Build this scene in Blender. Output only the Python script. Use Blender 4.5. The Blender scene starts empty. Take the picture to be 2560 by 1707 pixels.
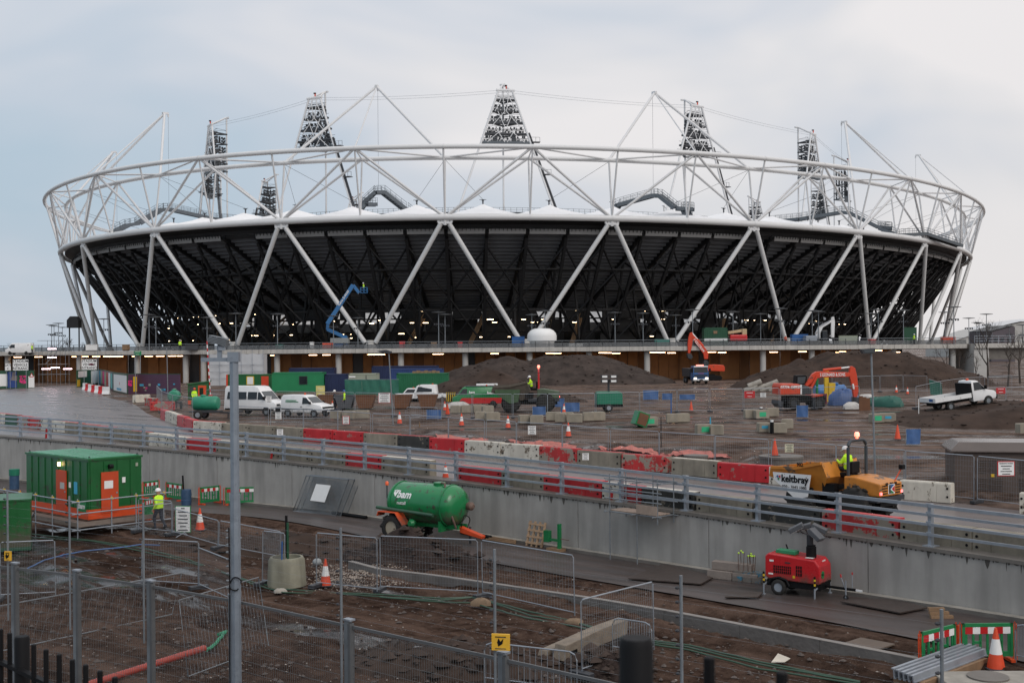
import bpy, bmesh, math, random
import numpy as np
from mathutils import Vector, Matrix, noise as mnoise

random.seed(7)
sc = bpy.context.scene
C = sc.collection
PI = math.pi
R = math.radians

# ------------------------------------------------------------------ camera
F, SH, RHO = 2946.5, 873.3, 0.0079           # focal length and horizon in photograph pixels, camera roll
cd = bpy.data.cameras.new('camera')
cam = bpy.data.objects.new('camera', cd)
C.objects.link(cam)
cd.sensor_width = 36.0
cd.lens = F / 2560 * 36
cd.shift_y = (SH - 853.5) / 2560
cd.clip_start = 0.1
cd.clip_end = 9000
cd.dof.use_dof = True
cd.dof.focus_distance = 85
cd.dof.aperture_fstop = 5.6
_c, _s = math.cos(RHO), math.sin(RHO)
cam.matrix_world = Matrix(((_c, _s, 0, 0), (0, 0, -1, 0), (-_s, _c, 0, 0), (0, 0, 0, 1)))
sc.camera = cam

# ------------------------------------------------------------------ overcast dusk sky
w = bpy.data.worlds.new('World')
sc.world = w
w.use_nodes = True
nt = w.node_tree
nt.nodes.clear()
def WN(t, **k):
    n = nt.nodes.new(t)
    for a, b in k.items(): setattr(n, a, b)
    return n
def wl(a, b): nt.links.new(a, b)
SUN_EL, SUN_ROT = R(38), R(150)
wo = WN('ShaderNodeOutputWorld'); bg = WN('ShaderNodeBackground')
bg.inputs['Strength'].default_value = 0.1
sky = WN('ShaderNodeTexSky', sky_type='NISHITA', sun_disc=False, sun_elevation=SUN_EL, sun_rotation=SUN_ROT)
sky.air_density = 1.0; sky.dust_density = 4.0
tc = WN('ShaderNodeTexCoord')
sep = WN('ShaderNodeSeparateXYZ'); wl(tc.outputs['Generated'], sep.inputs[0])
mp = WN('ShaderNodeMapping'); mp.inputs['Scale'].default_value = (2.0, 2.0, 5.0)
wl(tc.outputs['Generated'], mp.inputs[0])
nz = WN('ShaderNodeTexNoise'); nz.inputs['Scale'].default_value = 1.7; nz.inputs['Detail'].default_value = 3; nz.inputs['Roughness'].default_value = .45; nz.inputs['Distortion'].default_value = .4
wl(mp.outputs[0], nz.inputs['Vector'])
# broad drift of the cloud deck: thinner and bluer to the left, whiter to the right
mul = WN('ShaderNodeMath', operation='MULTIPLY_ADD'); wl(sep.outputs['X'], mul.inputs[0]); mul.inputs[1].default_value = .62; mul.inputs[2].default_value = .02
nzz = WN('ShaderNodeMath', operation='MULTIPLY_ADD'); wl(nz.outputs['Fac'], nzz.inputs[0]); nzz.inputs[1].default_value = 1.6; nzz.inputs[2].default_value = -.30
add = WN('ShaderNodeMath', operation='ADD'); wl(nzz.outputs[0], add.inputs[0]); wl(mul.outputs[0], add.inputs[1])
mz = WN('ShaderNodeMath', operation='MULTIPLY_ADD'); wl(sep.outputs['Z'], mz.inputs[0]); mz.inputs[1].default_value = .5; wl(add.outputs[0], mz.inputs[2])
cr = WN('ShaderNodeValToRGB'); wl(mz.outputs[0], cr.inputs[0])
cr.color_ramp.elements[0].position = .20; cr.color_ramp.elements[0].color = (.43, .53, .62, 1)
cr.color_ramp.elements[1].position = .98; cr.color_ramp.elements[1].color = (.78, .755, .755, 1)
e = cr.color_ramp.elements.new(.42); e.color = (.51, .57, .645, 1)
e = cr.color_ramp.elements.new(.62); e.color = (.62, .64, .685, 1)
e = cr.color_ramp.elements.new(.80); e.color = (.70, .695, .71, 1)
zen = WN('ShaderNodeMath', operation='MULTIPLY_ADD'); wl(sep.outputs['Z'], zen.inputs[0]); zen.inputs[1].default_value = 3.0; zen.inputs[2].default_value = 10.6
zc = WN('ShaderNodeMath', operation='MAXIMUM'); wl(zen.outputs[0], zc.inputs[0]); zc.inputs[1].default_value = 6.0
sc1 = WN('ShaderNodeVectorMath', operation='SCALE'); wl(cr.outputs[0], sc1.inputs[0]); wl(zc.outputs[0], sc1.inputs['Scale'])
mx = WN('ShaderNodeMixRGB'); mx.inputs[0].default_value = .93
wl(sky.outputs[0], mx.inputs[1]); wl(sc1.outputs[0], mx.inputs[2])
wl(mx.outputs[0], bg.inputs['Color']); wl(bg.outputs[0], wo.inputs['Surface'])

sl = bpy.data.lights.new('sun', 'SUN')
sun = bpy.data.objects.new('sun', sl)
C.objects.link(sun)
sl.energy = 0.9; sl.angle = R(28); sl.color = (1, .97, .93)
sun.rotation_euler = (R(90) - SUN_EL, 0, PI - SUN_ROT)

vs = sc.view_settings
vs.view_transform = 'Standard'; vs.look = 'None'; vs.gamma = 1; vs.use_curve_mapping = False
vs.exposure = 0.0
sc.cycles.max_bounces = 6; sc.cycles.diffuse_bounces = 3; sc.cycles.glossy_bounces = 3
sc.cycles.transparent_max_bounces = 12
sc.cycles.sample_clamp_indirect = 4

# ------------------------------------------------------------------ photograph pixel -> point in the place
def ray(px, py):
    a, b = px - 1280, SH - py
    return (a * _c + b * _s) / F, (-a * _s + b * _c) / F
def at(px, py, z):
    u, v = ray(px, py); Y = z / v
    return Vector((u * Y, Y, z))
def atY(px, py, Y):
    u, v = ray(px, py)
    return Vector((u * Y, Y, v * Y))
ZU_Y = [-100, 30, 45, 60, 75, 95, 120, 9000]; ZU_Z = [-6.9, -6.9, -6.75, -6.45, -6.1, -5.65, -5.55, -5.55]
def zU(Y): return float(np.interp(Y, ZU_Y, ZU_Z))
def up(px, py):                                  # a spot on the upper site, seen at a pixel
    z = -6
    for _ in range(12):
        p = at(px, py, z); z = zU(p.y)
    return Vector((p.x, p.y, z))
def zL(X, Y):
    b = -8.85 + .85 * math.exp(-(((X + 16.5) / 9) ** 2 + ((Y - 53) / 9) ** 2)) + .35 * math.exp(-(((Y - 34) / 9) ** 2))
    return b
def lo(px, py):
    z = -8.5
    for _ in range(14):
        p = at(px, py, z); z = zL(p.x, p.y)
    return Vector((p.x, p.y, z))

# ------------------------------------------------------------------ materials
_M = {}
def nodes(name):
    m = bpy.data.materials.new(name); m.use_nodes = True
    t = m.node_tree
    return m, t, t.nodes['Principled BSDF']
def mk(name, col, rough=.55, var=.18, scale=2.5, metal=0.0, bump=0.0, under=None, wear=.0, wscale=1.5, streak=0.0, spec=.5, coat=0.0, fine=0, dirt=None):
    """painted or bare surface: colour with grain, optional wear showing 'under', optional dark run-off streaks"""
    if name in _M: return _M[name]
    m, t, p = nodes(name)
    N = t.nodes.new; L = t.links.new
    g = N('ShaderNodeNewGeometry')
    n1 = N('ShaderNodeTexNoise'); n1.inputs['Scale'].default_value = scale; n1.inputs['Detail'].default_value = 6; n1.inputs['Roughness'].default_value = .62
    L(g.outputs['Position'], n1.inputs['Vector'])
    r = N('ShaderNodeMapRange'); L(n1.outputs['Fac'], r.inputs[0]); r.inputs[1].default_value = .25; r.inputs[2].default_value = .75
    r.inputs[3].default_value = 1 - var; r.inputs[4].default_value = 1 + var
    s = N('ShaderNodeVectorMath'); s.operation = 'SCALE'; s.inputs[0].default_value = col[:3]; L(r.outputs[0], s.inputs['Scale'])
    out = s.outputs[0]
    if streak:
        mpn = N('ShaderNodeMapping'); mpn.inputs['Scale'].default_value = (1.6, 1.6, .22); L(g.outputs['Position'], mpn.inputs[0])
        n3 = N('ShaderNodeTexNoise'); n3.inputs['Scale'].default_value = 1.1; n3.inputs['Detail'].default_value = 5; L(mpn.outputs[0], n3.inputs['Vector'])
        r3 = N('ShaderNodeMapRange'); L(n3.outputs['Fac'], r3.inputs[0]); r3.inputs[1].default_value = .40; r3.inputs[2].default_value = .66; r3.inputs[3].default_value = 1; r3.inputs[4].default_value = 1 - streak
        s3 = N('ShaderNodeVectorMath'); s3.operation = 'SCALE'; L(out, s3.inputs[0]); L(r3.outputs[0], s3.inputs['Scale']); out = s3.outputs[0]
    if under is not None:
        n2 = N('ShaderNodeTexNoise'); n2.inputs['Scale'].default_value = wscale; n2.inputs['Detail'].default_value = 8; n2.inputs['Roughness'].default_value = .7
        L(g.outputs['Position'], n2.inputs['Vector'])
        r2 = N('ShaderNodeMapRange'); L(n2.outputs['Fac'], r2.inputs[0]); r2.inputs[1].default_value = .62 - wear * .3; r2.inputs[2].default_value = .66 - wear * .3
        mxx = N('ShaderNodeMixRGB'); L(r2.outputs[0], mxx.inputs[0]); L(out, mxx.inputs[1]); mxx.inputs[2].default_value = (*under[:3], 1)
        out = mxx.outputs[0]
    if dirt:                                       # mud thrown up on the lower part, ragged upper edge
        sz = N('ShaderNodeSeparateXYZ'); L(g.outputs['Position'], sz.inputs[0])
        rz_ = N('ShaderNodeMapRange'); L(sz.outputs['Z'], rz_.inputs[0]); rz_.inputs[1].default_value = dirt[0]; rz_.inputs[2].default_value = dirt[1]; rz_.inputs[3].default_value = .62; rz_.inputs[4].default_value = -.12
        nd = N('ShaderNodeTexNoise'); nd.inputs['Scale'].default_value = 3.2; nd.inputs['Detail'].default_value = 8; nd.inputs['Roughness'].default_value = .75; L(g.outputs['Position'], nd.inputs['Vector'])
        ad = N('ShaderNodeMath'); ad.operation = 'ADD'; L(rz_.outputs[0], ad.inputs[0]); L(nd.outputs['Fac'], ad.inputs[1])
        rd2 = N('ShaderNodeMapRange'); L(ad.outputs[0], rd2.inputs[0]); rd2.inputs[1].default_value = .62; rd2.inputs[2].default_value = .95; rd2.inputs[4].default_value = .85
        md_ = N('ShaderNodeMixRGB'); L(rd2.outputs[0], md_.inputs[0]); L(out, md_.inputs[1]); md_.inputs[2].default_value = (.085, .066, .052, 1); out = md_.outputs[0]
    L(out, p.inputs['Base Color'])
    rr = N('ShaderNodeMapRange'); L(n1.outputs['Fac'], rr.inputs[0]); rr.inputs[3].default_value = max(.03, rough - .14); rr.inputs[4].default_value = min(1, rough + .14)
    L(rr.outputs[0], p.inputs['Roughness'])
    p.inputs['Metallic'].default_value = metal
    p.inputs['Specular IOR Level'].default_value = spec
    if coat: p.inputs['Coat Weight'].default_value = coat
    if bump:
        nb = N('ShaderNodeTexNoise'); nb.inputs['Scale'].default_value = fine or scale * 6; nb.inputs['Detail'].default_value = 6
        L(g.outputs['Position'], nb.inputs['Vector'])
        b = N('ShaderNodeBump'); b.inputs['Strength'].default_value = bump; b.inputs['Distance'].default_value = .05
        L(nb.outputs['Fac'], b.inputs['Height']); L(b.outputs[0], p.inputs['Normal'])
    _M[name] = m
    return m
def emit(name, col, s):
    if name in _M: return _M[name]
    m, t, p = nodes(name)
    p.inputs['Base Color'].default_value = (.8, .8, .8, 1)
    p.inputs['Emission Color'].default_value = (*col, 1); p.inputs['Emission Strength'].default_value = s
    _M[name] = m
    return m
MUD = (.085, .066, .058)
white_steel = mk('white_steel', (.66, .66, .66), .42, .05, .2)
white_brace = mk('white_brace', (.64, .64, .645), .45, .05, .3)
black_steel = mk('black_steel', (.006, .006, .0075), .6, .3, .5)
membrane = mk('membrane', (.86, .86, .87), .7, .03, .3)
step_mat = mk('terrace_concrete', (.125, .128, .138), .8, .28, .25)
seat_mat = mk('seating', (.36, .36, .36), .8, .12, .6)
galv = mk('galvanised_steel', (.30, .33, .37), .42, .14, 3, .35)
galv_d = mk('dull_galvanised_steel', (.20, .22, .24), .5, .2, 4, .3)
greysteel = mk('grey_walkway_steel', (.085, .10, .115), .55, .2, 1.2)
darksteel = mk('dark_steel', (.035, .038, .045), .5, .25, 2)
black = mk('black_paint', (.006, .006, .007), .6, .2, 3, spec=.2)
rubber = mk('rubber', (.018, .017, .016), .85, .35, 4, bump=.2)
glass_d = mk('dark_glass', (.012, .016, .02), .08, .1, 1)
glass_l = mk('windscreen_glass', (.05, .06, .065), .06, .1, 1)
white_p = mk('white_paint', (.74, .74, .74), .32, .06, 1.3, under=(.25, .2, .17), wear=.02, wscale=2)
van_white = mk('van_white_paint', (.74, .74, .74), .3, .06, 1.3, dirt=(-5.6, -4.7))
white_s = mk('white_board', (.78, .78, .77), .5, .04, 3)
red_p = mk('red_paint', (.50, .018, .02), .32, .12, 2)
orange_p = mk('orange_plastic', (.60, .068, .014), .45, .12, 3)
or_exc = mk('orange_red_paint', (.60, .055, .016), .38, .12, 1.5, under=(.12, .06, .04), wear=.06)
orange_m = mk('muddy_orange_paint', (.55, .20, .025), .5, .18, 2, under=(.12, .08, .05), wear=.22, wscale=1.2)
green_c = mk('green_container_paint', (.008, .105, .026), .38, .12, .9, under=(.03, .055, .025), wear=.16, wscale=1.8, dirt=(-8.2, -6.6))
green_d = mk('dark_green_paint', (.012, .072, .035), .5, .18, .8)
green_b = mk('bright_green_paint', (.012, .17, .055), .25, .12, 1.2)
green_pl = mk('green_plastic', (.01, .19, .06), .45, .1, 3)
blue_c = mk('navy_container_paint', (.012, .022, .075), .5, .2, .8)
blue_p = mk('blue_paint', (.02, .10, .30), .4, .15, 2)
blue_t = mk('blue_tarpaulin', (.04, .085, .22), .5, .2, 2, bump=.4)
teal_t = mk('green_tarpaulin', (.015, .10, .075), .55, .2, 2, bump=.4)
pink_t = mk('red_faded_netting', (.46, .15, .12), .75, .15, 3, bump=.4)
yellow_p = mk('yellow_paint', (.62, .40, .02), .5, .1, 3)
tan = mk('timber', (.24, .15, .085), .8, .25, 3, bump=.3)
ply = mk('plywood', (.30, .145, .058), .8, .22, .5)
plyd = mk('dark_plywood', (.16, .075, .03), .8, .25, .5)
conc = mk('concrete', (.34, .315, .275), .85, .2, 1.2, bump=.25, streak=.25)
conc_w = mk('wall_concrete', (.35, .335, .315), .75, .17, .45, bump=.15, streak=.22)
conc_d = mk('damp_concrete', (.15, .135, .12), .6, .25, 1.2, bump=.25)
conc_l = mk('pale_concrete', (.45, .44, .42), .75, .1, .5)
conc_p = mk('fascia_concrete', (.50, .475, .44), .7, .10, .35, streak=.2)
bar_grey = mk('barrier_concrete', (.27, .24, .19), .85, .22, 1.5, bump=.25, streak=.35)
bar_dark = mk('barrier_black_concrete', (.035, .035, .032), .7, .4, 1.5, under=(.2, .17, .13), wear=.15)
bar_red = mk('barrier_red_paint', (.50, .016, .022), .42, .14, 1.5, under=(.26, .17, .14), wear=.10, streak=.15)
bar_redw = mk('barrier_flaking_red_paint', (.48, .03, .03), .6, .15, 1.5, under=(.27, .235, .19), wear=.42, wscale=1.3, streak=.2)
bar_white = mk('barrier_white_paint', (.62, .58, .50), .6, .1, 1.5, under=(.14, .11, .08), wear=.18, wscale=2.2, streak=.2)
mudm = mk('spoil_earth', (.050, .034, .027), .95, .5, .5, bump=1.0, fine=2.2, spec=.12)
mudg = mk('grey_spoil', (.050, .038, .033), .9, .6, .6, bump=1.0, fine=1.2, spec=.15)
gravel = mk('gravel', (.034, .024, .021), .9, .7, 9, bump=1.0, fine=22, spec=.15)
brown_k = mk('brown_enclosure', (.085, .062, .053), .5, .15, 1)
kiosk_t = mk('brown_enclosure_roof', (.10, .08, .072), .25, .15, 1)
hivis = mk('hi_vis_yellow', (.55, .92, .02), .7, .08, 6)
reflect = mk('reflective_tape', (.55, .55, .52), .4, .05, 6)
navy = mk('dark_trousers', (.014, .017, .03), .8, .2, 6)
skin = mk('skin', (.42, .24, .17), .6, .08, 6)
boots = mk('boots', (.02, .016, .012), .7, .2, 6)
purple = mk('purple_hoarding', (.075, .028, .06), .45, .2, .6)
pink_p = mk('magenta_print', (.70, .03, .19), .5, .05, 3)
cyan_p = mk('cyan_print', (.05, .36, .55), .5, .05, 3)
blue_pr = mk('blue_print', (.015, .05, .22), .45, .45, .8)
pale_g = mk('pale_grey_green_paint', (.30, .33, .26), .5, .1, 1)
sand = mk('sandbag', (.20, .14, .09), .9, .2, 8, bump=.3)
lamp_hot = emit('lit_strip_lamp', (1, .58, .30), 11)
lamp_pink = emit('lit_tube_lamp', (1, .72, .78), 12)
lamp_small = emit('lit_lamp', (1, .72, .42), 9)
beacon = emit('lit_beacon', (1, .10, .02), 3.0)
tail = emit('tail_lamp', (1, .02, .02), 2.5)
headl = emit('head_lamp', (1, .85, .65), 6)

# ------------------------------------------------------------------ mesh helpers
class MB:
    def __init__(s): s.v = []; s.f = []; s.mi = []
    def face(s, ids, k=0): s.f.append(tuple(ids)); s.mi.append(k)
    def add(s, vs, fs, M=None, k=0):
        o = len(s.v)
        for v in vs:
            v = Vector(v)
            s.v.append(tuple(M @ v) if M is not None else tuple(v))
        for f in fs: s.face([o + i for i in f], k)
        return s
    def bx(s, x0, x1, y0, y1, z0, z1, M=None, k=0):
        return s.add([(x0,y0,z0),(x1,y0,z0),(x1,y1,z0),(x0,y1,z0),(x0,y0,z1),(x1,y0,z1),(x1,y1,z1),(x0,y1,z1)],
                     [(0,3,2,1),(4,5,6,7),(0,1,5,4),(1,2,6,5),(2,3,7,6),(3,0,4,7)], M, k)
    def beam(s, p, q, wd, ht, up_=Vector((0,0,1)), k=0):
        p, q = Vector(p), Vector(q); d = (q - p); l = d.length
        if l < 1e-6: return s
        x = d / l; y = Vector(up_).cross(x)
        if y.length < 1e-4: y = Vector((0,1,0)).cross(x)
        y.normalize(); z = x.cross(y)
        M = Matrix((x, y, z)).transposed().to_4x4(); M.translation = p
        return s.bx(0, l, -wd/2, wd/2, -ht/2, ht/2, M, k)
    def tube(s, p, q, r, n=8, r2=None, caps=True, k=0):
        p, q = Vector(p), Vector(q); d = q - p; l = d.length
        if l < 1e-6: return s
        r2 = r if r2 is None else r2
        Q = d.to_track_quat('Z', 'Y').to_matrix()
        vs = []
        for i in range(n):
            a = 2*PI*i/n
            vs.append(p + Q @ Vector((r*math.cos(a), r*math.sin(a), 0)))
        for i in range(n):
            a = 2*PI*i/n
            vs.append(q + Q @ Vector((r2*math.cos(a), r2*math.sin(a), 0)))
        fs = [(i, (i+1)%n, n+(i+1)%n, n+i) for i in range(n)]
        if caps: fs += [tuple(range(n-1, -1, -1)), tuple(range(n, 2*n))]
        return s.add(vs, fs, None, k)
    def path(s, pts, r, n=8, closed=False, k=0):
        pts = [Vector(p) for p in pts]; m = len(pts); vs = []; fs = []
        for j, p in enumerate(pts):
            if closed: d = pts[(j+1)%m] - pts[j-1]
            else: d = pts[min(j+1, m-1)] - pts[max(j-1, 0)]
            Q = d.normalized().to_track_quat('Z', 'Y').to_matrix() if abs(d.normalized().z) > .98 else None
            if Q is None:
                z = d.normalized(); x = z.cross(Vector((0,0,1))).normalized(); y = z.cross(x)
                Q = Matrix((x, y, z)).transposed()
            for i in range(n):
                a = 2*PI*i/n
                vs.append(p + Q @ Vector((r*math.cos(a), r*math.sin(a), 0)))
        for j in range(m if closed else m-1):
            j2 = (j+1) % m
            for i in range(n): fs.append((j*n+i, j*n+(i+1)%n, j2*n+(i+1)%n, j2*n+i))
        if not closed: fs += [tuple(range(n-1, -1, -1)), tuple(range((m-1)*n, m*n))]
        return s.add(vs, fs, None, k)
    def prism(s, pts, y0, y1, plane='xz', M=None, k=0):
        n = len(pts)
        if plane == 'xz': f = lambda a, b, t: (a, t, b)
        elif plane == 'xy': f = lambda a, b, t: (a, b, t)
        else: f = lambda a, b, t: (t, a, b)
        vs = [f(a, b, y0) for a, b in pts] + [f(a, b, y1) for a, b in pts]
        fs = [(i, (i+1)%n, n+(i+1)%n, n+i) for i in range(n)] + [tuple(range(n-1, -1, -1)), tuple(range(n, 2*n))]
        return s.add(vs, fs, M, k)
    def lathe(s, prof, n=16, M=None, k=0, cap=True):
        vs = []; fs = []; m = len(prof)
        for r, z in prof:
            for i in range(n):
                a = 2*PI*i/n; vs.append((r*math.cos(a), r*math.sin(a), z))
        for j in range(m-1):
            for i in range(n): fs.append((j*n+i, j*n+(i+1)%n, (j+1)*n+(i+1)%n, (j+1)*n+i))
        if cap: fs += [tuple(range(n-1, -1, -1)), tuple(range((m-1)*n, m*n))]
        return s.add(vs, fs, M, k)
    def ball(s, c, r, n=10, sz=1.0, k=0):
        pr = [(max(.001, r*math.sin(PI*j/6)), -r*sz*math.cos(PI*j/6)) for j in range(7)]
        return s.lathe(pr, n, Matrix.Translation(Vector(c)), k)
    def mesh(s, name, mats, smooth=False, bevel=0.0):
        me = bpy.data.meshes.new(name)
        me.from_pydata(s.v, [], s.f)
        if not isinstance(mats, (list, tuple)): mats = [mats]
        for m in mats: me.materials.append(m)
        if any(s.mi): me.polygons.foreach_set('material_index', s.mi)
        b = bmesh.new(); b.from_mesh(me)
        bmesh.ops.recalc_face_normals(b, faces=b.faces)
        if bevel:
            ed = [e for e in b.edges if len(e.link_faces) == 2 and e.calc_face_angle(0) > .35]
            bmesh.ops.bevel(b, geom=ed, offset=bevel, segments=2, profile=.5, affect='EDGES', clamp_overlap=True)
        b.to_mesh(me); b.free()
        if smooth: smooth_(me)
        return me
    def build(s, name, mats, parent=None, smooth=False, bevel=0.0, loc=None, rz=0.0):
        o = bpy.data.objects.new(name, s.mesh(name, mats, smooth, bevel)); C.objects.link(o)
        if parent is not None: o.parent = parent
        if loc is not None: o.location = loc
        if rz: o.rotation_euler = (0, 0, rz)
        return o
def smooth_(me, ang=40):
    me.polygons.foreach_set('use_smooth', [True]*len(me.polygons))
    try: me.set_sharp_from_angle(angle=R(ang))
    except Exception: pass
def tag(o, label, cat, group=None):
    o['label'] = label; o['category'] = cat
    if group: o['group'] = group
    return o
def struct(o): o['kind'] = 'structure'; return o
def thing(name, label, cat, loc=(0,0,0), rz=0.0, group=None, rx=0.0, ry=0.0, s=1.0):
    o = bpy.data.objects.new(name, None); C.objects.link(o)
    o.empty_display_size = .2
    o.location = loc; o.rotation_euler = (rx, ry, rz); o.scale = (s, s, s)
    return tag(o, label, cat, group)
def place(name, me, parent=None, loc=(0,0,0), rz=0.0, scale=(1,1,1), rot=None):
    o = bpy.data.objects.new(name, me); C.objects.link(o)
    o.parent = parent; o.location = loc; o.scale = scale
    o.rotation_euler = rot if rot is not None else (0, 0, rz)
    return o
_U = {}
def unit_cyl(mat, n):
    key = (mat.name, n)
    if key not in _U: _U[key] = MB().tube((0,0,0), (0,0,1), 1, n).mesh('bar', mat, True)
    return _U[key]
def unit_box(mat):
    key = (mat.name, 'b')
    if key not in _U: _U[key] = MB().bx(-.5, .5, -.5, .5, 0, 1).mesh('block', mat)
    return _U[key]
def bar(name, p, q, r, mat, parent=None, n=10):
    p, q = Vector(p), Vector(q); d = q - p
    o = bpy.data.objects.new(name, unit_cyl(mat, n)); C.objects.link(o); o.parent = parent
    o.location = p; o.rotation_mode = 'QUATERNION'; o.rotation_quaternion = d.to_track_quat('Z', 'Y'); o.scale = (r, r, d.length)
    return o
def boxp(name, c, size, mat, parent=None, rz=0.0):     # box part: centre of its base, size
    o = bpy.data.objects.new(name, unit_box(mat)); C.objects.link(o); o.parent = parent
    o.location = c; o.scale = size; o.rotation_euler = (0, 0, rz)
    return o
def textmesh(txt, size, mat, depth=.004, bold=0.0, align='CENTER', shear=0.0):
    cu = bpy.data.curves.new('lettering', 'FONT'); cu.body = txt; cu.size = size; cu.align_x = align; cu.align_y = 'CENTER'
    cu.extrude = depth; cu.offset = bold; cu.resolution_u = 2; cu.shear = shear; cu.space_line = .95
    o = bpy.data.objects.new('lettering', cu); C.objects.link(o)
    dg = bpy.context.evaluated_depsgraph_get()
    me = bpy.data.meshes.new_from_object(o.evaluated_get(dg))
    bpy.data.objects.remove(o); bpy.data.curves.remove(cu)
    me.materials.clear(); me.materials.append(mat)
    return me
def text(txt, size, mat, parent, loc, rot=(R(90),0,0), depth=.004, bold=0.0, sx=1.0, shear=0.0):
    return place('lettering', textmesh(txt, size, mat, depth, bold, shear=shear), parent, loc, rot=rot, scale=(sx,1,1))
ORD = ['first','second','third','fourth','fifth','sixth','seventh','eighth','ninth','tenth','eleventh','twelfth','thirteenth','fourteenth','fifteenth','sixteenth','seventeenth','eighteenth','nineteenth','twentieth','twenty-first','twenty-second','twenty-third','twenty-fourth','twenty-fifth','twenty-sixth','twenty-seventh','twenty-eighth','twenty-ninth','thirtieth','thirty-first','thirty-second','thirty-third','thirty-fourth','thirty-fifth','thirty-sixth','thirty-seventh','thirty-eighth','thirty-ninth','fortieth']
ORD += ['forty-first', 'forty-second', 'forty-third', 'forty-fourth', 'forty-fifth']
def od(i): return ORD[i] if i < len(ORD) else '%dth' % (i+1)
# ================================================================== THE STADIUM (long oval, its far rings follow the photograph's perspective)
EC, EA, EB, EROT, EPH, NN = (10.5732, 375.227), 126.2607, 159.2628, -0.4276, 22.3808, 28
_t = np.linspace(0, 2*PI, 4001)
_ar = np.concatenate([[0], np.cumsum(np.hypot(np.diff(EA*np.cos(_t)), np.diff(EB*np.sin(_t))))])
def rp(i, off, z):
    t = float(np.interp(((EPH + i)/NN % 1)*_ar[-1], _ar, _t))
    nx, ny = math.cos(t)/EA, math.sin(t)/EB; l = math.hypot(nx, ny)
    x, y = EA*math.cos(t) + off*nx/l, EB*math.sin(t) + off*ny/l
    c, s = math.cos(EROT), math.sin(EROT)
    return Vector((EC[0] + c*x - s*y, EC[1] + s*x + c*y, z))
def rdir(i):
    d = rp(i, 0, 0) - rp(i, -1, 0); return d.normalized()
H0, H1, H2, D1, D2, HB, DB = 24.9, 37.54, 36.24, 3.557, -1.413, 1.73, -6.304
stad = thing('stadium', 'oval stadium with white tubular roof truss, black steelwork and V columns', 'stadium', (0, 0, 0))
def ring(name, off, z, r, mat, n=14, m=224):
    return MB().path([rp(i*NN/m, off, z) for i in range(m)], r, n, closed=True).build(name, mat, stad, True)
ring('lower_chord', 0, H0, .62, white_steel)
ring('upper_outer_chord', D1, H1, .46, white_steel)
ring('upper_inner_chord', D2, H2, .43, white_steel)
VIS = range(-7, 9)
fr = white_brace
for i in VIS:
    L = rp(i, 0, H0)
    for s in (-.5, .5):
        bar('truss_diagonal', L, rp(i+s, D1, H1), .25, fr, stad)
        bar('truss_diagonal', L, rp(i+s, D2, H2), .23, fr, stad)
        bar('truss_strut', rp(i+s, D1, H1 - .1), rp(i, D2, H2 + .1), .18, fr, stad, 8)
    bar('truss_post', L, rp(i, D1, H1), .19, fr, stad)
    bar('truss_post', L, rp(i, D2, H2), .19, fr, stad)
    Lm = rp(i + .5, 0, H0)
    bar('truss_post', Lm, rp(i+.5, D1, H1), .17, fr, stad)
    bar('truss_post', Lm, rp(i+.5, D2, H2), .17, fr, stad)
    bar('truss_strut', rp(i+.5, D1, H1), rp(i+.5, D2, H2), .14, fr, stad, 8)
    # V columns
    for s in (-.5, .5):
        top = rp(i + s*.05, -.15, H0 - 1.25); ft = rp(i + s*.93, DB, HB - .2)
        bar('v_column', top, ft, .46, white_steel, stad, 12)
    t = rdir(i).cross(Vector((0,0,1)))
    m = MB(); a, b = rp(i, 0, H0), rp(i, -.1, H0 - 1.5)
    m.tube(a, b, .35, 8); m.beam(b - t*1.3 + Vector((0,0,.4)), b + t*1.3 + Vector((0,0,.4)), .6, .35)
    for k in (-1, -.5, 0, .5, 1): m.beam(b + t*k*1.2 + Vector((0,0,.5)), a + t*k*1.2 - Vector((0,0,.55)), .5, .12)
    m.build('node_bracket', white_brace, stad)
    bp = rp(i + .5, DB, .3)
    m = MB(); m.lathe([(1.3, 0), (1.1, .7), (.75, 1.1), (.7, 1.7)], 12, Matrix.Translation(bp)); m.build('column_pedestal', conc_l, stad, True)
for k2 in range(-12, 17):
    for off, z, r in ((0, H0, .66), (D1, H1, .50), (D2, H2, .47)):
        p = rp(k2/2, off, z); d = (rp(k2/2 + .01, off, z) - p).normalized()
        bar('collar', p - d*.12, p + d*.12, r, white_brace, stad, 14)

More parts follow.
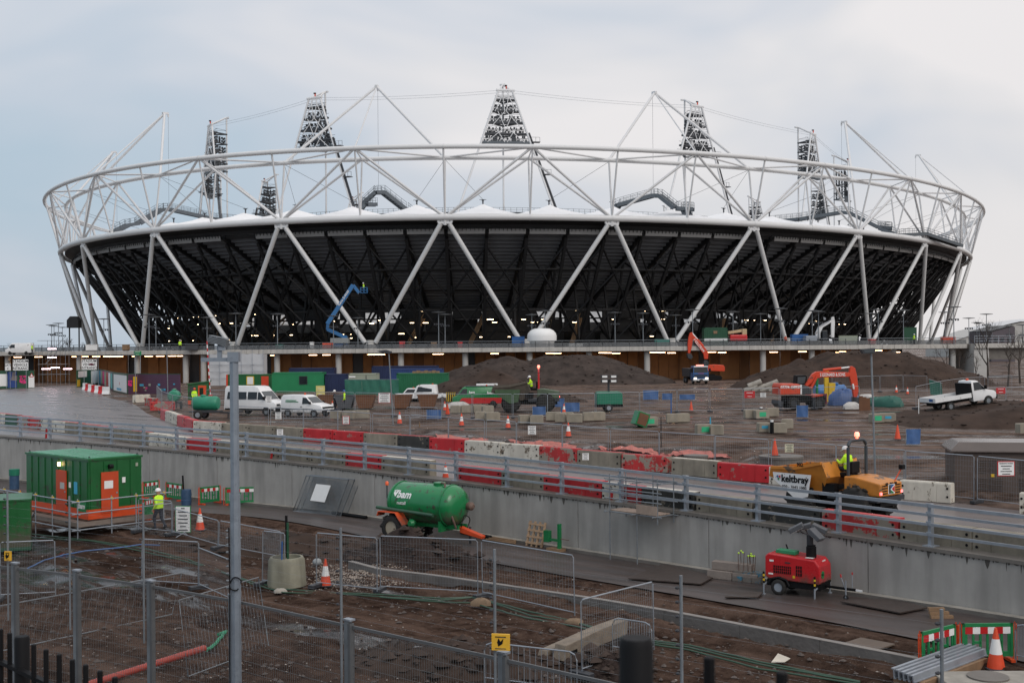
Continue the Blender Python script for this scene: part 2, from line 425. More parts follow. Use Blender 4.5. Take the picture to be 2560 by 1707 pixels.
# tented fabric roof, one panel per half bay
def roofz(u, v):            # u along the half bay (0..1), v inwards (0..1)
    base = 25.6 + (3.5*v if v < .55 else 1.925 + 1.0*(v - .55))
    d = math.hypot((u - .5)*1.0, (v - .52)*1.15)
    pk = 1.75*max(0, 1 - d/.55)**1.1 + .4*math.exp(-(d/.08)**2)
    rdg = .15*max(0, 1 - abs(u - .5)/.5)
    return base + pk + rdg*(.3 + .6*v)
for k2 in range(-14, 18):
    m = MB(); n1, n2 = 12, 12
    for a in range(n1 + 1):
        for b in range(n2 + 1):
            u, v = a/n1, b/n2
            m.v.append(tuple(rp(k2/2 + u/2, -.9 - 33*v, roofz(u, v))))
    for a in range(n1):
        for b in range(n2):
            m.face((a*(n2+1)+b, (a+1)*(n2+1)+b, (a+1)*(n2+1)+b+1, a*(n2+1)+b+1))
    m.build('roof_membrane', membrane, stad, True)
    p = rp(k2/2 + .25, -.9 - 33*.52, roofz(.5, .52) + .1)
    t = rdir(k2/2 + .25).cross(Vector((0,0,1)))
    m = MB(); m.lathe([(.16, -.4), (.14, .3), (.3, .6), (.32, .68)], 8, Matrix.Translation(p)); m.beam(p + Vector((0,0,.66)) - t*.7, p + Vector((0,0,.66)) + t*.7, .1, .1)
    m.build('membrane_cap', darksteel, stad)
    # suspension cables from the inner top chord to the caps
    i0 = round((k2/2 + .25))
    bar('cable', rp(i0, D2, H2 - .3), p + Vector((0,0,.7)), .035, darksteel, stad, 5)
# inner ring walkway
m = MB(); M_ = 168
pts = [rp(i*NN/M_, -34.6, 29.75) for i in range(M_)]
for i in range(M_):
    a, b = pts[i], pts[(i+1) % M_]
    m.beam(a, b, 1.6, .12); m.beam(a - Vector((0,0,.7)), b - Vector((0,0,.7)), .25, 1.0)
    m.beam(a + Vector((0,0,1.1)), b + Vector((0,0,1.1)), .06, .06); m.beam(a + Vector((0,0,.6)), b + Vector((0,0,.6)), .05, .05)
    for t in (0, .33, .67): c = a.lerp(b, t); m.beam(c, c + Vector((0,0,1.1)), .07, .07, Vector((1,0,0)))
m.build('ring_walkway', greysteel, stad)
ring('tension_ring', -34.6, 28.4, .28, galv, 8, 168)

# upper tier: stepped concrete, dark below, pale seats above
def tier(name, prof, mat, i0=0, i1=28, m=168):
    b = MB(); n = len(prof); full = (i1 - i0) == 28
    cnt = m if full else m + 1
    for j in range(cnt):
        for o, z in prof: b.v.append(tuple(rp(i0 + (i1 - i0)*j/m, o, z)))
    for j in range(m):
        j2 = (j + 1) % cnt
        for k in range(n - 1): b.face((j*n+k, j2*n+k, j2*n+k+1, j*n+k+1))
    return b.build(name, mat, stad)
NST = 24; prof = []
for k in range(NST):
    o, z = -4.2 - 29.5*k/NST, 22.6 - 13.8*(k/NST)**.93
    o2, z2 = -4.2 - 29.5*(k+1)/NST, 22.6 - 13.8*((k+1)/NST)**.93
    prof += [(o, z), (o - (o - o2)*.98, z - .06)]
    if k == NST - 1: prof.append((o2, z2))
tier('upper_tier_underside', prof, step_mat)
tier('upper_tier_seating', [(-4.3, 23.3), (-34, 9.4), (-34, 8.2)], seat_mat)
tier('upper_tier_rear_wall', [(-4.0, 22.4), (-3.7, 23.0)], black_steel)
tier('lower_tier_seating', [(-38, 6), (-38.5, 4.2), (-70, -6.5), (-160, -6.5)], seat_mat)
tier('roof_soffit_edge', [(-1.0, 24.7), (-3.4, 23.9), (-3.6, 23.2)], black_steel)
# pale louvred band under the ring beam, and dark ticks in front of it
for k in range(-28, 34):
    i0 = k/4 + .012; i1 = k/4 + .238
    if k % 28 in (8, 22): continue
    m = MB(); n = 4
    for j in range(n + 1):
        ii = i0 + (i1 - i0)*j/n
        for o, z in ((-2.9, 22.95), (-3.15, 22.05)): m.v.append(tuple(rp(ii, o, z)))
    for j in range(n): m.face((2*j, 2*j+2, 2*j+3, 2*j+1))
    m.build('louvre_panel', mk('louvre_grey', (.27, .265, .26), .7, .12, .3), stad)
    m = MB()
    for j in range(9):
        ii = i0 + (i1 - i0)*(j + .5)/9; m.beam(rp(ii, -2.7, 23.05), rp(ii, -2.85, 22.6), .12, .1)
    m.build('louvre_fin', black_steel, stad)
# raker frames: black trusses carrying the tier
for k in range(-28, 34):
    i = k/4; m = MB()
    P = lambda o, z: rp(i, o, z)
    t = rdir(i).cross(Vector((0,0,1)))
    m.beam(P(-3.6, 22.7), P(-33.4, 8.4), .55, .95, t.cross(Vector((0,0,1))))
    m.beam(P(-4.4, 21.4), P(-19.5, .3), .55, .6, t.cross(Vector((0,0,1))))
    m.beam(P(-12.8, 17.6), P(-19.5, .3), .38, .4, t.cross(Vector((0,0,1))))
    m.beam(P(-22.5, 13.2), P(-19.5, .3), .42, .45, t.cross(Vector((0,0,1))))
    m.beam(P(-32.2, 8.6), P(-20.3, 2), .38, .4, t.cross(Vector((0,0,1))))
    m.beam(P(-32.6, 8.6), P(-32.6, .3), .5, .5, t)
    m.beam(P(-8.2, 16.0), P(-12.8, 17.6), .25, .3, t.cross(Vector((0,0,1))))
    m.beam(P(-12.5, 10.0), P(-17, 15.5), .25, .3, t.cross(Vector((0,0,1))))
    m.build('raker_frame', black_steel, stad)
    if True:
        j = i + .25
        m = MB()
        m.beam(P(-5.5, 20.0), rp(j, -12.3, 10.4), .3, .3); m.beam(rp(j, -5.5, 20.0), P(-12.3, 10.4), .3, .3)
        m.beam(P(-12.3, 10.4), rp(j, -19, 1), .3, .3); m.beam(rp(j, -12.3, 10.4), P(-19, 1), .3, .3)
        m.build('cross_bracing', black_steel, stad)
for o, z, r in ((-8.5, 15.7, .2), (-14.2, 7.9, .2), (-17.8, 16.2, .28), (-25.5, 12.5, .28)): ring('tie_ring', o, z, r, black_steel, 6, 112)
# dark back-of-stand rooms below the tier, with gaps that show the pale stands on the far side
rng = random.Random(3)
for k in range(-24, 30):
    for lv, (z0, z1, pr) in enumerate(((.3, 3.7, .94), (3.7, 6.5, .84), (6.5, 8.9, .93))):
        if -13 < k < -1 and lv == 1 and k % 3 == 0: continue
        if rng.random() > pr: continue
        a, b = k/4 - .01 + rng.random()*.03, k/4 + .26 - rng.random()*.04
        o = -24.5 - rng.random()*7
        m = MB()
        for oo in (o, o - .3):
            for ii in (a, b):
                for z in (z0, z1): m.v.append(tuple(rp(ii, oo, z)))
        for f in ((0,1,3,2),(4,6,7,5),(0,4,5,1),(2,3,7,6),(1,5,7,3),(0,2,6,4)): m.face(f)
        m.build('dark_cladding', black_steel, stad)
ring('floor_edge', -24, 3.7, .22, black_steel, 6, 112); ring('floor_edge', -24, 6.5, .18, black_steel, 6, 112)
# stair flights behind the rakers
for i in (-2.35, -1.62, -.35, .13, .93, 2.3, 2.85):
    m = MB(); a, b = rp(i, -20, .4), rp(i + .12, -23, 6.5)
    m.beam(a, b, 1.1, .18)
    for s in (-.6, .6):
        off = Vector((0, s, 1.0)); m.beam(a + off, b + off, .06, .06)
    m.build('stair_flight', tan, stad)
# strip lamps burning in the stand
for k in range(64):
    i = rng.choice([rng.uniform(-3.2, -.15)]*4 + [rng.uniform(1.2, 4.2)]*2 + [rng.uniform(.1, 1)])
    o = -20 - rng.random()*3; z = rng.choice([2.6, 3.4, 5.6, 6.2, 8.0]); l = rng.uniform(.03, .055)
    a, b = rp(i, o, z), rp(i + l, o, z)
    bar('strip_lamp', a, b, .06, lamp_small, stad, 6)

# ------------------------------------------------------------------ lighting towers
IT, DT, HT, DTP, HTP = .5073, -33.989, 56.228, -38.106, 58.43
TL = {0: 'lighting tower facing the viewer above the middle of the roof', 1: 'lighting tower right of the middle one, behind the tall right rigging mast', 2: 'slim lighting tower standing right of centre above the truss ring',
      3: 'narrow lighting tower seen edge-on at the far right of the bowl', 4: 'distant lighting tower low behind the right-hand walkway', 5: 'small far lighting tower peeking over the roof right of centre',
      6: 'far lighting tower hidden behind the roof to the right of the middle', -1: 'lighting tower left of the middle one, a mast crossing it', -2: 'tall slim lighting tower near the left end of the bowl',
      -3: 'lighting tower half hidden behind the leftmost slim tower', -4: 'small distant lighting tower over the left part of the roof', -5: 'far lighting tower just showing behind the left stair gantry'}
def tower(k):
    i = IT + 2*k
    tw = thing('lighting_tower', TL[k], 'floodlight tower', rp(i, -34.5, 27.3), 0, 'lighting towers standing on the roof ring')
    b0 = rp(i, -34.5, 27.3)
    n = rdir(i); t = Vector((0,0,1)).cross(n)
    def P(s, o, z): return t*s + n*(o + 34.5) + Vector((0, 0, z - 27.3))      # local point: along, radial offset, height
    hw = lambda z: 1.5 + (HT - z)*.345
    off = lambda z: DT + (HT - z)*.02
    for s in (-1, 1):
        bar('leg', P(s*hw(28.5), off(28.5), 28.5), P(s*1.5, DT, HT), .24, white_brace, tw)
    bar('leg', P(0, -38.1, 28.5), P(0, DTP, HTP), .2, white_brace, tw)
    bar('top_bar', P(-2.0, DT, HT), P(2.0, DT, HT), .3, white_brace, tw)
    m = MB(); m.tube(P(-1.2, DT, HT), P(0, DTP, HTP), .2, 8); m.tube(P(1.2, DT, HT), P(0, DTP, HTP), .2, 8); m.beam(P(-.6, DTP - .6, HTP), P(.6, DTP - .2, HTP), .4, .3)
    m.build('outrigger', white_brace, tw)
    zs = [54.2, 51.7, 49.2, 46.8, 44.9]
    for j, z in enumerate(zs):
        h = hw(z); m = MB()
        m.beam(P(-h, off(z) - .6, z), P(h, off(z) - .6, z), 1.3, .38 if j < 4 else .55)
        m.beam(P(-h, off(z) - 1.2, z + 1), P(h, off(z) - 1.2, z + 1), .06, .06)
        m.beam(P(-h, off(z), z + .55), P(h, off(z), z + .55), .06, .06)
        for s in (-1, 1):
            a, b = P(s*h*.85, off(z) - .6, z), P(0, -38.1, z); m.beam(a, b, .55, .25)
            m.beam(a + Vector((0,0,1)), b + Vector((0,0,1)), .06, .06)
            if j:
                for q in range(4): c = a.lerp(b, .15 + .22*q); m.bx(-.2, .2, -.2, .2, .35, .8, Matrix.Translation(c)); m.bx(-.2, .2, -.2, .2, 1.15, 1.6, Matrix.Translation(c))
        m.build('catwalk', darksteel if j < 4 else greysteel, tw)
    m = MB()
    zz = [HT, 51.6, 48.2, 44.9]
    for a, b in zip(zz, zz[1:]):
        for s in (-1, 1):
            m.tube(P(s*hw(a)*.55, off(a) + .15, a), P(s*hw(b)*.05, off(b) + .15, b), .085, 6); m.tube(P(s*hw(a)*.05, off(a) + .15, a), P(s*hw(b)*.75, off(b) + .15, b), .085, 6)
    m.build('lattice', white_brace, tw)
    m = MB()
    for q in range(20): z = 45.3 + q*.52; m.beam(P(-hw(z), off(z) - .1, z), P(hw(z), off(z) - .1, z), .05, .06)
    m.build('rung', greysteel, tw)
    m = MB(); rg = random.Random(k)
    for j in range(4):
        for zf in (.55, 1.35):
            z = zs[j+1] + zf; h = hw(z) - .3; nn = max(3, int(h*2/.75))
            for q in range(nn):
                s = -h + 2*h*(q + .5)/nn
                if rg.random() < .12: continue
                c = P(s, off(z) - .75 - rg.random()*.2, z); wv = .14 + rg.random()*.08
                m.beam(c - n*.25, c + n*.22, wv*1.5, .42, Vector((0,0,1)))
            m.beam(P(-h, off(z) - .5, z - .35), P(h, off(z) - .5, z - .35), .08, .08)
    for s in (-.45, .35):
        for a, b in ((50.8, 48.9), (47, 45.1)):
            h = hw(b)*.26; m.beam(P(s*hw(a)*1.0, off(a) - .4, a), P(s*hw(b), off(b) - .4, b), h*.7, .3, n)
    m.build('floodlight_bank', darksteel, tw)
    m = MB(); a, b = P(hw(29)*1.02 + .35, off(29), 29), P(hw(47) + .35, off(47), 47)
    m.beam(a, b, .5, .25, n)
    for s in (-.3, .3): m.tube(a + n*s + Vector((0,0,.1)), b + n*s, .06, 5)
    for z in (38, 45):
        c = P(hw(z) + 1.2, off(z), z); m.beam(c - t*.9, c + t*.9, 1.4, .12)
        for q in (-.9, 0, .9): m.beam(c + t*q, c + t*q + Vector((0,0,1.1)), .06, .06, n)
        m.beam(c - t*.9 + Vector((0,0,1.1)), c + t*.9 + Vector((0,0,1.1)), .06, .06)
    m.build('ladder', darksteel, tw)
    m = MB(); m.bx(-.13, .13, -.13, .13, 0, .55, Matrix.Translation(P(.2, DT, HT + .3))); m.build('warning_lamp', or_exc, tw)
    m = MB(); m.bx(-.35, .2, -.12, .12, 0, .28, Matrix.Translation(P(.2, DT, HT + .85))); m.build('camera_head', black, tw)
    return tw
for k in sorted(TL, key=abs): tower(k)

# ------------------------------------------------------------------ rigging masts standing on the truss, and the cables between the towers
ML = {-.5: 'tall white tripod rigging mast left of the middle tower', 1.5: 'tall white tripod rigging mast right of the middle tower', 3.5: 'white rigging mast leaning over the right part of the truss',
      -2.5: 'white rigging mast leaning over the left part of the truss', 5.5: 'rightmost small white rigging mast', -4.5: 'leftmost small white rigging mast'}
for mI, lab in ML.items():
    pk = rp(mI, -12.5, 52.5)
    ms = thing('rigging_mast', lab, 'rigging mast', rp(mI, D2, H2), 0, 'rigging masts on the roof truss')
    o = rp(mI, D2, H2)
    bar('strut', rp(mI - .5, D2, H2) - o, pk - o, .27, white_brace, ms); bar('strut', rp(mI + .5, D2, H2) - o, pk - o, .27, white_brace, ms)
    bar('strut', rp(mI, D1, H1) - o, pk - o, .14, white_brace, ms)
    m = MB(); n = rdir(mI); q = pk - o; m.beam(q + n*.5, q - n*.9 + Vector((0,0,.1)), .5, .45); m.tube(q - n*.9, q - n*.9 - Vector((0,0,.7)), .18, 6)
    m.build('sheave', white_brace, ms)
    bar('hoist_rope', q - n*.9, q - n*.9 - Vector((0,0,21)), .025, greysteel, ms, 4)
def cable(p, q, r, sag, name, lab):
    n = 14; pts = [p.lerp(q, j/n) - Vector((0,0,sag*4*(j/n)*(1-j/n))) for j in range(n + 1)]
    return tag(MB().path([x - p for x in pts], r, 5).build(name, galv_d, None, True, loc=p), lab, 'cable', 'cables strung between the lighting towers')
ks = [-3, -2, -1, 0, 1, 2, 3, 4]
nm = {-3:'half hidden left tower', -2:'leftmost slim tower', -1:'tower left of the middle', 0:'middle tower', 1:'tower right of the middle', 2:'slim right tower', 3:'edge-on right tower', 4:'far right tower'}
for a, b in zip(ks, ks[1:]):
    for dz, wd in ((.1, 'upper'), (-.45, 'lower')):
        cable(rp(IT + 2*a, DT, HT + dz), rp(IT + 2*b, DT, HT + dz), .026, .5, 'tie_cable', '%s tie cable from the %s to the %s' % (wd, nm[a], nm[b]))

# ------------------------------------------------------------------ stair gantries bridging the roof
def gantry(lab, pts, parent_z=0, flights=None):
    o = pts[0]; g = thing('roof_stair_gantry', lab, 'gantry', o, 0, 'stair gantries over the roof')
    dp = {'deck': MB(), 'handrail': MB()}
    for a, b in zip(pts, pts[1:]):
        a, b = a - o, b - o; L = (b - a).length; sd = (b - a).cross(Vector((0,0,1)))
        sd = sd.normalized()*.8 if sd.length > .1 else Vector((.8,0,0))
        dp['deck'].beam(a, b, 1.7, .14)
        for s in (-1, 1):
            dp['deck'].beam(a + sd*s - Vector((0,0,.3)), b + sd*s - Vector((0,0,.3)), .14, .75)
            for h in (.55, 1.1): dp['handrail'].beam(a + sd*s + Vector((0,0,h)), b + sd*s + Vector((0,0,h)), .06, .06)
            n = max(2, int(L/1.5))
            for j in range(n + 1): c = a.lerp(b, j/n) + sd*s; dp['handrail'].beam(c, c + Vector((0,0,1.1)), .06, .06, Vector((1,0,0)))
        if abs(b.z - a.z) > 1:
            n = int(L/.7)
            for j in range(n): c = a.lerp(b, (j + .5)/n); dp['deck'].bx(-.35, .35, -.35, .35, -.5, -.05, Matrix.Translation(c))
    for k, v in dp.items(): v.build(k, greysteel, g)
def gY(pl, Y): return [atY(x, y, Y + d) for x, y, d in pl]
gantry('grey stair gantry humped over the roof left of centre', gY([(888,538,0),(912,508,0),(935,508,4),(905,508,5),(938,478,5),(958,478,6),(1012,520,9),(1022,528,11)], 243))
gantry('grey stair gantry humped over the roof right of centre', gY([(1532,532,8),(1545,510,7),(1632,486,4),(1650,486,3),(1690,518,0),(1732,520,0),(1712,520,1),(1722,540,-1)], 243))
gantry('grey stair gantry crossing the left end of the roof', gY([(282,578,-4),(318,560,0),(345,556,2),(402,521,10),(425,521,12),(535,545,18),(590,550,24)], 262))
gantry('grey stair gantry crossing the right end of the roof', gY([(1930,552,14),(2000,545,8),(2105,528,4),(2125,530,2),(2195,565,0),(2230,568,-1),(2200,568,0),(2245,585,-3)], 270))
gantry('grey lower walkway along the right end of the roof', gY([(2245,585,0),(2310,582,6),(2400,612,16)], 272))

# ------------------------------------------------------------------ podium with its deck, fascia, railing, columns and lit undercroft
POD = [(-260,232),(0,222),(300,214),(600,208),(1000,204),(1300,203),(1860,203),(2150,205),(2424,208)]
def pe(px, back=0.0):
    Y = float(np.interp(px, [a for a, b in POD], [b for a, b in POD])) + back
    return Vector(((px - 1280)/F*(Y - back), Y, 0))
pod = thing('podium', 'concrete podium with pale panelled fascia carrying the stadium', 'podium', (0, 0, 0))
pxs = np.linspace(-260, 2424, 60)
m = MB()
for x in pxs:
    a, b = pe(x, .12), pe(x, .12); b = Vector((a.x*1.35, a.y + 90, 0))
    m.v += [(a.x, a.y, .28), (a.x, a.y, -.5), (b.x, b.y, .28), (b.x, b.y, -.5)]
for j in range(len(pxs) - 1):
    q = 4*j; m.face((q, q+4, q+6, q+2)); m.face((q+1, q+3, q+7, q+5)); m.face((q, q+1, q+5, q+4))
m.build('deck_slab', conc_d, pod)
# walk along the edge in equal steps
def along(step, x0=-260, x1=2424):
    pts = [pe(x) for x in np.linspace(x0, x1, 800)]; out = [pts[0]]; acc = 0
    for a, b in zip(pts, pts[1:]):
        acc += (b - a).length
        if acc >= step: out.append(b); acc = 0
    return out
fp = along(2.1)
fme = MB().bx(-.5, .5, -.06, .06, 0, 1, None).mesh('fascia_panel', conc_p)
for a, b in zip(fp, fp[1:]):
    d = b - a; ang = math.atan2(d.y, d.x); c = (a + b)/2
    place('fascia_panel', fme, pod, (c.x, c.y, -.42 + random.uniform(-.012, .012)), ang, (d.length - .05, 1, .74))
    bar('railing_post', (a.x, a.y + .25, .28), (a.x, a.y + .12, 1.42), .055, darksteel, pod, 6)
for z, nme in ((1.42, 'handrail'), (.95, 'railing_wire'), (.6, 'railing_wire')):
    MB().path([(p.x, p.y + .15, z) for p in fp], .05 if z > 1.2 else .022, 6).build(nme, galv_d, pod, True)
gm = mk('railing_glass', (.16, .165, .17), .12, .1, .6)
m = MB()
for a, b in zip(fp, fp[1:]): m.beam((a.x, a.y + .2, .72), (b.x, b.y + .2, .72), .02, .75)
mm = m.build('railing_infill', gm, pod)
gm.node_tree.nodes['Principled BSDF'].inputs['Alpha'].default_value = .55
cols = [458, 503, 688, 843, 1000, 1162, 1324, 1474, 1620, 1912, 2035, 2241, 336, 190, 10, 2390]
cme = MB().tube((0,0,0), (0,0,1), 1, 14).mesh('column', conc_l, True)
for x in cols:
    p = pe(x, 1.6); place('column', cme, pod, (p.x, p.y, -5.7), 0, (.52, .52, 5.2))
# undercroft wall of plywood and boards
wp = [pe(x, 9.0) for x in np.linspace(-200, 2300, 95)]
rng = random.Random(11)
for j, (a, b) in enumerate(zip(wp, wp[1:])):
    d = b - a; ang = math.atan2(d.y, d.x); c = (a + b)/2
    k = rng.random(); mt = ply if k < .62 else (plyd if k < .93 else darksteel)
    boxp('wall_panel', (c.x, c.y + rng.random()*.5, -5.7), (d.length*.97, .2, 5.2), mt, pod, ang)
    if j % 3 == 0: boxp('timber_post', (a.x, a.y - .35, -5.7), (.25, .2, 5.2), ply if j % 2 else plyd, pod, ang)
# strip lamps under the deck
lx = [(32,888),(80,887),(170,887),(200,887),(226,886),(250,885),(268,885),(284,885),(323,886),(362,886),(388,885),(415,885),(444,885),(677,886),(773,887),(811,885),(924,886),(937,885),(949,884),(1089,885),(1095,883),(1236,883),(1376,882),(1385,882),(1394,883),(1510,881),(1525,882),(1543,883),(1638,880),(1660,881),(1683,882),(1787,880),(1815,881),(1941,880),(2017,879),(2101,881),(2117,879),(2162,880),(2197,877),(2205,876),(2254,880),(2271,885)]
sm = MB().bx(-.7, .7, -.09, .09, -.05, .05).mesh('tube', lamp_hot); hm = MB().bx(-.75, .75, -.12, .12, .05, .14).mesh('housing', darksteel)
od2 = lambda j: od(sorted(range(len(lx)), key=lambda q: lx[q][0]).index(j))
for j, (x, y) in enumerate(lx):
    p = pe(x, 2.2 + (j % 3)*.8); z = atY(x, y, p.y).z
    s = thing('strip_light', 'lit strip lamp under the podium deck, %s from the left' % od2(j), 'strip light', (p.x, p.y, min(z, -.72)), 0, 'strip lights under the podium')
    place('tube', sm, s); place('housing', hm, s)
# fluorescent tubes by the entrance
for x, y, wd in ((115,922,'low left'),(138,919,'low middle'),(169,922,'low right'),(130,872,'topmost'),(130,893,'upper')):
    p = atY(x, y, 196); s = thing('tube_light', '%s pinkish tube lamp on the scaffold by the vehicle entrance' % wd, 'strip light', p, 0, 'tube lamps at the vehicle entrance')
    place('tube', MB().bx(-.7, .7, -.06, .06, -.06, .06).mesh('tube', lamp_pink), s); place('housing', hm, s)
# ================================================================== GROUND, ROAD, RETAINING WALL
PP = [(52,1098.6),(126,1104),(201.5,1110),(280.6,1116.5),(359.7,1124),(444,1131.7),(529,1140),(617.3,1148.5),(710.5,1158.8),(809,1170),(913,1181.7),(1024,1195),(1141.6,1210),(1269,1226.3),(1405.6,1244),(1556,1263.5),(1716,1286),(1896,1312),(2098.5,1343),(2327,1377.6)]
posts = [up(x, y - 2) for x, y in PP]
posts.insert(0, posts[0]*2 - posts[1])
stp = (posts[-1] - posts[-4])/3
for _ in range(4): q = posts[-1] + stp; posts.append(Vector((q.x, q.y, zU(q.y))))
# smooth the measured line a little
for _ in range(2):
    posts = [posts[0]] + [(posts[i-1] + posts[i]*2 + posts[i+1])/4 for i in range(1, len(posts)-1)] + [posts[-1]]
W = [posts[0] + (posts[0] - posts[6])*2.6, posts[0] + (posts[0] - posts[6])*1.0] + posts + [posts[-1] + (posts[-1] - posts[-3])*.5]
W2 = np.array([(p.x, p.y) for p in W])
def wdist(X, Y):                                   # signed distance from the wall line, positive on the upper side
    best = None
    for a, b in zip(W2, W2[1:]):
        d = b - a; L2 = (d*d).sum(); t = np.clip(((X - a[0])*d[0] + (Y - a[1])*d[1])/L2, 0, 1)
        dx, dy = X - (a[0] + t*d[0]), Y - (a[1] + t*d[1]); D = np.hypot(dx, dy)
        sg = np.sign(d[0]*dy - d[1]*dx)
        if best is None: best = D; S = sg*D
        else: k = D < best; best = np.where(k, D, best); S = np.where(k, sg*D, S)
    return S
_wl = [0.0]
for a, b in zip(W, W[1:]): _wl.append(_wl[-1] + (b - a).to_2d().length)
def wpt(s, d=0.0):                                 # point at length s along the wall, d metres onto the upper side
    s = min(max(s, 0), _wl[-1] - 1e-3); i = max(0, int(np.searchsorted(_wl, s, 'right')) - 1); i = min(i, len(W) - 2)
    t = (s - _wl[i])/(_wl[i+1] - _wl[i])
    def nrm(j):
        a, b = W[max(j-1, 0)], W[min(j+1, len(W)-1)]; v = (b - a).to_2d(); v.normalize(); return Vector((-v.y, v.x))
    n = nrm(i).lerp(nrm(i+1), t); n.normalize()
    p = W[i].lerp(W[i+1], t)
    return Vector((p.x + n.x*d, p.y + n.y*d, 0))
def fbm(X, Y, sc_, seed, oc=4):
    out = np.zeros(np.shape(X)); amp = 1
    for o in range(oc):
        f = sc_*2**o
        out += amp*np.array([mnoise.noise(Vector((x*f + seed*7.3, y*f, seed))) for x, y in zip(np.ravel(X), np.ravel(Y))]).reshape(np.shape(X)); amp *= .5
    return out
def sstep(x, a, b):
    t = np.clip((x - a)/(b - a), 0, 1); return t*t*(3 - 2*t)

def mud_material(name, dark, light, wet, pudd, track_dir, sc_=1.0, sheen=(.5, .6)):
    m, t, p = nodes(name); N = t.nodes.new; L = t.links.new
    g = N('ShaderNodeNewGeometry')
    def noise(scale, detail=6, rough=.6, vec=None):
        n = N('ShaderNodeTexNoise'); n.inputs['Scale'].default_value = scale; n.inputs['Detail'].default_value = detail; n.inputs['Roughness'].default_value = rough
        L(vec or g.outputs['Position'], n.inputs['Vector']); return n
    def mr(src, a, b, c=0., d=1.):
        r = N('ShaderNodeMapRange'); L(src, r.inputs[0]); r.inputs[1].default_value = a; r.inputs[2].default_value = b; r.inputs[3].default_value = c; r.inputs[4].default_value = d; return r.outputs[0]
    def mix(f, a, b):
        x = N('ShaderNodeMixRGB'); L(f, x.inputs[0])
        for i, v in ((1, a), (2, b)):
            if isinstance(v, tuple): x.inputs[i].default_value = (*v, 1)
            else: L(v, x.inputs[i])
        return x.outputs[0]
    mp_ = N('ShaderNodeMapping'); mp_.inputs['Rotation'].default_value = (0, 0, -track_dir); L(g.outputs['Position'], mp_.inputs[0])
    ms = N('ShaderNodeMapping'); ms.inputs['Scale'].default_value = (.10, 1.0, 1); L(mp_.outputs[0], ms.inputs[0])
    big = noise(.22*sc_, 5); mid = noise(1.1*sc_, 8, .7); fin = noise(14, 5, .75); tr = noise(.55, 5, .6, ms.outputs[0])
    col = mix(mr(mid.outputs[0], .38, .63), dark, light)
    col = mix(mr(big.outputs[0], .42, .68, 0, .65), col, tuple(c*1.35 for c in light))
    col = mix(mr(tr.outputs[0], .48, .62, 0, .7), col, tuple(c*.7 for c in dark))
    col = mix(mr(tr.outputs[0], .43, .34, 0, .6), col, tuple(c*1.55 for c in light))
    # stones
    vo = N('ShaderNodeTexVoronoi'); vo.inputs['Scale'].default_value = 5.5; L(g.outputs['Position'], vo.inputs['Vector'])
    st = N('ShaderNodeMath'); st.operation = 'MULTIPLY'; L(mr(vo.outputs['Distance'], .16, .10), st.inputs[0]); L(mr(fin.outputs[0], .56, .62), st.inputs[1])
    col = mix(st.outputs[0], col, (.28, .25, .23))
    # standing water follows wheel tracks and hollows
    pm = N('ShaderNodeMath'); pm.operation = 'MULTIPLY'; L(mr(tr.outputs[0], pudd, pudd + .035), pm.inputs[0]); L(mr(big.outputs[0], .44, .52), pm.inputs[1])
    col = mix(pm.outputs[0], col, tuple(c*.55 for c in dark))
    L(col, p.inputs['Base Color'])
    sh = N('ShaderNodeMath'); sh.operation = 'MULTIPLY'; L(mr(tr.outputs[0], sheen[0], sheen[1]), sh.inputs[0]); L(mr(big.outputs[0], .36, .5), sh.inputs[1])
    wm_ = N('ShaderNodeMath'); wm_.operation = 'MAXIMUM'; L(sh.outputs[0], wm_.inputs[0]); L(pm.outputs[0], wm_.inputs[1])
    L(mr(wm_.outputs[0], 0, 1, .0, .5), p.inputs['Specular IOR Level'])
    ro = N('ShaderNodeMath'); ro.operation = 'MULTIPLY_ADD'; L(pm.outputs[0], ro.inputs[0]); ro.inputs[1].default_value = -.9; L(mr(sh.outputs[0], 0, 1, .9, .42), ro.inputs[2])
    cl = N('ShaderNodeMath'); cl.operation = 'MAXIMUM'; L(ro.outputs[0], cl.inputs[0]); cl.inputs[1].default_value = .05; L(cl.outputs[0], p.inputs['Roughness'])
    hs = N('ShaderNodeMath'); hs.operation = 'MULTIPLY_ADD'; L(fin.outputs[0], hs.inputs[0]); hs.inputs[1].default_value = .25; L(mid.outputs[0], hs.inputs[2])
    h2 = N('ShaderNodeMath'); h2.operation = 'MULTIPLY_ADD'; L(st.outputs[0], h2.inputs[0]); h2.inputs[1].default_value = .3; L(hs.outputs[0], h2.inputs[2])
    bs = N('ShaderNodeMath'); bs.operation = 'MULTIPLY_ADD'; L(pm.outputs[0], bs.inputs[0]); bs.inputs[1].default_value = -.85; bs.inputs[2].default_value = .9
    b = N('ShaderNodeBump'); b.inputs['Distance'].default_value = .3; L(bs.outputs[0], b.inputs['Strength']); L(h2.outputs[0], b.inputs['Height']); L(b.outputs[0], p.inputs['Normal'])
    return m
WDIR = math.atan2((posts[-7] - posts[3]).y, (posts[-7] - posts[3]).x)
mud_site = mud_material('site_mud', (.046, .031, .025), (.168, .121, .099), .62, .545, -.12, sheen=(.47, .55))
mud_low = mud_material('yard_mud', (.029, .0175, .0135), (.108, .071, .055), .75, .575, WDIR, 1.6, sheen=(.57, .66))

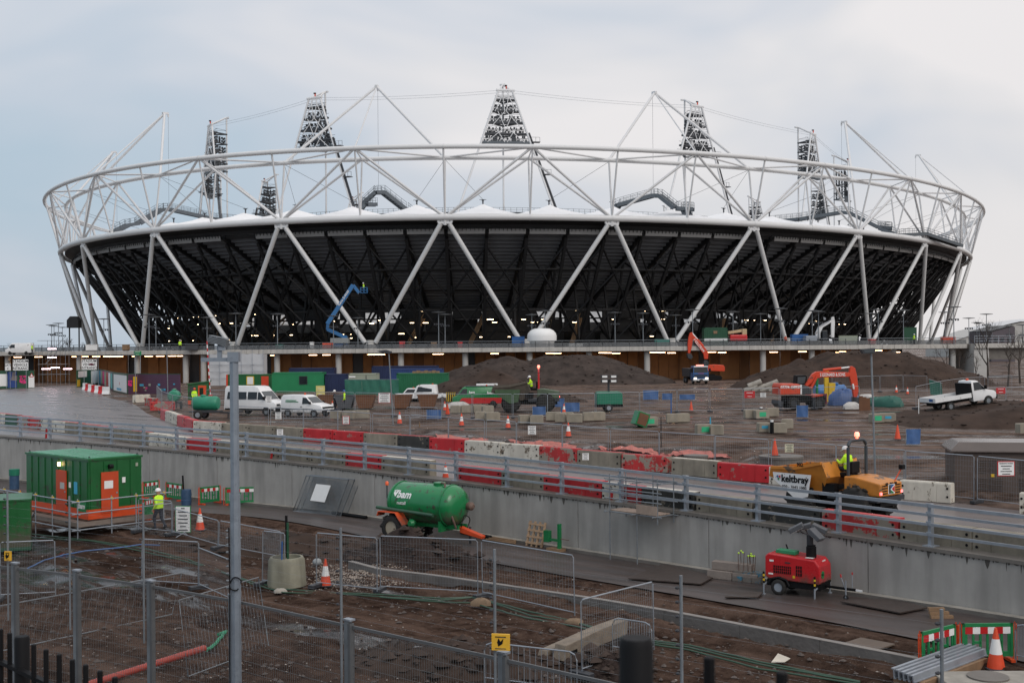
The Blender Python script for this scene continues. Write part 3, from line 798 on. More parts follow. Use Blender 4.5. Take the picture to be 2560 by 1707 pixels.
def grid(name, x0, x1, y0, y1, step, zf, mat, keep=None):
    xs = np.arange(x0, x1 + step*.5, step); ys = np.arange(y0, y1 + step*.5, step)
    X, Y = np.meshgrid(xs, ys); Z = zf(X, Y); ny, nx = X.shape
    K = keep(X, Y) if keep is not None else np.ones(X.shape, bool)
    me = bpy.data.meshes.new(name)
    V = np.stack([X.ravel(), Y.ravel(), Z.ravel()], 1)
    idx = np.arange(nx*ny).reshape(ny, nx)
    q = np.stack([idx[:-1,:-1].ravel(), idx[:-1,1:].ravel(), idx[1:,1:].ravel(), idx[1:,:-1].ravel()], 1)
    k = (K[:-1,:-1] & K[:-1,1:] & K[1:,1:] & K[1:,:-1]).ravel()
    me.from_pydata(V.tolist(), [], q[k].tolist()); me.materials.append(mat)
    me.polygons.foreach_set('use_smooth', [True]*len(me.polygons))
    o = bpy.data.objects.new(name, me); C.objects.link(o); return struct(o)
zU_v = lambda Y: np.interp(Y, ZU_Y, ZU_Z)
FARROW = 9.5                                        # far barrier row lies about this far from the wall
def plaza_x(Y): return np.interp(Y, [70, 80, 90, 100, 108, 125, 150, 185, 260], [-21.5, -22.5, -24.5, -30, -33.5, -40, -52, -66, -80])   # right-hand edge of the road junction
def site_z(X, Y):
    d = wdist(X, Y); a = sstep(d, FARROW + 1.2, FARROW + 7)*sstep(X - plaza_x(Y), 0, 6)
    rough = .13*fbm(X, Y, .09, 1, 3) + .05*fbm(X, Y, .5, 2, 2)
    bank = 1.15*np.exp(-((d - FARROW - 4.4)/1.9)**2)*sstep(X, -20, -10)*sstep(30 - X, 0, 16)
    return zU_v(Y) + a*rough + bank*(.6 + .5*fbm(X, Y, .25, 5, 2)) - .06
grid('ground', -125, 125, 12, 262, 1.25, site_z, mud_site, lambda X, Y: wdist(X, Y) > 2.0)
def low_z(X, Y):
    d = -wdist(X, Y)
    base = -8.85 + .85*np.exp(-(((X + 16.5)/9)**2 + ((Y - 53)/9)**2)) + .35*np.exp(-(((Y - 34)/9)**2))
    a = sstep(d, 4.6, 6.6)
    rut = -.10*np.exp(-((d - 6.6)/.3)**2) - .09*np.exp(-((d - 8.4)/.3)**2) + .09*np.exp(-((d - 5.9)/.4)**2) + .06*np.exp(-((d - 7.5)/.4)**2) + .07*np.exp(-((d - 9.1)/.4)**2)
    return base - .05 + a*(.16*fbm(X, Y, .25, 3, 3) + .10*fbm(X, Y, .9, 4, 3) + rut*2.3)
# embankment under the viewer falls away to the yard
def emb(X, Y):
    z = low_z(X, Y); t = sstep(Y, 9, 27); return z*t + (-2.75 - .16*np.maximum(Y, 0))*(1 - t)
grid('ground', -48, 34, 14, 112, .36, emb, mud_low)
grid('ground', -30, 30, -12, 14, 2, lambda X, Y: -2.75 - .16*np.maximum(Y, 0), mud_low)
fg = MB(); fg.add([(-4000,255,-5.75),(4000,255,-5.75),(4000,6000,-5.75),(-4000,6000,-5.75)], [(0,1,2,3)])
fg.add([(-4000,60,-5.75),(-124,60,-5.75),(-124,255.2,-5.75),(-4000,255.2,-5.75)], [(0,1,2,3)]); fg.add([(124,60,-5.75),(4000,60,-5.75),(4000,255.2,-5.75),(124,255.2,-5.75)], [(0,1,2,3)])
struct(fg.build('ground', mud_site))

def asphalt_mat(name, col, rough, patch, mud=0.0):
    m, t, p = nodes(name); N = t.nodes.new; L = t.links.new
    g = N('ShaderNodeNewGeometry')
    mp_ = N('ShaderNodeMapping'); mp_.inputs['Rotation'].default_value = (0, 0, -WDIR); L(g.outputs['Position'], mp_.inputs[0])
    ms = N('ShaderNodeMapping'); ms.inputs['Scale'].default_value = (.16, 1, 1); L(mp_.outputs[0], ms.inputs[0])
    a = N('ShaderNodeTexNoise'); a.inputs['Scale'].default_value = .7; a.inputs['Detail'].default_value = 7; L(ms.outputs[0], a.inputs['Vector'])
    f = N('ShaderNodeTexNoise'); f.inputs['Scale'].default_value = 30; f.inputs['Detail'].default_value = 4; L(g.outputs['Position'], f.inputs['Vector'])
    cr_ = N('ShaderNodeValToRGB'); L(a.outputs['Fac'], cr_.inputs[0])
    cr_.color_ramp.elements[0].position = .33; cr_.color_ramp.elements[0].color = (*[c*.82 for c in col], 1)
    cr_.color_ramp.elements[1].position = .68; cr_.color_ramp.elements[1].color = (*[c*1.12 for c in patch], 1)
    oc = cr_.outputs[0]
    if mud:
        mn = N('ShaderNodeTexNoise'); mn.inputs['Scale'].default_value = 1.6; mn.inputs['Detail'].default_value = 8; mn.inputs['Roughness'].default_value = .7; L(ms.outputs[0], mn.inputs['Vector'])
        mr_ = N('ShaderNodeMapRange'); L(mn.outputs['Fac'], mr_.inputs[0]); mr_.inputs[1].default_value = .48; mr_.inputs[2].default_value = .6; mr_.inputs[4].default_value = mud
        mm_ = N('ShaderNodeMixRGB'); L(mr_.outputs[0], mm_.inputs[0]); L(oc, mm_.inputs[1]); mm_.inputs[2].default_value = (.055, .035, .027, 1); oc = mm_.outputs[0]
    L(oc, p.inputs['Base Color'])
    r = N('ShaderNodeMapRange'); L(a.outputs['Fac'], r.inputs[0]); r.inputs[1].default_value = .35; r.inputs[2].default_value = .65; r.inputs[3].default_value = rough - .07; r.inputs[4].default_value = rough + .08
    L(r.outputs[0], p.inputs['Roughness'])
    b = N('ShaderNodeBump'); b.inputs['Strength'].default_value = .25; b.inputs['Distance'].default_value = .02; L(f.outputs['Fac'], b.inputs['Height']); L(b.outputs[0], p.inputs['Normal'])
    return m
asph = asphalt_mat('wet_asphalt', (.135, .118, .115), .30, (.16, .135, .13))
asph_l = asphalt_mat('damp_path_asphalt', (.052, .044, .042), .42, (.085, .068, .064), .8)
def strip(name, s0, s1, d0, d1, zf, mat, n=70, w_=1):
    m = MB()
    for j in range(n + 1):
        for k in range(w_ + 1):
            p = wpt(s0 + (s1 - s0)*j/n, d0 + (d1 - d0)*k/w_); m.v.append((p.x, p.y, zf(p)))
    for j in range(n):
        for k in range(w_):
            a = j*(w_+1) + k; m.face((a, a+w_+1, a+w_+2, a+1))
    return m.build(name, mat, None, True)
S0, S1 = 0.0, _wl[-1]
struct(strip('road', S0, S1, .3, FARROW + 1.0, lambda p: zU(p.y), asph, 90, 6))
m = MB(); wxy = lambda y: float(np.interp(y, W2[::-1, 1], W2[::-1, 0])) + 1.2
Ys = [y for y in np.linspace(70, 200, 90) if wxy(y) < float(plaza_x(y)) - .3]
for y in Ys:
    x1 = float(plaza_x(y)); x0 = max(-125, wxy(y))
    for k in range(13): x = x0 + (x1 - x0)*k/12; m.v.append((x, y, zU(y) + .012))
for j in range(len(Ys) - 1):
    for k in range(12): a = j*13 + k; m.face((a, a+1, a+14, a+13))
struct(m.build('road', asph, None, True))
def lowp(p): return zL(p.x, p.y)
struct(strip('path', _wl[2] - 6, S1, -4.9, -.25, lowp, asph_l, 80, 6))
struct(strip('kerb', _wl[2] - 6, S1, -.62, -.24, lambda p: lowp(p) + .13, conc, 80, 1))
m = MB(); n = 80
for j in range(n + 1):
    p = wpt(_wl[2] - 6 + (S1 - _wl[2] + 6)*j/n, -.62); z = lowp(p); m.v += [(p.x, p.y, z - .1), (p.x, p.y, z + .13)]
for j in range(n): m.face((2*j, 2*j+2, 2*j+3, 2*j+1))
struct(m.build('kerb', conc_d))
# verge of earth crumbs along the kerb
# ---------------- retaining wall in cast bays
wall = thing('retaining_wall', 'long grey concrete retaining wall below the railed road', 'wall', (0, 0, 0))
def s_at_px(px):
    lo_, hi = 0.0, S1
    for _ in range(40):
        mid = (lo_ + hi)/2; p = wpt(mid); q = 1280 + F*p.x/p.y
        if q < px: lo_ = mid
        else: hi = mid
    return (lo_ + hi)/2
joints = [-300, -80, 67, 219, 379, 548, 735, 942, 1178, 1450, 1777, 2175, 2700, 3500, 4600]
js = [s_at_px(x) for x in joints]
for a, b in zip(js, js[1:]):
    m = MB(); n = 8
    for j in range(n + 1):
        s = a + .015 + (b - a - .03)*j/n
        for d, top in ((-.22, 1), (.3, 1), (.3, 0), (-.22, 0)):
            p = wpt(s, d); z = (zU(p.y) + .02) if top else -10.2
            m.v.append((p.x, p.y, z))
    for j in range(n):
        for k in range(4): m.face((4*j+k, 4*j+4+k, 4*j+4+(k+1)%4, 4*j+(k+1)%4))
    m.face((0,1,2,3)); m.face((4*n+3, 4*n+2, 4*n+1, 4*n))
    m.build('wall_bay', conc_w, wall)
    m = MB()
    for j in range(n + 1):
        s = a + .01 + (b - a - .02)*j/n
        for d, z in ((-.28, .02), (-.28, .14), (.55, .14), (.55, -.1)):
            p = wpt(s, d); m.v.append((p.x, p.y, zU(p.y) + z))
    for j in range(n):
        for k in range(3): m.face((4*j+k, 4*j+4+k, 4*j+5+k, 4*j+1+k))
        m.face((4*j+3, 4*j+7, 4*j+4, 4*j))
    m.face((0,1,2,3)); m.face((4*n+3, 4*n+2, 4*n+1, 4*n))
    m.build('coping', conc_d, wall)
    m = MB(); rgd = random.Random(int(a*10)); s_ = a + .05; 
    while s_ < b - .1:
        wv = rgd.uniform(.04, .22); h_ = rgd.uniform(.03, .07) if rgd.random() < .75 else rgd.uniform(.1, .32); o_ = len(m.v)
        for ss, zz in ((s_, .02), (s_ + wv, .02), (s_ + wv*.75, -h_*.6), (s_ + wv*.5, -h_), (s_ + wv*.2, -h_*.5)): p = wpt(ss, -.226); m.v.append((p.x, p.y, zU(p.y) + zz))
        m.face(range(o_, o_ + 5)); s_ += wv*rgd.uniform(.8, 2.2)
    m.build('drip_stain', mk('drip_stain', (.07, .062, .055), .7, .3, 3), wall)
# ---------------- parapet railing on the wall
par = thing('parapet_railing', 'galvanised four-rail parapet railing along the road edge', 'railing', (0, 0, 0))
pm = MB(); pm.bx(-.06, .06, -.09, .09, .0, 1.42); pm.bx(-.2, .2, -.2, .2, 0, .04)
for h in (.42, .78, 1.1, 1.38): pm.bx(-.09, .09, -.15, -.09, h - .06, h + .06)
pme = pm.mesh('post', galv)
RH = (.40, .74, 1.06, 1.36)
for j, p in enumerate(posts):
    q = posts[min(j+1, len(posts)-1)] - posts[max(j-1, 0)]
    place('post', pme, par, (p.x, p.y, zU(p.y) + .14), math.atan2(q.y, q.x))
for a, b in zip(posts, posts[1:]):
    q = b - a; n = Vector((-q.y, q.x, 0)).normalized()
    for h in RH:
        A = Vector((a.x, a.y, zU(a.y) + .14 + h)) - n*.13; B = Vector((b.x, b.y, zU(b.y) + .14 + h)) - n*.13
        o = MB().bx(0, 1, -.035, .035, -.045, .045).mesh('rail', galv) if 'rail' not in _U else _U['rail']
        _U['rail'] = o
        d = B - A; r = place('rail', o, par, A, scale=(d.length - .02, 1, 1.25 if h > 1.3 else 1))
        r.rotation_euler = (0, -math.atan2(d.z, math.hypot(d.x, d.y)), math.atan2(d.y, d.x))

# ---------------- concrete barrier blocks
def block_mesh(L, mat, top=None):
    m = MB(); h = .82; pr = [(-.24, 0), (.24, 0), (.22, h-.05), (.19, h), (-.19, h), (-.22, h-.05)]
    segs = [0, L*.24, L*.26, L*.72, L*.74, L]; rw = [1, 1, 1, 1, 1, 1]
    for a, b in zip((0, L*.25, L*.735), (L*.245, L*.73, L)): m.prism(pr, a, b, 'yz')
    m.bx(0.01, L - .01, -.215, .215, .05, h - .03)
    for x in (.16*L/2.7, L - .16*L/2.7):
        for z in (.25, .6): m.lathe([(.05, 0), (.05, .012)], 8, Matrix.Translation((x, -.245, z)) @ Matrix.Rotation(R(90), 4, 'X'), 1)
    if top: m.bx(0, L, -.17, .17, h, h + .012, None, 2)
    return m.mesh('barrier_block', [mat, black] + ([top] if top else []))
_bm = {}
def barrier_row(base, segs, z_of, gname, where):
    bx_ = [b[0] for b in base]; by_ = [b[1] for b in base]; cnt = 0; tot = []
    for x0, x1, mat, topm, word in segs:
        a = up(x0, float(np.interp(x0, bx_, by_))); b = up(x1, float(np.interp(x1, bx_, by_)))
        L = (b - a).length; n = max(1, round(L/2.7))
        for j in range(n): tot.append((a.lerp(b, j/n), a.lerp(b, (j+1)/n), mat, topm, word))
    for j, (a, b, mat, topm, word) in enumerate(tot):
        d = b - a; L = round(d.length, 1); key = (mat.name, topm.name if topm else '', L)
        if key not in _bm: _bm[key] = block_mesh(L, mat, topm)
        o = place('barrier_block', _bm[key], None, (a.x, a.y, zU(a.y)), math.atan2(d.y, d.x), ((d.length - .03)/L, 1, 1))
        o.rotation_euler = (0, 0, math.atan2(d.y, d.x) + random.uniform(-.012, .012))
        tag(o, '%s barrier block, %s from left in the %s' % (word, od(j), where), 'barrier', gname)
FB = [(367,1008),(408,1047),(490,1079),(560,1086),(660,1093),(765,1101),(915,1113),(1080,1126),(1168,1134),(1355,1151),(1450,1161),(1560,1172),(1675,1182),(1800,1196),(1930,1208),(2070,1225),(2255,1246),(2383,1258),(2600,1288)]
rT, wT = bar_red, bar_white
barrier_row(FB, [(408,420,bar_red,None,'red'),(420,450,bar_white,None,'flaking white'),(450,490,bar_red,None,'red'),(490,560,bar_white,rT,'peeling cream'),(560,765,bar_grey,None,'bare grey'),(765,915,bar_red,None,'bright red'),
    (915,1000,bar_grey,rT,'grey red-topped'),(1000,1080,bar_dark,rT,'blackened red-topped'),(1080,1168,bar_red,None,'bright red'),(1168,1355,bar_white,None,'chipped white'),(1355,1450,bar_redw,rT,'half bare red'),(1450,1558,bar_grey,rT,'grey red-topped'),
    (1560,1675,bar_redw,rT,'flaking red'),(1686,1800,bar_grey,wT,'grey white-topped'),(1800,1930,bar_red,None,'red'),(1930,2070,bar_white,wT,'white'),(2255,2383,bar_white,wT,'cream white'),(2552,2640,bar_white,None,'cream')], zU, 'barrier blocks on the far side of the road', 'far row beside the road')
NB = [(-160,1044),(0,1064),(357,1117),(474,1135),(548,1142),(872,1178),(962,1188),(1085,1204),(1155,1214),(1262,1229),(1368,1242),(1514,1263),(1570,1270),(1610,1276),(1890,1315),(2065,1341),(2255,1370),(2600,1425)]
NB = [(x, y - 6 - (x+160)/2760*9) for x, y in NB]
barrier_row(NB, [(-160,20,bar_white,rT,'grubby white'),(20,50,green_d,rT,'mossy green'),(50,110,bar_redw,rT,'red and white'),(110,170,bar_white,rT,'grubby white'),(170,380,bar_grey,rT,'grey'),(380,474,bar_white,None,'dirty white'),(474,548,bar_red,None,'red'),(548,620,bar_grey,wT,'grey white-topped'),
    (620,872,bar_grey,None,'stained grey'),(872,962,bar_red,None,'red'),(962,1085,bar_grey,wT,'streaked grey white-topped'),(1155,1262,bar_red,None,'red'),(1262,1368,bar_grey,rT,'grey red-topped'),(1368,1514,bar_red,None,'red'),(1514,1570,bar_white,None,'white'),
    (1570,1612,bar_red,None,'red'),(1614,1745,bar_dark,wT,'dark white-topped'),(1750,1890,bar_grey,None,'grey'),(1895,2060,bar_dark,None,'dark wet'),(2065,2255,bar_redw,rT,'flaking red-topped'),(2260,2640,bar_grey,None,'mud-stained grey')], zU, 'barrier blocks behind the parapet railing', 'near row behind the railing')
# striped plastic barriers by the gate
m_st = []
for j in range(7):
    a = up(208 + 6.2*j*(1 + j*.05), 974 + 1.9*j); 
    o = MB(); o.prism([(-.3,0),(.3,0),(.12,.45),(.12,1.0),(-.12,1.0),(-.12,.45)], 0, .78 if j < 6 else 1.0, 'yz')
    ob = o.build('barrier_block', red_p if j % 2 else white_p, None, bevel=.03, loc=a, rz=-.5 + .06*j)
    tag(ob, '%s plastic barrier segment, %s from the gate end of the striped run' % ('red' if j % 2 else 'white', od(j)), 'barrier', 'striped barrier run at the gate')
for j, (x, y, c, w_) in enumerate([(372,1004,bar_white,'white'),(367,1014,bar_redw,'worn red'),(375,1026,bar_redw,'red and white')]):
    a = up(x, y); o = place('barrier_block', block_mesh(2.3, c, bar_red if j == 2 else bar_white), None, a, R(-115 + 70*j))
    tag(o, '%s concrete barrier block, %s behind the corner of the road junction' % (w_, od(j)), 'barrier', 'barrier blocks at the junction corner')

# ---------------- spoil heaps (all earth, real relief)
def heap(name, lab, cat, c, lx, ly, h, zf, mat, step=.8, seed=1, z0=None):
    gz = (lambda Y: zU_v(Y)) if c.z > -7.2 else None
    nx, ny = int(2*lx/step), int(2*ly/step); m = MB(); z0 = c.z if z0 is None else z0
    xs = np.linspace(-lx, lx, nx + 1); ys = np.linspace(-ly, ly, ny + 1); X, Y = np.meshgrid(xs, ys)
    Z = zf(X, Y)*h + (.16*h**.5*fbm(X + c.x, Y + c.y, .28, seed, 4) - .30*h**.5*np.abs(fbm(X + c.x, Y*.5 + c.y, .16, seed + 5, 4)) + .03*fbm(X + c.x, Y, 1.6, seed + 2, 2))*np.clip(zf(X, Y)*3, 0, 1) - .25*(1 - np.clip(zf(X, Y)*8, 0, 1))
    if gz is not None: Z = Z + gz(Y + c.y) - z0
    else: Z = Z + emb(X + c.x, Y + c.y) - z0
    m.v = np.stack([X.ravel(), Y.ravel(), Z.ravel()], 1).tolist()
    for j in range(ny):
        for i in range(nx): a = j*(nx+1)+i; m.face((a, a+1, a+nx+2, a+nx+1))
    o = m.build(name, mat, None, True, loc=(c.x, c.y, z0)); HV.extend((c.x + v_[0], c.y + v_[1], z0 + v_[2]) for v_, f_ in zip(m.v, np.ravel(zf(X, Y))) if f_ > .04 and v_[1] < 4); return tag(o, lab, cat)
HV = []
def cone(X, Y, cx, cy, rx, ry, p=1.2): return np.clip(1 - np.hypot((X - cx)/rx, (Y - cy)/ry), 0, 1)**p
c1 = up(1400, 958)
heap('spoil_heap', 'broad dark spoil heap in the middle before the podium', 'spoil heap', c1, 24, 15, 5.3,
     lambda X, Y: np.maximum.reduce([cone(X, Y, 2, 3, 16.5, 12, .8), .85*cone(X, Y, -9, 2, 15, 11, .95), .45*cone(X, Y, -15, -3, 10, 9), .62*cone(X, Y, 8, 0, 11, 10, .8)]).clip(0, .74)*1.12, mudg, .5, 3)
c1b = up(1215, 1000)
heap('spoil_heap', 'smooth brown earth heap left of the broad spoil heap', 'spoil heap', c1b, 11, 9, 3.6, lambda X, Y: np.maximum(cone(X, Y, 0, 2, 10, 8, .95), .35*cone(X, Y, 6, -2, 6, 5)), mudm, .5, 6)
c2 = up(2100, 965)
heap('spoil_heap', 'wide brown spoil heap on the right before the podium', 'spoil heap', c2, 26, 15, 5.9,
     lambda X, Y: 1.12*np.maximum.reduce([cone(X, Y, 5, 3, 18, 12, .8), .62*cone(X, Y, -5, 1, 10.5, 11, .9), .2*cone(X, Y, -11, -2, 5, 6)]).clip(0, .72), mudm, .5, 9)
heap('spoil_heap', 'small earth heap with rubble beside the right fences', 'spoil heap', up(2340, 962), 8, 5, 2.0, lambda X, Y: cone(X, Y, 0, 0, 7.5, 5, .8), mudm, .5, 12)
heap('earth_ramp', 'low earth ramp under the flatbed truck', 'spoil heap', up(2425, 1050), 13, 7, 1.25, lambda X, Y: np.clip((X + 7.5)/10.5, 0, 1)*np.clip((6.5 - np.abs(Y))/3, 0, 1)*np.clip((13 - X)/6, 0, 1), mudm, .5, 15)
heap('gravel_heap', 'dark gravel heap in front of the green tank trailer', 'gravel heap', lo(1028, 1400), 4.6, 2.7, 1.5, lambda X, Y: np.maximum(cone(X, Y, 0, 0, 3.2, 2.2, 1.0), .3*cone(X, Y, 1.6, -.4, 2.7, 2)), gravel, .16, 21)
heap('spoil_heap', 'low dark earth bank beside the gravel heap', 'spoil heap', lo(760, 1372), 6, 2.2, .55, lambda X, Y: cone(X, Y, 0, 0, 6, 2.2, .7), mudm, .25, 23)
heap('spoil_heap', 'dark turned earth at the foot of the mesh fence', 'spoil heap', lo(1130, 1655), 3.2, 1.6, .6, lambda X, Y: cone(X, Y, 0, 0, 3.2, 1.6, .8), mudm, .14, 25)
heap('rubble_heap', 'pale rubble heap beside the broken concrete beam', 'rubble', lo(1520, 1668), 1.3, 1.0, .6, lambda X, Y: cone(X, Y, 0, 0, 1.3, 1.0, .8), gravel, .08, 27)
# ================================================================== MACHINES, VEHICLES AND PEOPLE
_wh = {}
def wheel(parent, x, y, z, r, w_, rim=galv, spokes=False, lugs=False):
    key = (r, w_, rim.name, lugs)
    if key not in _wh:
        t = MB(); h = w_/2
        t.lathe([(r*.58, -h), (r*.86, -h), (r*.97, -h*.82), (r, -h*.6), (r, h*.6), (r*.97, h*.82), (r*.86, h), (r*.58, h), (r*.55, 0)], 24, Matrix.Rotation(R(90), 4, 'X'))
        if lugs:
            for k in range(18):
                a = 2*PI*k/18; sgn = 1 if k % 2 else -1
                M = Matrix.Rotation(a, 4, 'Y') @ Matrix.Translation((0, sgn*h*.45, r + .02)) @ Matrix.Rotation(sgn*.6, 4, 'Z')
                t.bx(-.05, .05, -h*.6, h*.6, -.06, .05, M)
        rm = MB(); rm.lathe([(r*.6, -h*.75), (r*.6, -h*.35), (r*.46, -h*.2), (r*.2, -h*.3), (r*.18, -h*.72), (.01, -h*.72), (.01, h*.72), (r*.18, h*.72), (r*.2, h*.3), (r*.46, h*.2), (r*.6, h*.35), (r*.6, h*.75)], 20, Matrix.Rotation(R(90), 4, 'X'))
        _wh[key] = (t.mesh('wheel', rubber, True), rm.mesh('rim', rim, True))
    a, b = _wh[key]
    o = place('wheel', a, parent, (x, y, z)); place('rim', b, o); return o
class Body:
    """side profile swept across the width with tumblehome; panes and trim laid on its skin"""
    def __init__(s, parent, prof, wd, belt, top, inset, mat, name='body', bevel=.05):
        s.p, s.w, s.b, s.t, s.i = parent, wd, belt, top, inset
        m = MB(); n = len(prof)
        for sg in (-1, 1):
            for x, z in prof: m.v.append((x, sg*s.hw(z), z))
        for k in range(n): m.face((k, (k+1) % n, n + (k+1) % n, n + k))
        m.face(tuple(range(n-1, -1, -1))); m.face(tuple(range(n, 2*n)))
        s.o = m.build(name, mat, parent, True, bevel=bevel)
    def hw(s, z): return s.w/2 - s.i*min(1, max(0, (z - s.b)/(s.t - s.b)))
    def side(s, name, pts, mat, sides=(-1, 1), off=.012, parent=None):
        for sg in sides:
            m = MB(); n = len(pts)
            for d in (-.03, off):
                for x, z in pts: m.v.append((x, sg*(s.hw(z) + d), z))
            for k in range(n): m.face((k, (k+1) % n, n + (k+1) % n, n + k))
            m.face(tuple(range(n-1, -1, -1))); m.face(tuple(range(n, 2*n)))
            m.build(name, mat, parent or s.p)
    def arch(s, x, r):
        s.side('wheel_arch', [(x + r*1.16*math.cos(a), r + r*1.16*math.sin(a)) for a in np.linspace(-.35, PI + .35, 12)], black, off=.004)
    def cross(s, name, x0, z0, x1, z1, mat, k=.86, off=.02):          # pane across the front or rear between two profile points
        a0, a1 = s.hw(z0)*k, s.hw(z1)*k; d = Vector((z1 - z0, 0, -(x1 - x0))).normalized()*off
        if d.x < 0 and x1 < x0: d = -d
        m = MB(); q = [Vector((x0, -a0, z0)), Vector((x0, a0, z0)), Vector((x1, a1, z1)), Vector((x1, -a1, z1))]
        m.add([v - d*.9 for v in q] + [v + d for v in q], [(3,2,1,0),(4,5,6,7),(0,1,5,4),(1,2,6,5),(2,3,7,6),(3,0,4,7)])
        m.build(name, mat, s.p)
def bxp(name, x0, x1, y0, y1, z0, z1, mat, parent, bevel=0.0): return MB().bx(x0, x1, y0, y1, z0, z1).build(name, mat, parent, bevel=bevel)

# ---- white high-roof minibus
p = up(642, 1037)
v = thing('minibus', 'white high-roof minibus parked behind the foreground lamp pole', 'minibus', p, R(-24), s=1.06)
B = Body(v, [(-2.6,.42),(2.5,.42),(2.62,.62),(2.58,.98),(2.42,1.12),(1.62,1.30),(.98,2.02),(.70,2.36),(.3,2.44),(-2.45,2.42),(-2.58,2.2),(-2.62,.6)], 1.97, 1.2, 2.4, .16, van_white)
B.side('window', [(-2.3,1.35),(-.35,1.35),(-.35,1.95),(-2.25,1.95)], glass_d); B.side('window', [(-.2,1.35),(.72,1.35),(.72,1.95),(-.2,1.95)], glass_d)
B.side('window', [(.80,1.32),(1.52,1.32),(1.02,1.92),(.80,1.95)], glass_d); B.side('sill_trim', [(-2.5,.45),(2.4,.45),(2.4,.58),(-2.5,.58)], black)
B.cross('windscreen', 1.60, 1.33, 1.00, 1.98, glass_l); B.cross('grille', 2.52, 1.02, 2.60, .80, black, .5); B.cross('bumper', 2.62, .42, 2.62, .72, black, 1.0, .06)
for s in (-1, 1):
    bxp('headlight', 2.46, 2.60, s*.62 - .22, s*.62 + .22, .80, .98, glass_l, v); bxp('mirror', 1.45, 1.58, s*1.08 - .12, s*1.08 + .12, 1.3, 1.6, black, v, .02)
    for x in (1.65, -1.55): wheel(v, x, s*.9, .34, .34, .24, galv_d)
B.arch(1.65, .34); B.arch(-1.55, .34)
bxp('number_plate', 2.68, 2.70, -.27, .27, .5, .62, white_s, v)
# ---- small white van
p = up(768, 1041)
v = thing('small_van', 'small white panel van with an amber roof beacon beside the minibus', 'van', p, R(-27), s=1.04)
B = Body(v, [(-2.1,.35),(2.05,.35),(2.15,.55),(2.10,.82),(1.95,.95),(1.1,1.14),(.45,1.66),(.1,1.80),(-1.9,1.80),(-2.08,1.6),(-2.12,.5)], 1.7, .95, 1.8, .14, van_white)
B.side('window', [(.12,1.08),(1.0,1.12),(.48,1.58),(.12,1.60)], glass_d); B.side('rubbing_strip', [(-2.0,.62),(1.2,.62),(1.2,.70),(-2.0,.70)], black)
B.cross('windscreen', 1.08, 1.16, .48, 1.62, glass_l); B.cross('bumper', 2.14, .36, 2.14, .62, black, .98, .04); B.cross('bonnet_grille', 2.06, .86, 2.12, .72, black, .5)
B.side('lettering', [(-1.6,1.32),(-.5,1.32),(-.5,1.38),(-1.6,1.38)], green_pl, (-1,)); B.side('lettering', [(-1.6,1.22),(-.3,1.22),(-.3,1.27),(-1.6,1.27)], green_pl, (-1,))
for s in (-1, 1):
    bxp('headlight', 1.98, 2.13, s*.58 - .18, s*.58 + .18, .70, .86, glass_l, v); bxp('mirror', .9, 1.02, s*.94 - .1, s*.94 + .1, 1.08, 1.28, black, v, .02); bxp('door_handle', -.05, .12, s*.86 - .02, s*.86 + .02, .84, .88, black, v)
    for x in (1.3, -1.35): wheel(v, x, s*.78, .30, .30, .2, galv_d)
B.arch(1.3, .3); B.arch(-1.35, .3)
bxp('number_plate', 2.19, 2.21, -.25, .25, .44, .55, white_s, v); MB().lathe([(.09,0),(.09,.1),(.05,.14)], 10, Matrix.Translation((-.2, 0, 1.81))).build('beacon', orange_p, v)
# ---- white dropside flatbed truck
p = up(2400, 1043); p.z += .76
v = thing('flatbed_truck', 'white dropside flatbed truck climbing the earth ramp', 'truck', p, R(16), ry=R(-6.5), s=.98)
B = Body(v, [(.65,.45),(2.75,.45),(2.88,.65),(2.84,.98),(2.66,1.12),(1.95,1.30),(1.35,2.02),(1.15,2.12),(.72,2.12),(.65,1.9)], 1.9, 1.15, 2.1, .14, van_white)
B.side('window', [(.86,1.34),(1.85,1.34),(1.36,1.96),(.86,1.96)], glass_d); B.cross('windscreen', 1.93, 1.33, 1.37, 1.98, glass_l); B.cross('bumper', 2.88, .45, 2.88, .78, black, 1.0, .05)
bxp('bed', -2.95, .45, -1.0, 1.0, .78, .86, darksteel, v); bxp('headboard', .45, .58, -.95, .95, .8, 1.95, black, v)
for s in (-1, 1): bxp('dropside', -2.95, .45, s*1.0 - .03, s*1.0 + .03, .82, 1.18, white_p, v)
bxp('tailboard', -2.98, -2.92, -1.0, 1.0, .82, 1.18, white_p, v); bxp('chassis', -2.8, 1.2, -.4, .4, .5, .78, black, v)
bxp('side_trim', -2.95, .5, -1.03, 1.03, .74, .80, black, v); MB().lathe([(.12,0),(.12,.1),(.06,.15)], 10, Matrix.Translation((.95, 0, 2.13))).build('beacon', orange_p, v)
for s in (-1, 1):
    bxp('mirror', 1.75, 1.88, s*1.06 - .12, s*1.06 + .12, 1.34, 1.66, black, v, .02); bxp('headlight', 2.7, 2.86, s*.62 - .2, s*.62 + .2, .82, 1.0, glass_l, v)
    wheel(v, 2.05, s*.87, .36, .36, .24, galv_d); wheel(v, -1.5, s*.8, .36, .36, .36, galv_d)
B.arch(2.05, .36)
bxp('hazard_board', -2.99, -2.985, -.75, -.25, .9, 1.1, blue_p, v)
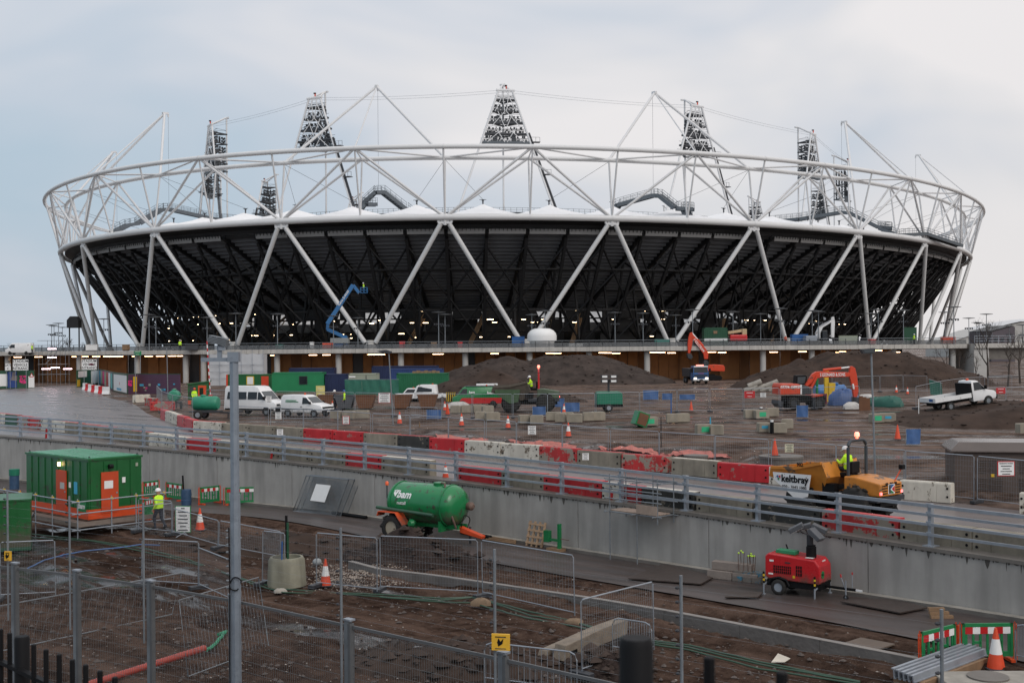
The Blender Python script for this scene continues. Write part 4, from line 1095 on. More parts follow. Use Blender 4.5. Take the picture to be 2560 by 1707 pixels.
# ---- green works van
p = up(1193, 1018)
v = thing('works_van', 'green works van with red lower body before the earth heap', 'van', p, R(184))
B = Body(v, [(-2.4,.4),(2.3,.4),(2.42,.6),(2.38,1.0),(1.95,1.2),(1.45,1.85),(1.2,2.0),(-2.2,2.0),(-2.42,1.8)], 1.95, 1.1, 2.0, .16, green_b)
B.side('red_skirt', [(-2.3,.42),(1.9,.42),(1.5,.95),(-2.35,.95)], red_p); B.side('window', [(1.0,1.28),(1.78,1.26),(1.4,1.8),(1.0,1.82)], glass_d)
B.cross('windscreen', 1.93, 1.24, 1.48, 1.82, glass_l); bxp('roof_pipe', -2.0, .1, .25, .5, 2.08, 2.3, white_p, v, .05); bxp('roof_rack', -1.9, 1.1, -.8, .8, 2.03, 2.08, darksteel, v)
for s in (-1, 1):
    for x in (1.45, -1.5): wheel(v, x, s*.89, .35, .35, .24, galv_d)
B.arch(1.45, .35); B.arch(-1.5, .35)
text('bam', .42, white_s, v, (-1.25, .985, 1.42), (R(90), 0, PI), bold=.012, shear=.15); text('bam', .34, white_s, v, (.55, .985, 1.5), (R(90), 0, PI), bold=.012, shear=.15)
MB().lathe([(.07,0),(.07,.12),(.03,.15)], 8, Matrix.Translation((-.9, .5, 2.05))).build('beacon', orange_p, v)
# ---- blue tipper lorry
p = up(1738, 958)
v = thing('tipper_lorry', 'blue tipper lorry with lit headlamps facing the viewer under an excavator', 'lorry', p, R(-86))
B = Body(v, [(1.9,.65),(3.9,.65),(3.98,1.0),(3.96,1.75),(3.82,2.62),(3.6,2.78),(1.95,2.78),(1.9,2.6)], 2.4, 1.8, 2.75, .1, mk('blue_cab_paint', (.035, .10, .24), .35, .15, 2))
B.cross('windscreen', 3.96, 1.75, 3.83, 2.52, glass_d, .9); B.cross('blue_band', 3.97, 1.72, 3.98, 1.52, blue_p, .98, .03); B.cross('grille', 3.98, 1.48, 3.99, .98, mk('grille_blue', (.012, .03, .07), .5), .86, .03)
text('P J BROWN', .17, mk('red_print', (.6, .05, .06), .5), v, (4.02, 0, 1.62), (R(90), 0, R(90)))
B.side('window', [(2.5,1.75),(3.7,1.75),(3.6,2.5),(2.5,2.5)], glass_d); bxp('bumper', 3.7, 4.08, -1.2, 1.2, .52, .78, white_p, v, .03)
bxp('sun_visor', 3.7, 4.02, -1.1, 1.1, 2.58, 2.76, white_p, v, .03); bxp('number_plate', 4.09, 4.1, -.28, .28, .56, .7, black, v)
for s in (-1, 1): bxp('headlight', 3.95, 4.03, s*.88 - .2, s*.88 + .2, .82, .98, headl, v)
bxp('light_bar', 3.1, 3.4, -.55, .55, 2.8, 2.95, beacon, v); bxp('chassis', -4, 2, -.5, .5, .6, 1.0, black, v)
m = MB(); m.prism([(-3.9,1.05),(1.6,1.05),(1.75,2.35),(-4.1,2.35)], -1.22, 1.22); m.build('tipper_body', darksteel, v, bevel=.03)
for s in (-1, 1):
    bxp('mirror', 3.75, 3.9, s*1.42 - .14, s*1.42 + .14, 1.9, 2.4, black, v)
    for x in (3.0, -1.6, -2.9): wheel(v, x, s*1.02, .5, .5, .32)
# ---- excavators
def limb(m, pts, y0, y1): m.prism(pts, y0, y1)
p = up(2012, 1020)
v = thing('wheeled_excavator', 'orange-red wheeled excavator digging beside a blue tarpaulin heap', 'excavator', p, R(4))
k = 1/26.0; g0 = (2012, 1021)
def E_(zx, zy): px, py = 1880 + zx/7.35, 900 + zy/7.35; return ((px - g0[0])*k, (g0[1] - py)*k)
bxp('undercarriage', -2.0, 1.75, -.75, .75, .55, 1.15, black, v, .05)
for s in (-1, 1):
    for x in (-1.35, 1.0): wheel(v, x, s*.95, .52, .52, .45, darksteel, lugs=True)
m = MB(); m.prism([E_(500,870),E_(440,800),E_(450,740),E_(520,760)], -1.2, 1.2); m.build('dozer_blade', darksteel, v)
m = MB(); m.prism([E_(455,640),E_(820,635),E_(830,475),E_(770,455),E_(480,450),E_(455,500)], -1.2, 1.2); m.build('engine_cover', or_exc, v, bevel=.05)
m = MB(); m.prism([E_(850,640),E_(1020,640),E_(1015,560),E_(960,500),E_(850,475)], -1.2, .1); m.build('side_cover', darksteel, v, bevel=.05)
bxp('white_stripe', E_(822,0)[0], E_(848,0)[0], -1.22, 1.22, E_(0,635)[1], E_(0,472)[1], white_p, v)
m = MB(); m.prism([E_(825,470),E_(1010,480),E_(1030,330),E_(1000,310),E_(840,315)], .15, 1.15); m.build('cab', black, v, bevel=.05); 
m = MB(); m.prism([E_(850,455),E_(985,465),E_(1000,340),E_(855,345)], .12, .16); m.build('window', glass_l, v)
bo = mk('boom_paint', (.60, .05, .014), .4, .12, 1.5, under=(.2, .05, .03), wear=.05)
m = MB(); m.prism([E_(960,490),E_(1000,505),E_(1180,365),E_(1250,352),E_(1745,345),E_(1780,310),E_(1745,268),E_(1250,245),E_(1160,250),E_(1090,290)], -.42, .0); bm_ = m.build('boom', bo, v, bevel=.03)
m = MB(); m.prism([E_(1765,165),E_(1800,160),E_(1855,195),E_(1890,350),E_(1910,600),E_(1890,690),E_(1830,720),E_(1790,480),E_(1750,330)], -.40, -.02); m.build('stick', bo, v, bevel=.03)
m = MB(); m.tube((*[E_(1290,225)[0]], -.2, E_(1290,225)[1]), (E_(1610,195)[0], -.2, E_(1610,195)[1]), .13, 10); m.build('stick_cylinder', bo, v, True)
bar('piston_rod', (E_(1610,195)[0], -.2, E_(1610,195)[1]), (E_(1760,178)[0], -.2, E_(1760,178)[1]), .08, white_s, v)
for y in (-.55, .1): bar('boom_cylinder', (E_(1050,540)[0], y, E_(1050,540)[1]), (E_(1170,320)[0], y, E_(1170,320)[1]), .10, bo, v)
bar('bucket_cylinder', (E_(1800,470)[0], -.5, E_(1800,470)[1]), (E_(1815,560)[0], -.5, E_(1815,560)[1]), .09, white_s, v)
m = MB(); m.prism([E_(1825,700),E_(1895,700),E_(1960,740),E_(1950,800),E_(1880,835),E_(1830,825)], -.7, .3); m.build('bucket', darksteel, v, bevel=.03)
text('S LEONARD & SONS', .42, white_s, v, (E_(1445,0)[0], -.435, E_(0,308)[1]), bold=.008, sx=.62*1.0); text('07774 158929', .36, white_s, v, (E_(650,0)[0], -1.215, E_(0,510)[1]), bold=.012, sx=.9)
m = MB(); m.prism([E_(1040,690),E_(1060,655),E_(1220,645),E_(1225,665)], -1.2, 1.2); m.build('front_mudguard', or_exc, v)
# tracked excavator behind the lorry
p = up(1772, 950)
v = thing('tracked_excavator', 'orange-red excavator reaching its boom over the blue lorry', 'excavator', p, R(2))
k2 = 1/16.6; g2 = (1772, 951)
def E2(zx, zy): px, py = 1640 + zx/8.7125, 800 + zy/8.7125; return ((px - g2[0])*k2, (g2[1] - py)*k2)
for s in (-1, 1):
    m = MB(); m.prism([(-1.9,.1),(-1.6,0),(1.6,0),(1.9,.1),(2.05,.45),(1.8,.8),(-1.8,.8),(-2.05,.45)], s*1.25 - .3, s*1.25 + .3); m.build('track', black, v, bevel=.04)
bxp('turntable', -.9, .9, -.9, .9, .8, 1.05, black, v)
m = MB(); m.prism([E2(1090,1085),E2(1510,1100),E2(1520,1010),E2(1490,945),E2(1320,925),E2(1100,940)], -1.3, 1.3); m.build('engine_cover', or_exc, v, bevel=.08)
m = MB(); m.prism([E2(960,1080),E2(1085,1080),E2(1110,860),E2(1060,820),E2(1000,830)], -1.2, -.1); m.build('cab', darksteel, v, bevel=.05)
m = MB(); m.prism([E2(1070,960),E2(1110,950),E2(1115,860),E2(1065,855)], -1.24, -1.2); m.build('window', glass_l, v)
m = MB(); m.prism([E2(1035,790),E2(1130,790),E2(1140,640),E2(1090,560),E2(1000,440),E2(880,310),E2(760,190),E2(720,230),E2(780,330),E2(950,570),E2(1020,670)], -.25, .25); m.build('boom', bo, v, bevel=.04)
m = MB(); m.prism([E2(740,120),E2(680,140),E2(650,240),E2(625,420),E2(630,640),E2(680,650),E2(720,520),E2(750,330),E2(765,200)], -.22, .22); m.build('stick', bo, v, bevel=.04)
bar('piston_rod', (E2(745,145)[0], 0, E2(745,145)[1]), (E2(875,300)[0], 0, E2(875,300)[1]), .11, white_s, v); bar('stick_cylinder', (E2(875,300)[0], 0, E2(875,300)[1]), (E2(1020,465)[0], 0, E2(1020,465)[1]), .15, bo, v)
m = MB(); m.prism([E2(600,650),E2(700,650),E2(740,740),E2(690,800),E2(620,760)], -.55, .55); m.build('bucket', darksteel, v, bevel=.03)
text('F KILLORAN', .62, white_s, v, (E2(905,0)[0], -.265, E2(0,450)[1]), (R(90), R(51), 0), bold=.01, sx=.8)
# white compact excavator on the podium
p = atY(2048, 851, 208)
v = thing('white_excavator', 'white excavator with a raised arm working on the podium deck', 'excavator', (p.x, p.y, .3), R(0))
k3 = 1/14.16; g3 = (2048, 866)
def E3(zx, zy): px, py = 1860 + zx/3.36, 600 + zy/3.36; return ((px - g3[0])*k3, (g3[1] - py)*k3)
bxp('track', -1.6, 1.6, -1.1, 1.1, 0, .7, black, v, .05)
m = MB(); m.prism([E3(605,835),E3(600,790),E3(625,740),E3(650,720),E3(740,680),E3(735,700),E3(660,745),E3(640,790),E3(640,835)], -.3, .3); m.build('boom', white_p, v, bevel=.03)
m = MB(); m.prism([E3(735,660),E3(755,655),E3(762,700),E3(755,830),E3(730,830),E3(730,720)], -.25, .25); m.build('stick', white_p, v, bevel=.03)
bxp('cab', E3(650,0)[0], E3(690,0)[0], -.9, .9, .8, 2.6, glass_d, v, .05); bxp('engine_cover', -2.6, -.6, -1.1, 1.1, .8, 1.7, galv, v, .05)
bxp('bucket', E3(728,0)[0], E3(765,0)[0], -.5, .5, 0, .4, darksteel, v)
text('SPENDRAIN', .42, blue_c, v, (E3(672,0)[0], -.32, E3(0,715)[1]), (R(90), R(-28), 0), sx=.9)
# ---- blue articulated boom lift on the podium
v = thing('boom_lift', 'blue articulated boom lift with a raised basket before the dark stand', 'boom lift', (*atY(848, 851, 214).xy, .3), R(0))
k4 = 1/13.77; g4 = (848, 870)
def E4(zx, zy): px, py = 600 + zx/3.36, 600 + zy/3.36; return Vector(((px - g4[0])*k4, 0, (g4[1] - py)*k4))
bl = mk('lift_blue_paint', (.03, .14, .33), .35, .1, 2)
bxp('chassis', -1.4, 1.6, -1.1, 1.1, .35, .9, blue_p, v, .05); bxp('counterweight', E4(765,0).x, E4(915,0).x, -1.1, 1.1, 1.0, 2.0, mk('lift_grey', (.25,.27,.27), .5), v, .08)
for s in (-1, 1):
    for x in (-1.1, 1.2): wheel(v, x, s*1.1, .45, .45, .3)
def lb(nm, a, b, w_, mt=bl): return MB().beam(E4(*a), E4(*b), w_*.8, w_, Vector((0,0,1))).build(nm, mt, v, bevel=.02)
lb('riser', (900,815), (735,740), .62); lb('riser', (735,745), (740,690), .5); lb('main_boom', (735,695), (955,370), .72); lb('fly_boom', (955,372), (1005,438), .55)
m = MB()
for z in (393, 415, 437): 
    a, b = E4(1018, z), E4(1072, z)
    for y in (-.5, .5): m.beam(a + Vector((0,y,0)), b + Vector((0,y,0)), .08, .08)
    for q in (a, b): m.beam(q - Vector((0,.5,0)), q + Vector((0,.5,0)), .08, .08)
for x in (1018, 1045, 1072):
    for y in (-.5, .5): m.beam(E4(x, 393) + Vector((0,y,0)), E4(x, 438) + Vector((0,y,0)), .08, .08, Vector((1,0,0)))
m.build('basket', bl, v)
text('Genie Z-60/60', .55, white_s, v, E4(875,480) + Vector((0,-.34,0)), (R(90), R(-56), 0), bold=.01)
# red lift and green box on the podium
v = thing('scissor_lift', 'red boom lift with a beige arm beside the green box on the podium', 'boom lift', (*atY(1845, 851, 210).xy, .3), 0)
bxp('body', -1.6, 1.5, -1, 1, .9, 2.0, red_p, v, .2); bxp('chassis', -1.4, 1.4, -.9, .9, .35, .9, darksteel, v)
for s in (-1, 1):
    for x in (-1.0, 1.0): wheel(v, x, s*.95, .42, .42, .3)
MB().beam((-1.8, 0, 2.35), (1.2, 0, 2.8), .6, .5).build('boom', mk('beige_paint', (.5, .38, .22), .5), v, bevel=.03); bxp('boom_end', .7, 1.5, -.5, .5, 2.0, 3.0, mk('beige_paint', 0), v, .05)

# ---- dumper on the road
hd = posts[-8] - posts[-6]; HDG = math.atan2(hd.y, hd.x)
p = up(2098, 1283)
def dumper(name, lab, p, rz, skip_m, side_m, body_m, rops_m, letters=True, s=1.0):
    v = thing(name, lab, 'dumper', p, rz, s=s)
    for sg in (-1, 1):
        wheel(v, 1.15, sg*.92, .62, .62, .55, darksteel, lugs=True); wheel(v, -1.35, sg*.92, .62, .62, .55, darksteel, lugs=True)
    bxp('chassis', -2.2, 1.6, -.5, .5, .5, .85, black, v); bxp('rear_deck', -2.35, -.1, -.95, .95, .72, .9, darksteel, v)
    # skip: hollow, flared
    m = MB(); o = [(2.55,1.42),(2.42,1.80),(1.25,1.84),(.0,2.12),(-.25,1.55),(.25,.85),(1.1,.68),(2.25,1.32)]
    wo, wi = [1.15,1.2,1.2,1.2,1.2,.8,.8,1.1], None; n = len(o)
    for sg in (-1, 1):
        for (x, z), y in zip(o, wo): m.v.append((x, sg*y, z))
    for k_ in range(n):
        if k_ in (1, 2): continue                          # open top
        m.face((k_, (k_+1) % n, n + (k_+1) % n, n + k_))
    for sg, b_ in ((-1, 0), (1, n)): m.face((b_+0, b_+1, b_+2, b_+7)); m.face((b_+2, b_+3, b_+4, b_+5, b_+6, b_+7))
    sk = m.build('skip', skip_m, v)
    md = sk.modifiers.new('thickness', 'SOLIDIFY'); md.thickness = .05; md.offset = 0
    for sg in (-1, 1):
        MB().beam((2.42, sg*1.22, 1.78), (1.25, sg*1.22, 1.82), .1, .12).build('skip_rim', skip_m, v); MB().beam((1.25, sg*1.22, 1.82), (.0, sg*1.22, 2.1), .1, .12).build('skip_rim', skip_m, v)
        m = MB(); pts = [(2.3,1.60,1.235),(.45,1.60,1.235),(.62,.72,1.22),(1.2,.58,1.22),(2.25,1.3,1.23)]
        m.v = [(x, sg*y, z) for x, z, y in pts] + [(x, sg*(y + .03), z) for x, z, y in pts]; m.face((4,3,2,1,0)); m.face((5,6,7,8,9))
        for k_ in range(5): m.face((k_, (k_+1) % 5, 5 + (k_+1) % 5, 5 + k_))
        m.build('side_panel', side_m, v)
    m = MB(); m.prism([(-2.35,.92),(-.75,.92),(-.75,1.62),(-1.25,1.62),(-2.35,1.42)], -.78, .78); m.build('engine_hood', body_m, v, bevel=.05)
    for z in (1.02, 1.12, 1.22, 1.32):
        for y in (-.62, .28): bxp('vent', -2.375, -2.345, y, y + .32, z, z + .035, black, v)
    for sg in (-1, 1): bxp('tail_light', -2.38, -2.34, sg*.72 - .06, sg*.72 + .06, 1.0, 1.1, tail, v)
    # roll bar
    pts = [Vector((-.85, -.62, .9))] + [Vector((-.85, -.62 + .28*(1 - math.cos(a)), 2.72 + .28*math.sin(a))) for a in np.linspace(0, PI/2, 6)] + [Vector((-.85, .62 - .28*(1 - math.cos(a)), 2.72 + .28*math.sin(a))) for a in np.linspace(PI/2, 0, 6)] + [Vector((-.85, .62, .9))]
    MB().path(pts, .065, 10).build('roll_bar', rops_m, v, True)
    MB().lathe([(.05,0),(.05,.08),(.10,.08),(.10,.2),(.06,.26)], 12, Matrix.Translation((-.85, 0, 3.06))).build('beacon', beacon, v, True)
    m = MB(); m.bx(-.72, -.2, -.28, .28, 1.5, 1.68); m.bx(-.8, -.66, -.28, .28, 1.68, 2.15); m.build('seat', black, v, bevel=.04)
    m = MB(); m.prism([(.02,.95),(.28,.95),(.12,1.75),(-.08,1.8)], -.4, .4); m.build('console', darksteel, v, bevel=.03)
    st = MB(); st.path([Vector((-.12 + .06*math.sin(a), .2*math.cos(a), 1.86 + .15*math.sin(a))) for a in np.linspace(0, 2*PI, 17)[:-1]], .02, 6, True); st.tube((-.12, 0, 1.86), (.05, 0, 1.7), .03, 6); st.build('steering_wheel', black, v, True)
    bxp('step', -.45, .1, -1.0, -.7, .95, 1.3, black, v); bxp('step', -.45, .1, .7, 1.0, .95, 1.3, black, v)
    return v
dm = dumper('site_dumper', 'muddy orange site dumper with a white side panel driving on the road', p, HDG, orange_m, white_p, orange_m, mk('rops_grey', (.035, .045, .055), .5))
# writing on the dumper (its left side faces the viewer)
sidek = 1.24
def side_text(v, t_, size, x, z, mat, y=1.265, tilt=0.0, **kk): return text(t_, size, mat, v, (x, y, z), (R(90) - tilt, 0, PI), **kk)
side_text(dm, 'keltbray', .40, 1.22, 1.37, black, 1.275, 0, bold=.012); side_text(dm, '020 - 7643 1000', .18, 1.25, 1.05, black, 1.275, 0)
side_text(dm, '902', .2, .95, 1.98, black, 1.285, 0, bold=.008)
for (x, z, mt) in ((2.13, 1.44, blue_p), (2.02, 1.44, red_p), (2.08, 1.34, green_pl)): MB().prism([(x, z), (x - .1, z + .06), (x - .1, z - .07)], 1.268, 1.278).build('emblem', mt, dm)
m = MB(); m.bx(-2.372, -2.36, -.22, .22, 1.0, 1.38); m.build('emblem_plate', white_s, dm)
for pts, mt in (([(.18,1.02),(.18,1.36),(.08,1.36),(.08,1.02)], black), ([(.06,1.36),(-.2,1.36),(.06,1.2)], blue_p), ([(-.2,1.3),(-.2,1.06),(.0,1.19)], red_p), ([(.06,1.16),(.06,1.02),(-.18,1.02)], green_pl)): MB().prism(pts, -2.38, -2.372, 'yz').build('emblem', mt, dm)
bar('work_lamp_arm', (-2.2, -.5, 1.45), (-2.35, -.75, 1.95), .025, orange_p, dm); bxp('work_lamp', -2.45, -2.28, -.85, -.65, 1.9, 2.08, black, dm)
text('020 - 7643 1000', .12, black, dm, (-2.36, 0, 1.40), (R(90), 0, R(-90)), bold=.004)
# second dumper standing in the site
p2 = up(1318, 1027)
d2 = dumper('site_dumper', 'mud-grey dumper with a red roll bar standing in the site', p2, R(178), mk('skip_mud', (.10, .085, .068), .9, .3, 2), mk('muddy_green', (.05, .09, .045), .8, .4, 2), mk('muddy_green_hood', (.08, .11, .07), .7, .3, 2), red_p, s=1.25)

# ------------------------------------------------------------------ people
def person(lab, loc, rz=0.0, pose='stand', jacket=hivis, hat=white_s, trousers=navy, s=1.0, voxel=.03, group=None, parent_tilt=0):
    J = {'pel': (0,0,.95), 'chest': (0.02,0,1.30), 'neck': (.03,0,1.50), 'head': (.05,0,1.66)}
    if pose == 'stand': L = dict(hl=(0,.10,.93), kl=(.03,.11,.50), al=(0,.12,.08), tl=(.16,.13,.04), hr=(0,-.10,.93), kr=(.05,-.11,.50), ar=(0,-.12,.08), tr=(.16,-.13,.04)); A = dict(sl=(0,.19,1.42), el=(-.03,.26,1.14), wl=(.10,.24,.92), sr=(0,-.19,1.42), er=(-.02,-.26,1.14), wr=(.12,-.22,.93))
    elif pose == 'walk': L = dict(hl=(0,.10,.93), kl=(.20,.11,.53), al=(.12,.12,.10), tl=(.28,.13,.05), hr=(0,-.10,.93), kr=(-.02,-.11,.50), ar=(-.30,-.12,.14), tr=(-.16,-.13,.05)); A = dict(sl=(.02,.19,1.42), el=(-.10,.25,1.16), wl=(.06,.26,.95), sr=(.02,-.19,1.42), er=(.14,-.24,1.18), wr=(.36,-.16,1.22))
    elif pose == 'sit':
        J = {'pel': (0,0,.12), 'chest': (.04,0,.46), 'neck': (.10,0,.66), 'head': (.14,0,.82)}
        L = dict(hl=(.02,.11,.10), kl=(.45,.14,.14), al=(.55,.14,-.30), tl=(.70,.14,-.34), hr=(.02,-.11,.10), kr=(.45,-.14,.14), ar=(.55,-.14,-.30), tr=(.70,-.14,-.34)); A = dict(sl=(.05,.20,.58), el=(.20,.27,.34), wl=(.42,.16,.44), sr=(.05,-.20,.58), er=(.22,-.27,.34), wr=(.44,-.14,.44))
    else:
        J = {'pel': (-.05,0,.93), 'chest': (.22,0,1.20), 'neck': (.36,0,1.34), 'head': (.48,0,1.44)}
        L = dict(hl=(-.05,.10,.91), kl=(.03,.11,.50), al=(-.04,.12,.08), tl=(.12,.13,.04), hr=(-.05,-.10,.91), kr=(.03,-.11,.50), ar=(-.04,-.12,.08), tr=(.12,-.13,.04)); A = dict(sl=(.27,.19,1.26), el=(.42,.24,1.0), wl=(.58,.16,.95), sr=(.27,-.19,1.26), er=(.44,-.24,1.02), wr=(.6,-.14,.98))
    P = {k: Vector(x) for k, x in {**J, **L, **A}.items()}
    m = MB(); segs = []
    def cap(a, b, r1, r2, kind):
        m.tube(P[a] if isinstance(a, str) else a, P[b] if isinstance(b, str) else b, r1, 10, r2); m.ball(P[a] if isinstance(a, str) else a, r1*.99, 10); m.ball(P[b] if isinstance(b, str) else b, r2*.99, 10); segs.append((P[a] if isinstance(a, str) else a, P[b] if isinstance(b, str) else b, kind))
    ax = (P['sl'] - P['sr']).normalized()
    for w_ in (-.08, 0, .08): cap(P['pel'] + ax*w_, P['chest'] + ax*w_*1.2, .135, .145, 1)
    for w_ in (-.11, 0, .11): cap(P['chest'] + ax*w_, P['neck'] - (P['neck'] - P['chest'])*.25 + ax*w_*1.05, .135, .085, 1)
    cap('neck', 'head', .062, .075, 0); m.ball(P['head'] + (P['head'] - P['neck']).normalized()*.02, .102, 14, 1.22); segs.append((P['head'], P['head'], 0))
    hf = (P['head'] - P['neck']).normalized(); fw = (Vector((1,0,0)) - hf*hf.x).normalized(); m.ball(P['head'] + fw*.105 - hf*.005, .022, 8)
    for sd in ('l', 'r'):
        cap('s'+sd, 'e'+sd, .078, .062, 1); cap('e'+sd, 'w'+sd, .062, .045, 1); cap('h'+sd, 'k'+sd, .105, .072, 2); cap('k'+sd, 'a'+sd, .072, .052, 2); cap('a'+sd, 't'+sd, .062, .052, 3)
    root = bpy.data.objects.new('person', None)
    me = m.mesh('person', [skin, jacket, trousers, boots])
    o = bpy.data.objects.new('person', me); C.objects.link(o)
    rm = o.modifiers.new('r', 'REMESH'); rm.mode = 'VOXEL'; rm.voxel_size = voxel
    sm_ = o.modifiers.new('s', 'SMOOTH'); sm_.factor = .5; sm_.iterations = 3
    dg = bpy.context.evaluated_depsgraph_get(); me2 = bpy.data.meshes.new_from_object(o.evaluated_get(dg))
    o.modifiers.clear(); o.data = me2; bpy.data.meshes.remove(me); bpy.data.objects.remove(root)
    me2.materials.clear()
    for mt in (skin, jacket, trousers, boots, reflect): me2.materials.append(mt)
    mi = []
    for f in me2.polygons:
        c = f.center; bd, bk, bt = 9, 0, 0
        for a, b, kd in segs:
            d = b - a; t = 0 if d.length < 1e-6 else max(0, min(1, (c - a).dot(d)/d.length_squared)); dist = (c - (a + d*t)).length - (.05 if kd == 1 else 0)
            if dist < bd: bd, bk, bt = dist, kd, t
        if bk == 1:
            rel = (c - P['pel']).dot((P['neck'] - P['pel']).normalized())/(P['neck'] - P['pel']).length
            if .34 < rel < .42 and (c - P['pel']).length < .6: bk = 4
            if rel < -.02 and abs((c - P['pel']).dot(ax)) < .25: bk = 2
        mi.append(bk)
    me2.polygons.foreach_set('material_index', mi); smooth_(me2, 180)
    o.location = loc; o.rotation_euler = (0, 0, rz); o.scale = (s, s, s); tag(o, lab, 'person', group)
    # helmet with a peak
    hm = MB(); M = Matrix.Translation(P['head'] + hf*.05) @ Matrix((fw, hf.cross(fw), hf)).transposed().to_4x4()
    hm.lathe([(.135, 0), (.13, .05), (.105, .11), (.055, .145), (.01, .155)], 16, M); hm.prism([(.05,-.1),(.2,-.06),(.21,.06),(.05,.1)], -.005, .012, 'xy', M)
    hm.build('helmet', hat, o, True)
    for sd, y in (('l', 1), ('r', -1)):
        h = MB(); d = (P['w'+sd] - P['e'+sd]).normalized(); b0 = P['w'+sd] + d*.03
        Q = d.to_track_quat('X', 'Z').to_matrix().to_4x4(); M = Matrix.Translation(b0) @ Q
        h.bx(0, .085, -.042, .042, -.014, .014, M)
        for q, ln in zip((-.032, -.011, .011, .032), (.06, .072, .076, .062)):
            a_ = M @ Vector((.08, q, 0)); k1 = M @ Vector((.08 + ln*.55, q, -.012)); k2_ = M @ Vector((.08 + ln*.9, q, -.04)); h.tube(a_, k1, .0095, 6); h.tube(k1, k2_, .009, 6, .0075)
        a_ = M @ Vector((.02, y*.04, 0)); k1 = M @ Vector((.055, y*.07, -.012)); h.tube(a_, k1, .012, 6); h.tube(k1, M @ Vector((.085, y*.062, -.03)), .011, 6, .009)
        h.build('hand', skin, o, True)
    return o
rd = Matrix.Rotation(HDG, 4, 'Z')
person('driver in a yellow hi-vis jacket and white helmet seated on the orange dumper', Vector(dm.location) + rd @ Vector((-.46, 0, 1.72)), HDG, 'sit', voxel=.024)
person('driver in a hi-vis jacket and white helmet bent forward on the mud-grey dumper', Vector(d2.location) + Vector((.4, 0, 2.1)), R(178), 'sit', s=1.1)
person('worker in a long yellow hi-vis coat and white helmet walking beside the green cabin', lo(398, 1322), R(150), 'walk', voxel=.024)
person('worker in a hi-vis jacket and orange helmet standing by the green gate kiosk', up(486, 1014), R(-60), 'stand', hat=orange_p, trousers=mk('blue_trousers', (.03, .06, .15), .8))
person('worker in a hi-vis top standing near the lorry before the plywood wall', up(1671, 935), R(10), 'stand')
for j, (x, lab) in enumerate(((2285, 'worker in hi-vis walking on the podium near the red lift'), (1964, 'worker in an orange jacket on the podium by the column foot'), (450, 'worker in hi-vis standing on the podium left of the white wrapped store'))):
    p = atY(x, 866, 206 + j); person(lab, (p.x, p.y, .3), R(40*j), 'stand', orange_p if j == 1 else hivis)
p = atY(909, 866, 214); person('worker in hi-vis standing in the basket of the blue boom lift', (E4(1042,437) + Vector(bpy.data.objects['boom_lift'].location))[:], R(200), 'stand')
for x, hm_, lab in ((838, white_s, 'worker with a white helmet half hidden behind the skips'), (862, blue_p, 'worker in hi-vis with a blue helmet behind the skips')):
    person(lab, up(x, 1023), R(180), 'stand', hivis if hm_ is blue_p else navy, hm_)
p = atY(80, 866, 215); person('worker in hi-vis on the far left bridge beside the white van', (p.x, p.y, -.2), 0, 'stand')
# ================================================================== THINGS ON THE SITE
def ppm(Y): return F/Y
# ---- containers and cabins before the podium
_cc = 0
def container(lab, x0, x1, ytop, Y, mat, depth=2.4, name='container', ribs=True, base=None, yaw=0.0, extras=None):
    z0 = -5.55 if base is None else base
    a, b = atY(x0, 900, Y), atY(x1, 900, Y); Wd = (b.x - a.x); H = atY((x0+x1)/2, ytop, Y).z - z0
    t = thing(name, lab, 'container', (a.x, Y, z0), yaw)
    m = MB()
    if ribs:
        n = int(Wd/.28); pts = [(0, 0)]
        for j in range(n):
            u = Wd*j/n; d = Wd/n; pts += [(u + d*.1, .04), (u + d*.5, .04), (u + d*.6, 0), (u + d, 0)]
        pts = [(u, -w_*1.0 + .04) for u, w_ in pts] + [(Wd, depth), (0, depth)]
        m.prism(pts, .12, H - .08, 'xy')
    else: m.bx(.03, Wd - .03, .02, depth, .12, H - .05)
    m.build('body', mat, t)
    m = MB()
    for x in (0, Wd - .12):
        for y in (-.03, depth - .1): m.bx(x, x + .14, y, y + .14, 0, H)
    m.bx(0, Wd, -.03, .08, 0, .16); m.bx(0, Wd, -.03, .08, H - .14, H); m.build('frame', mat, t)
    MB().bx(-.01, Wd + .01, -.02, depth + .02, H - .03, H + .02).build('roof', mat, t)
    if extras: extras(t, Wd, H)
    return t
def win(x, z, w_, h, mat=glass_d): return lambda t, Wd, H: (MB().bx(x*Wd, x*Wd + w_, -.1, -.03, z, z + h).build('window', mat, t), MB().bx(x*Wd - .06, x*Wd + w_ + .06, -.08, -.02, z - .06, z + h + .06).build('window_frame', darksteel, t))
def dr(x, w_, h, mat): return lambda t, Wd, H: MB().bx(x*Wd, x*Wd + w_, -.09, -.02, .15, h).build('door', mat, t)
container('long navy container behind the green cabins, left of the pair', 722, 835, 920, 182, blue_c)
container('tall navy container behind the pale generator housing', 929, 1095, 915, 184, blue_c)
container('blue container behind the green one at the right of the row', 973, 1107, 922, 176, mk('blue_container_paint', (.02, .05, .17), .5, .2, .8))
container('green office cabin with an orange-red door behind the minibus', 565, 678, 936, 164, green_c, ribs=False, extras=lambda t, W_, H: (dr(.78, 1.0, 2.1, or_exc)(t, W_, H), MB().bx(.5, .7, -.12, -.02, 1.2, 1.5).build('vent', darksteel, t), MB().bx(W_*.45, W_*.62, -.08, -.03, .9, 2.1).build('notice', yellow_p, t), MB().bx(W_*.47, W_*.6, -.1, -.05, 1.0, 2.0).build('notice_sheet', white_s, t), MB().bx(0, .25, -.06, 0, .1, H).build('end_trim', or_exc, t)))
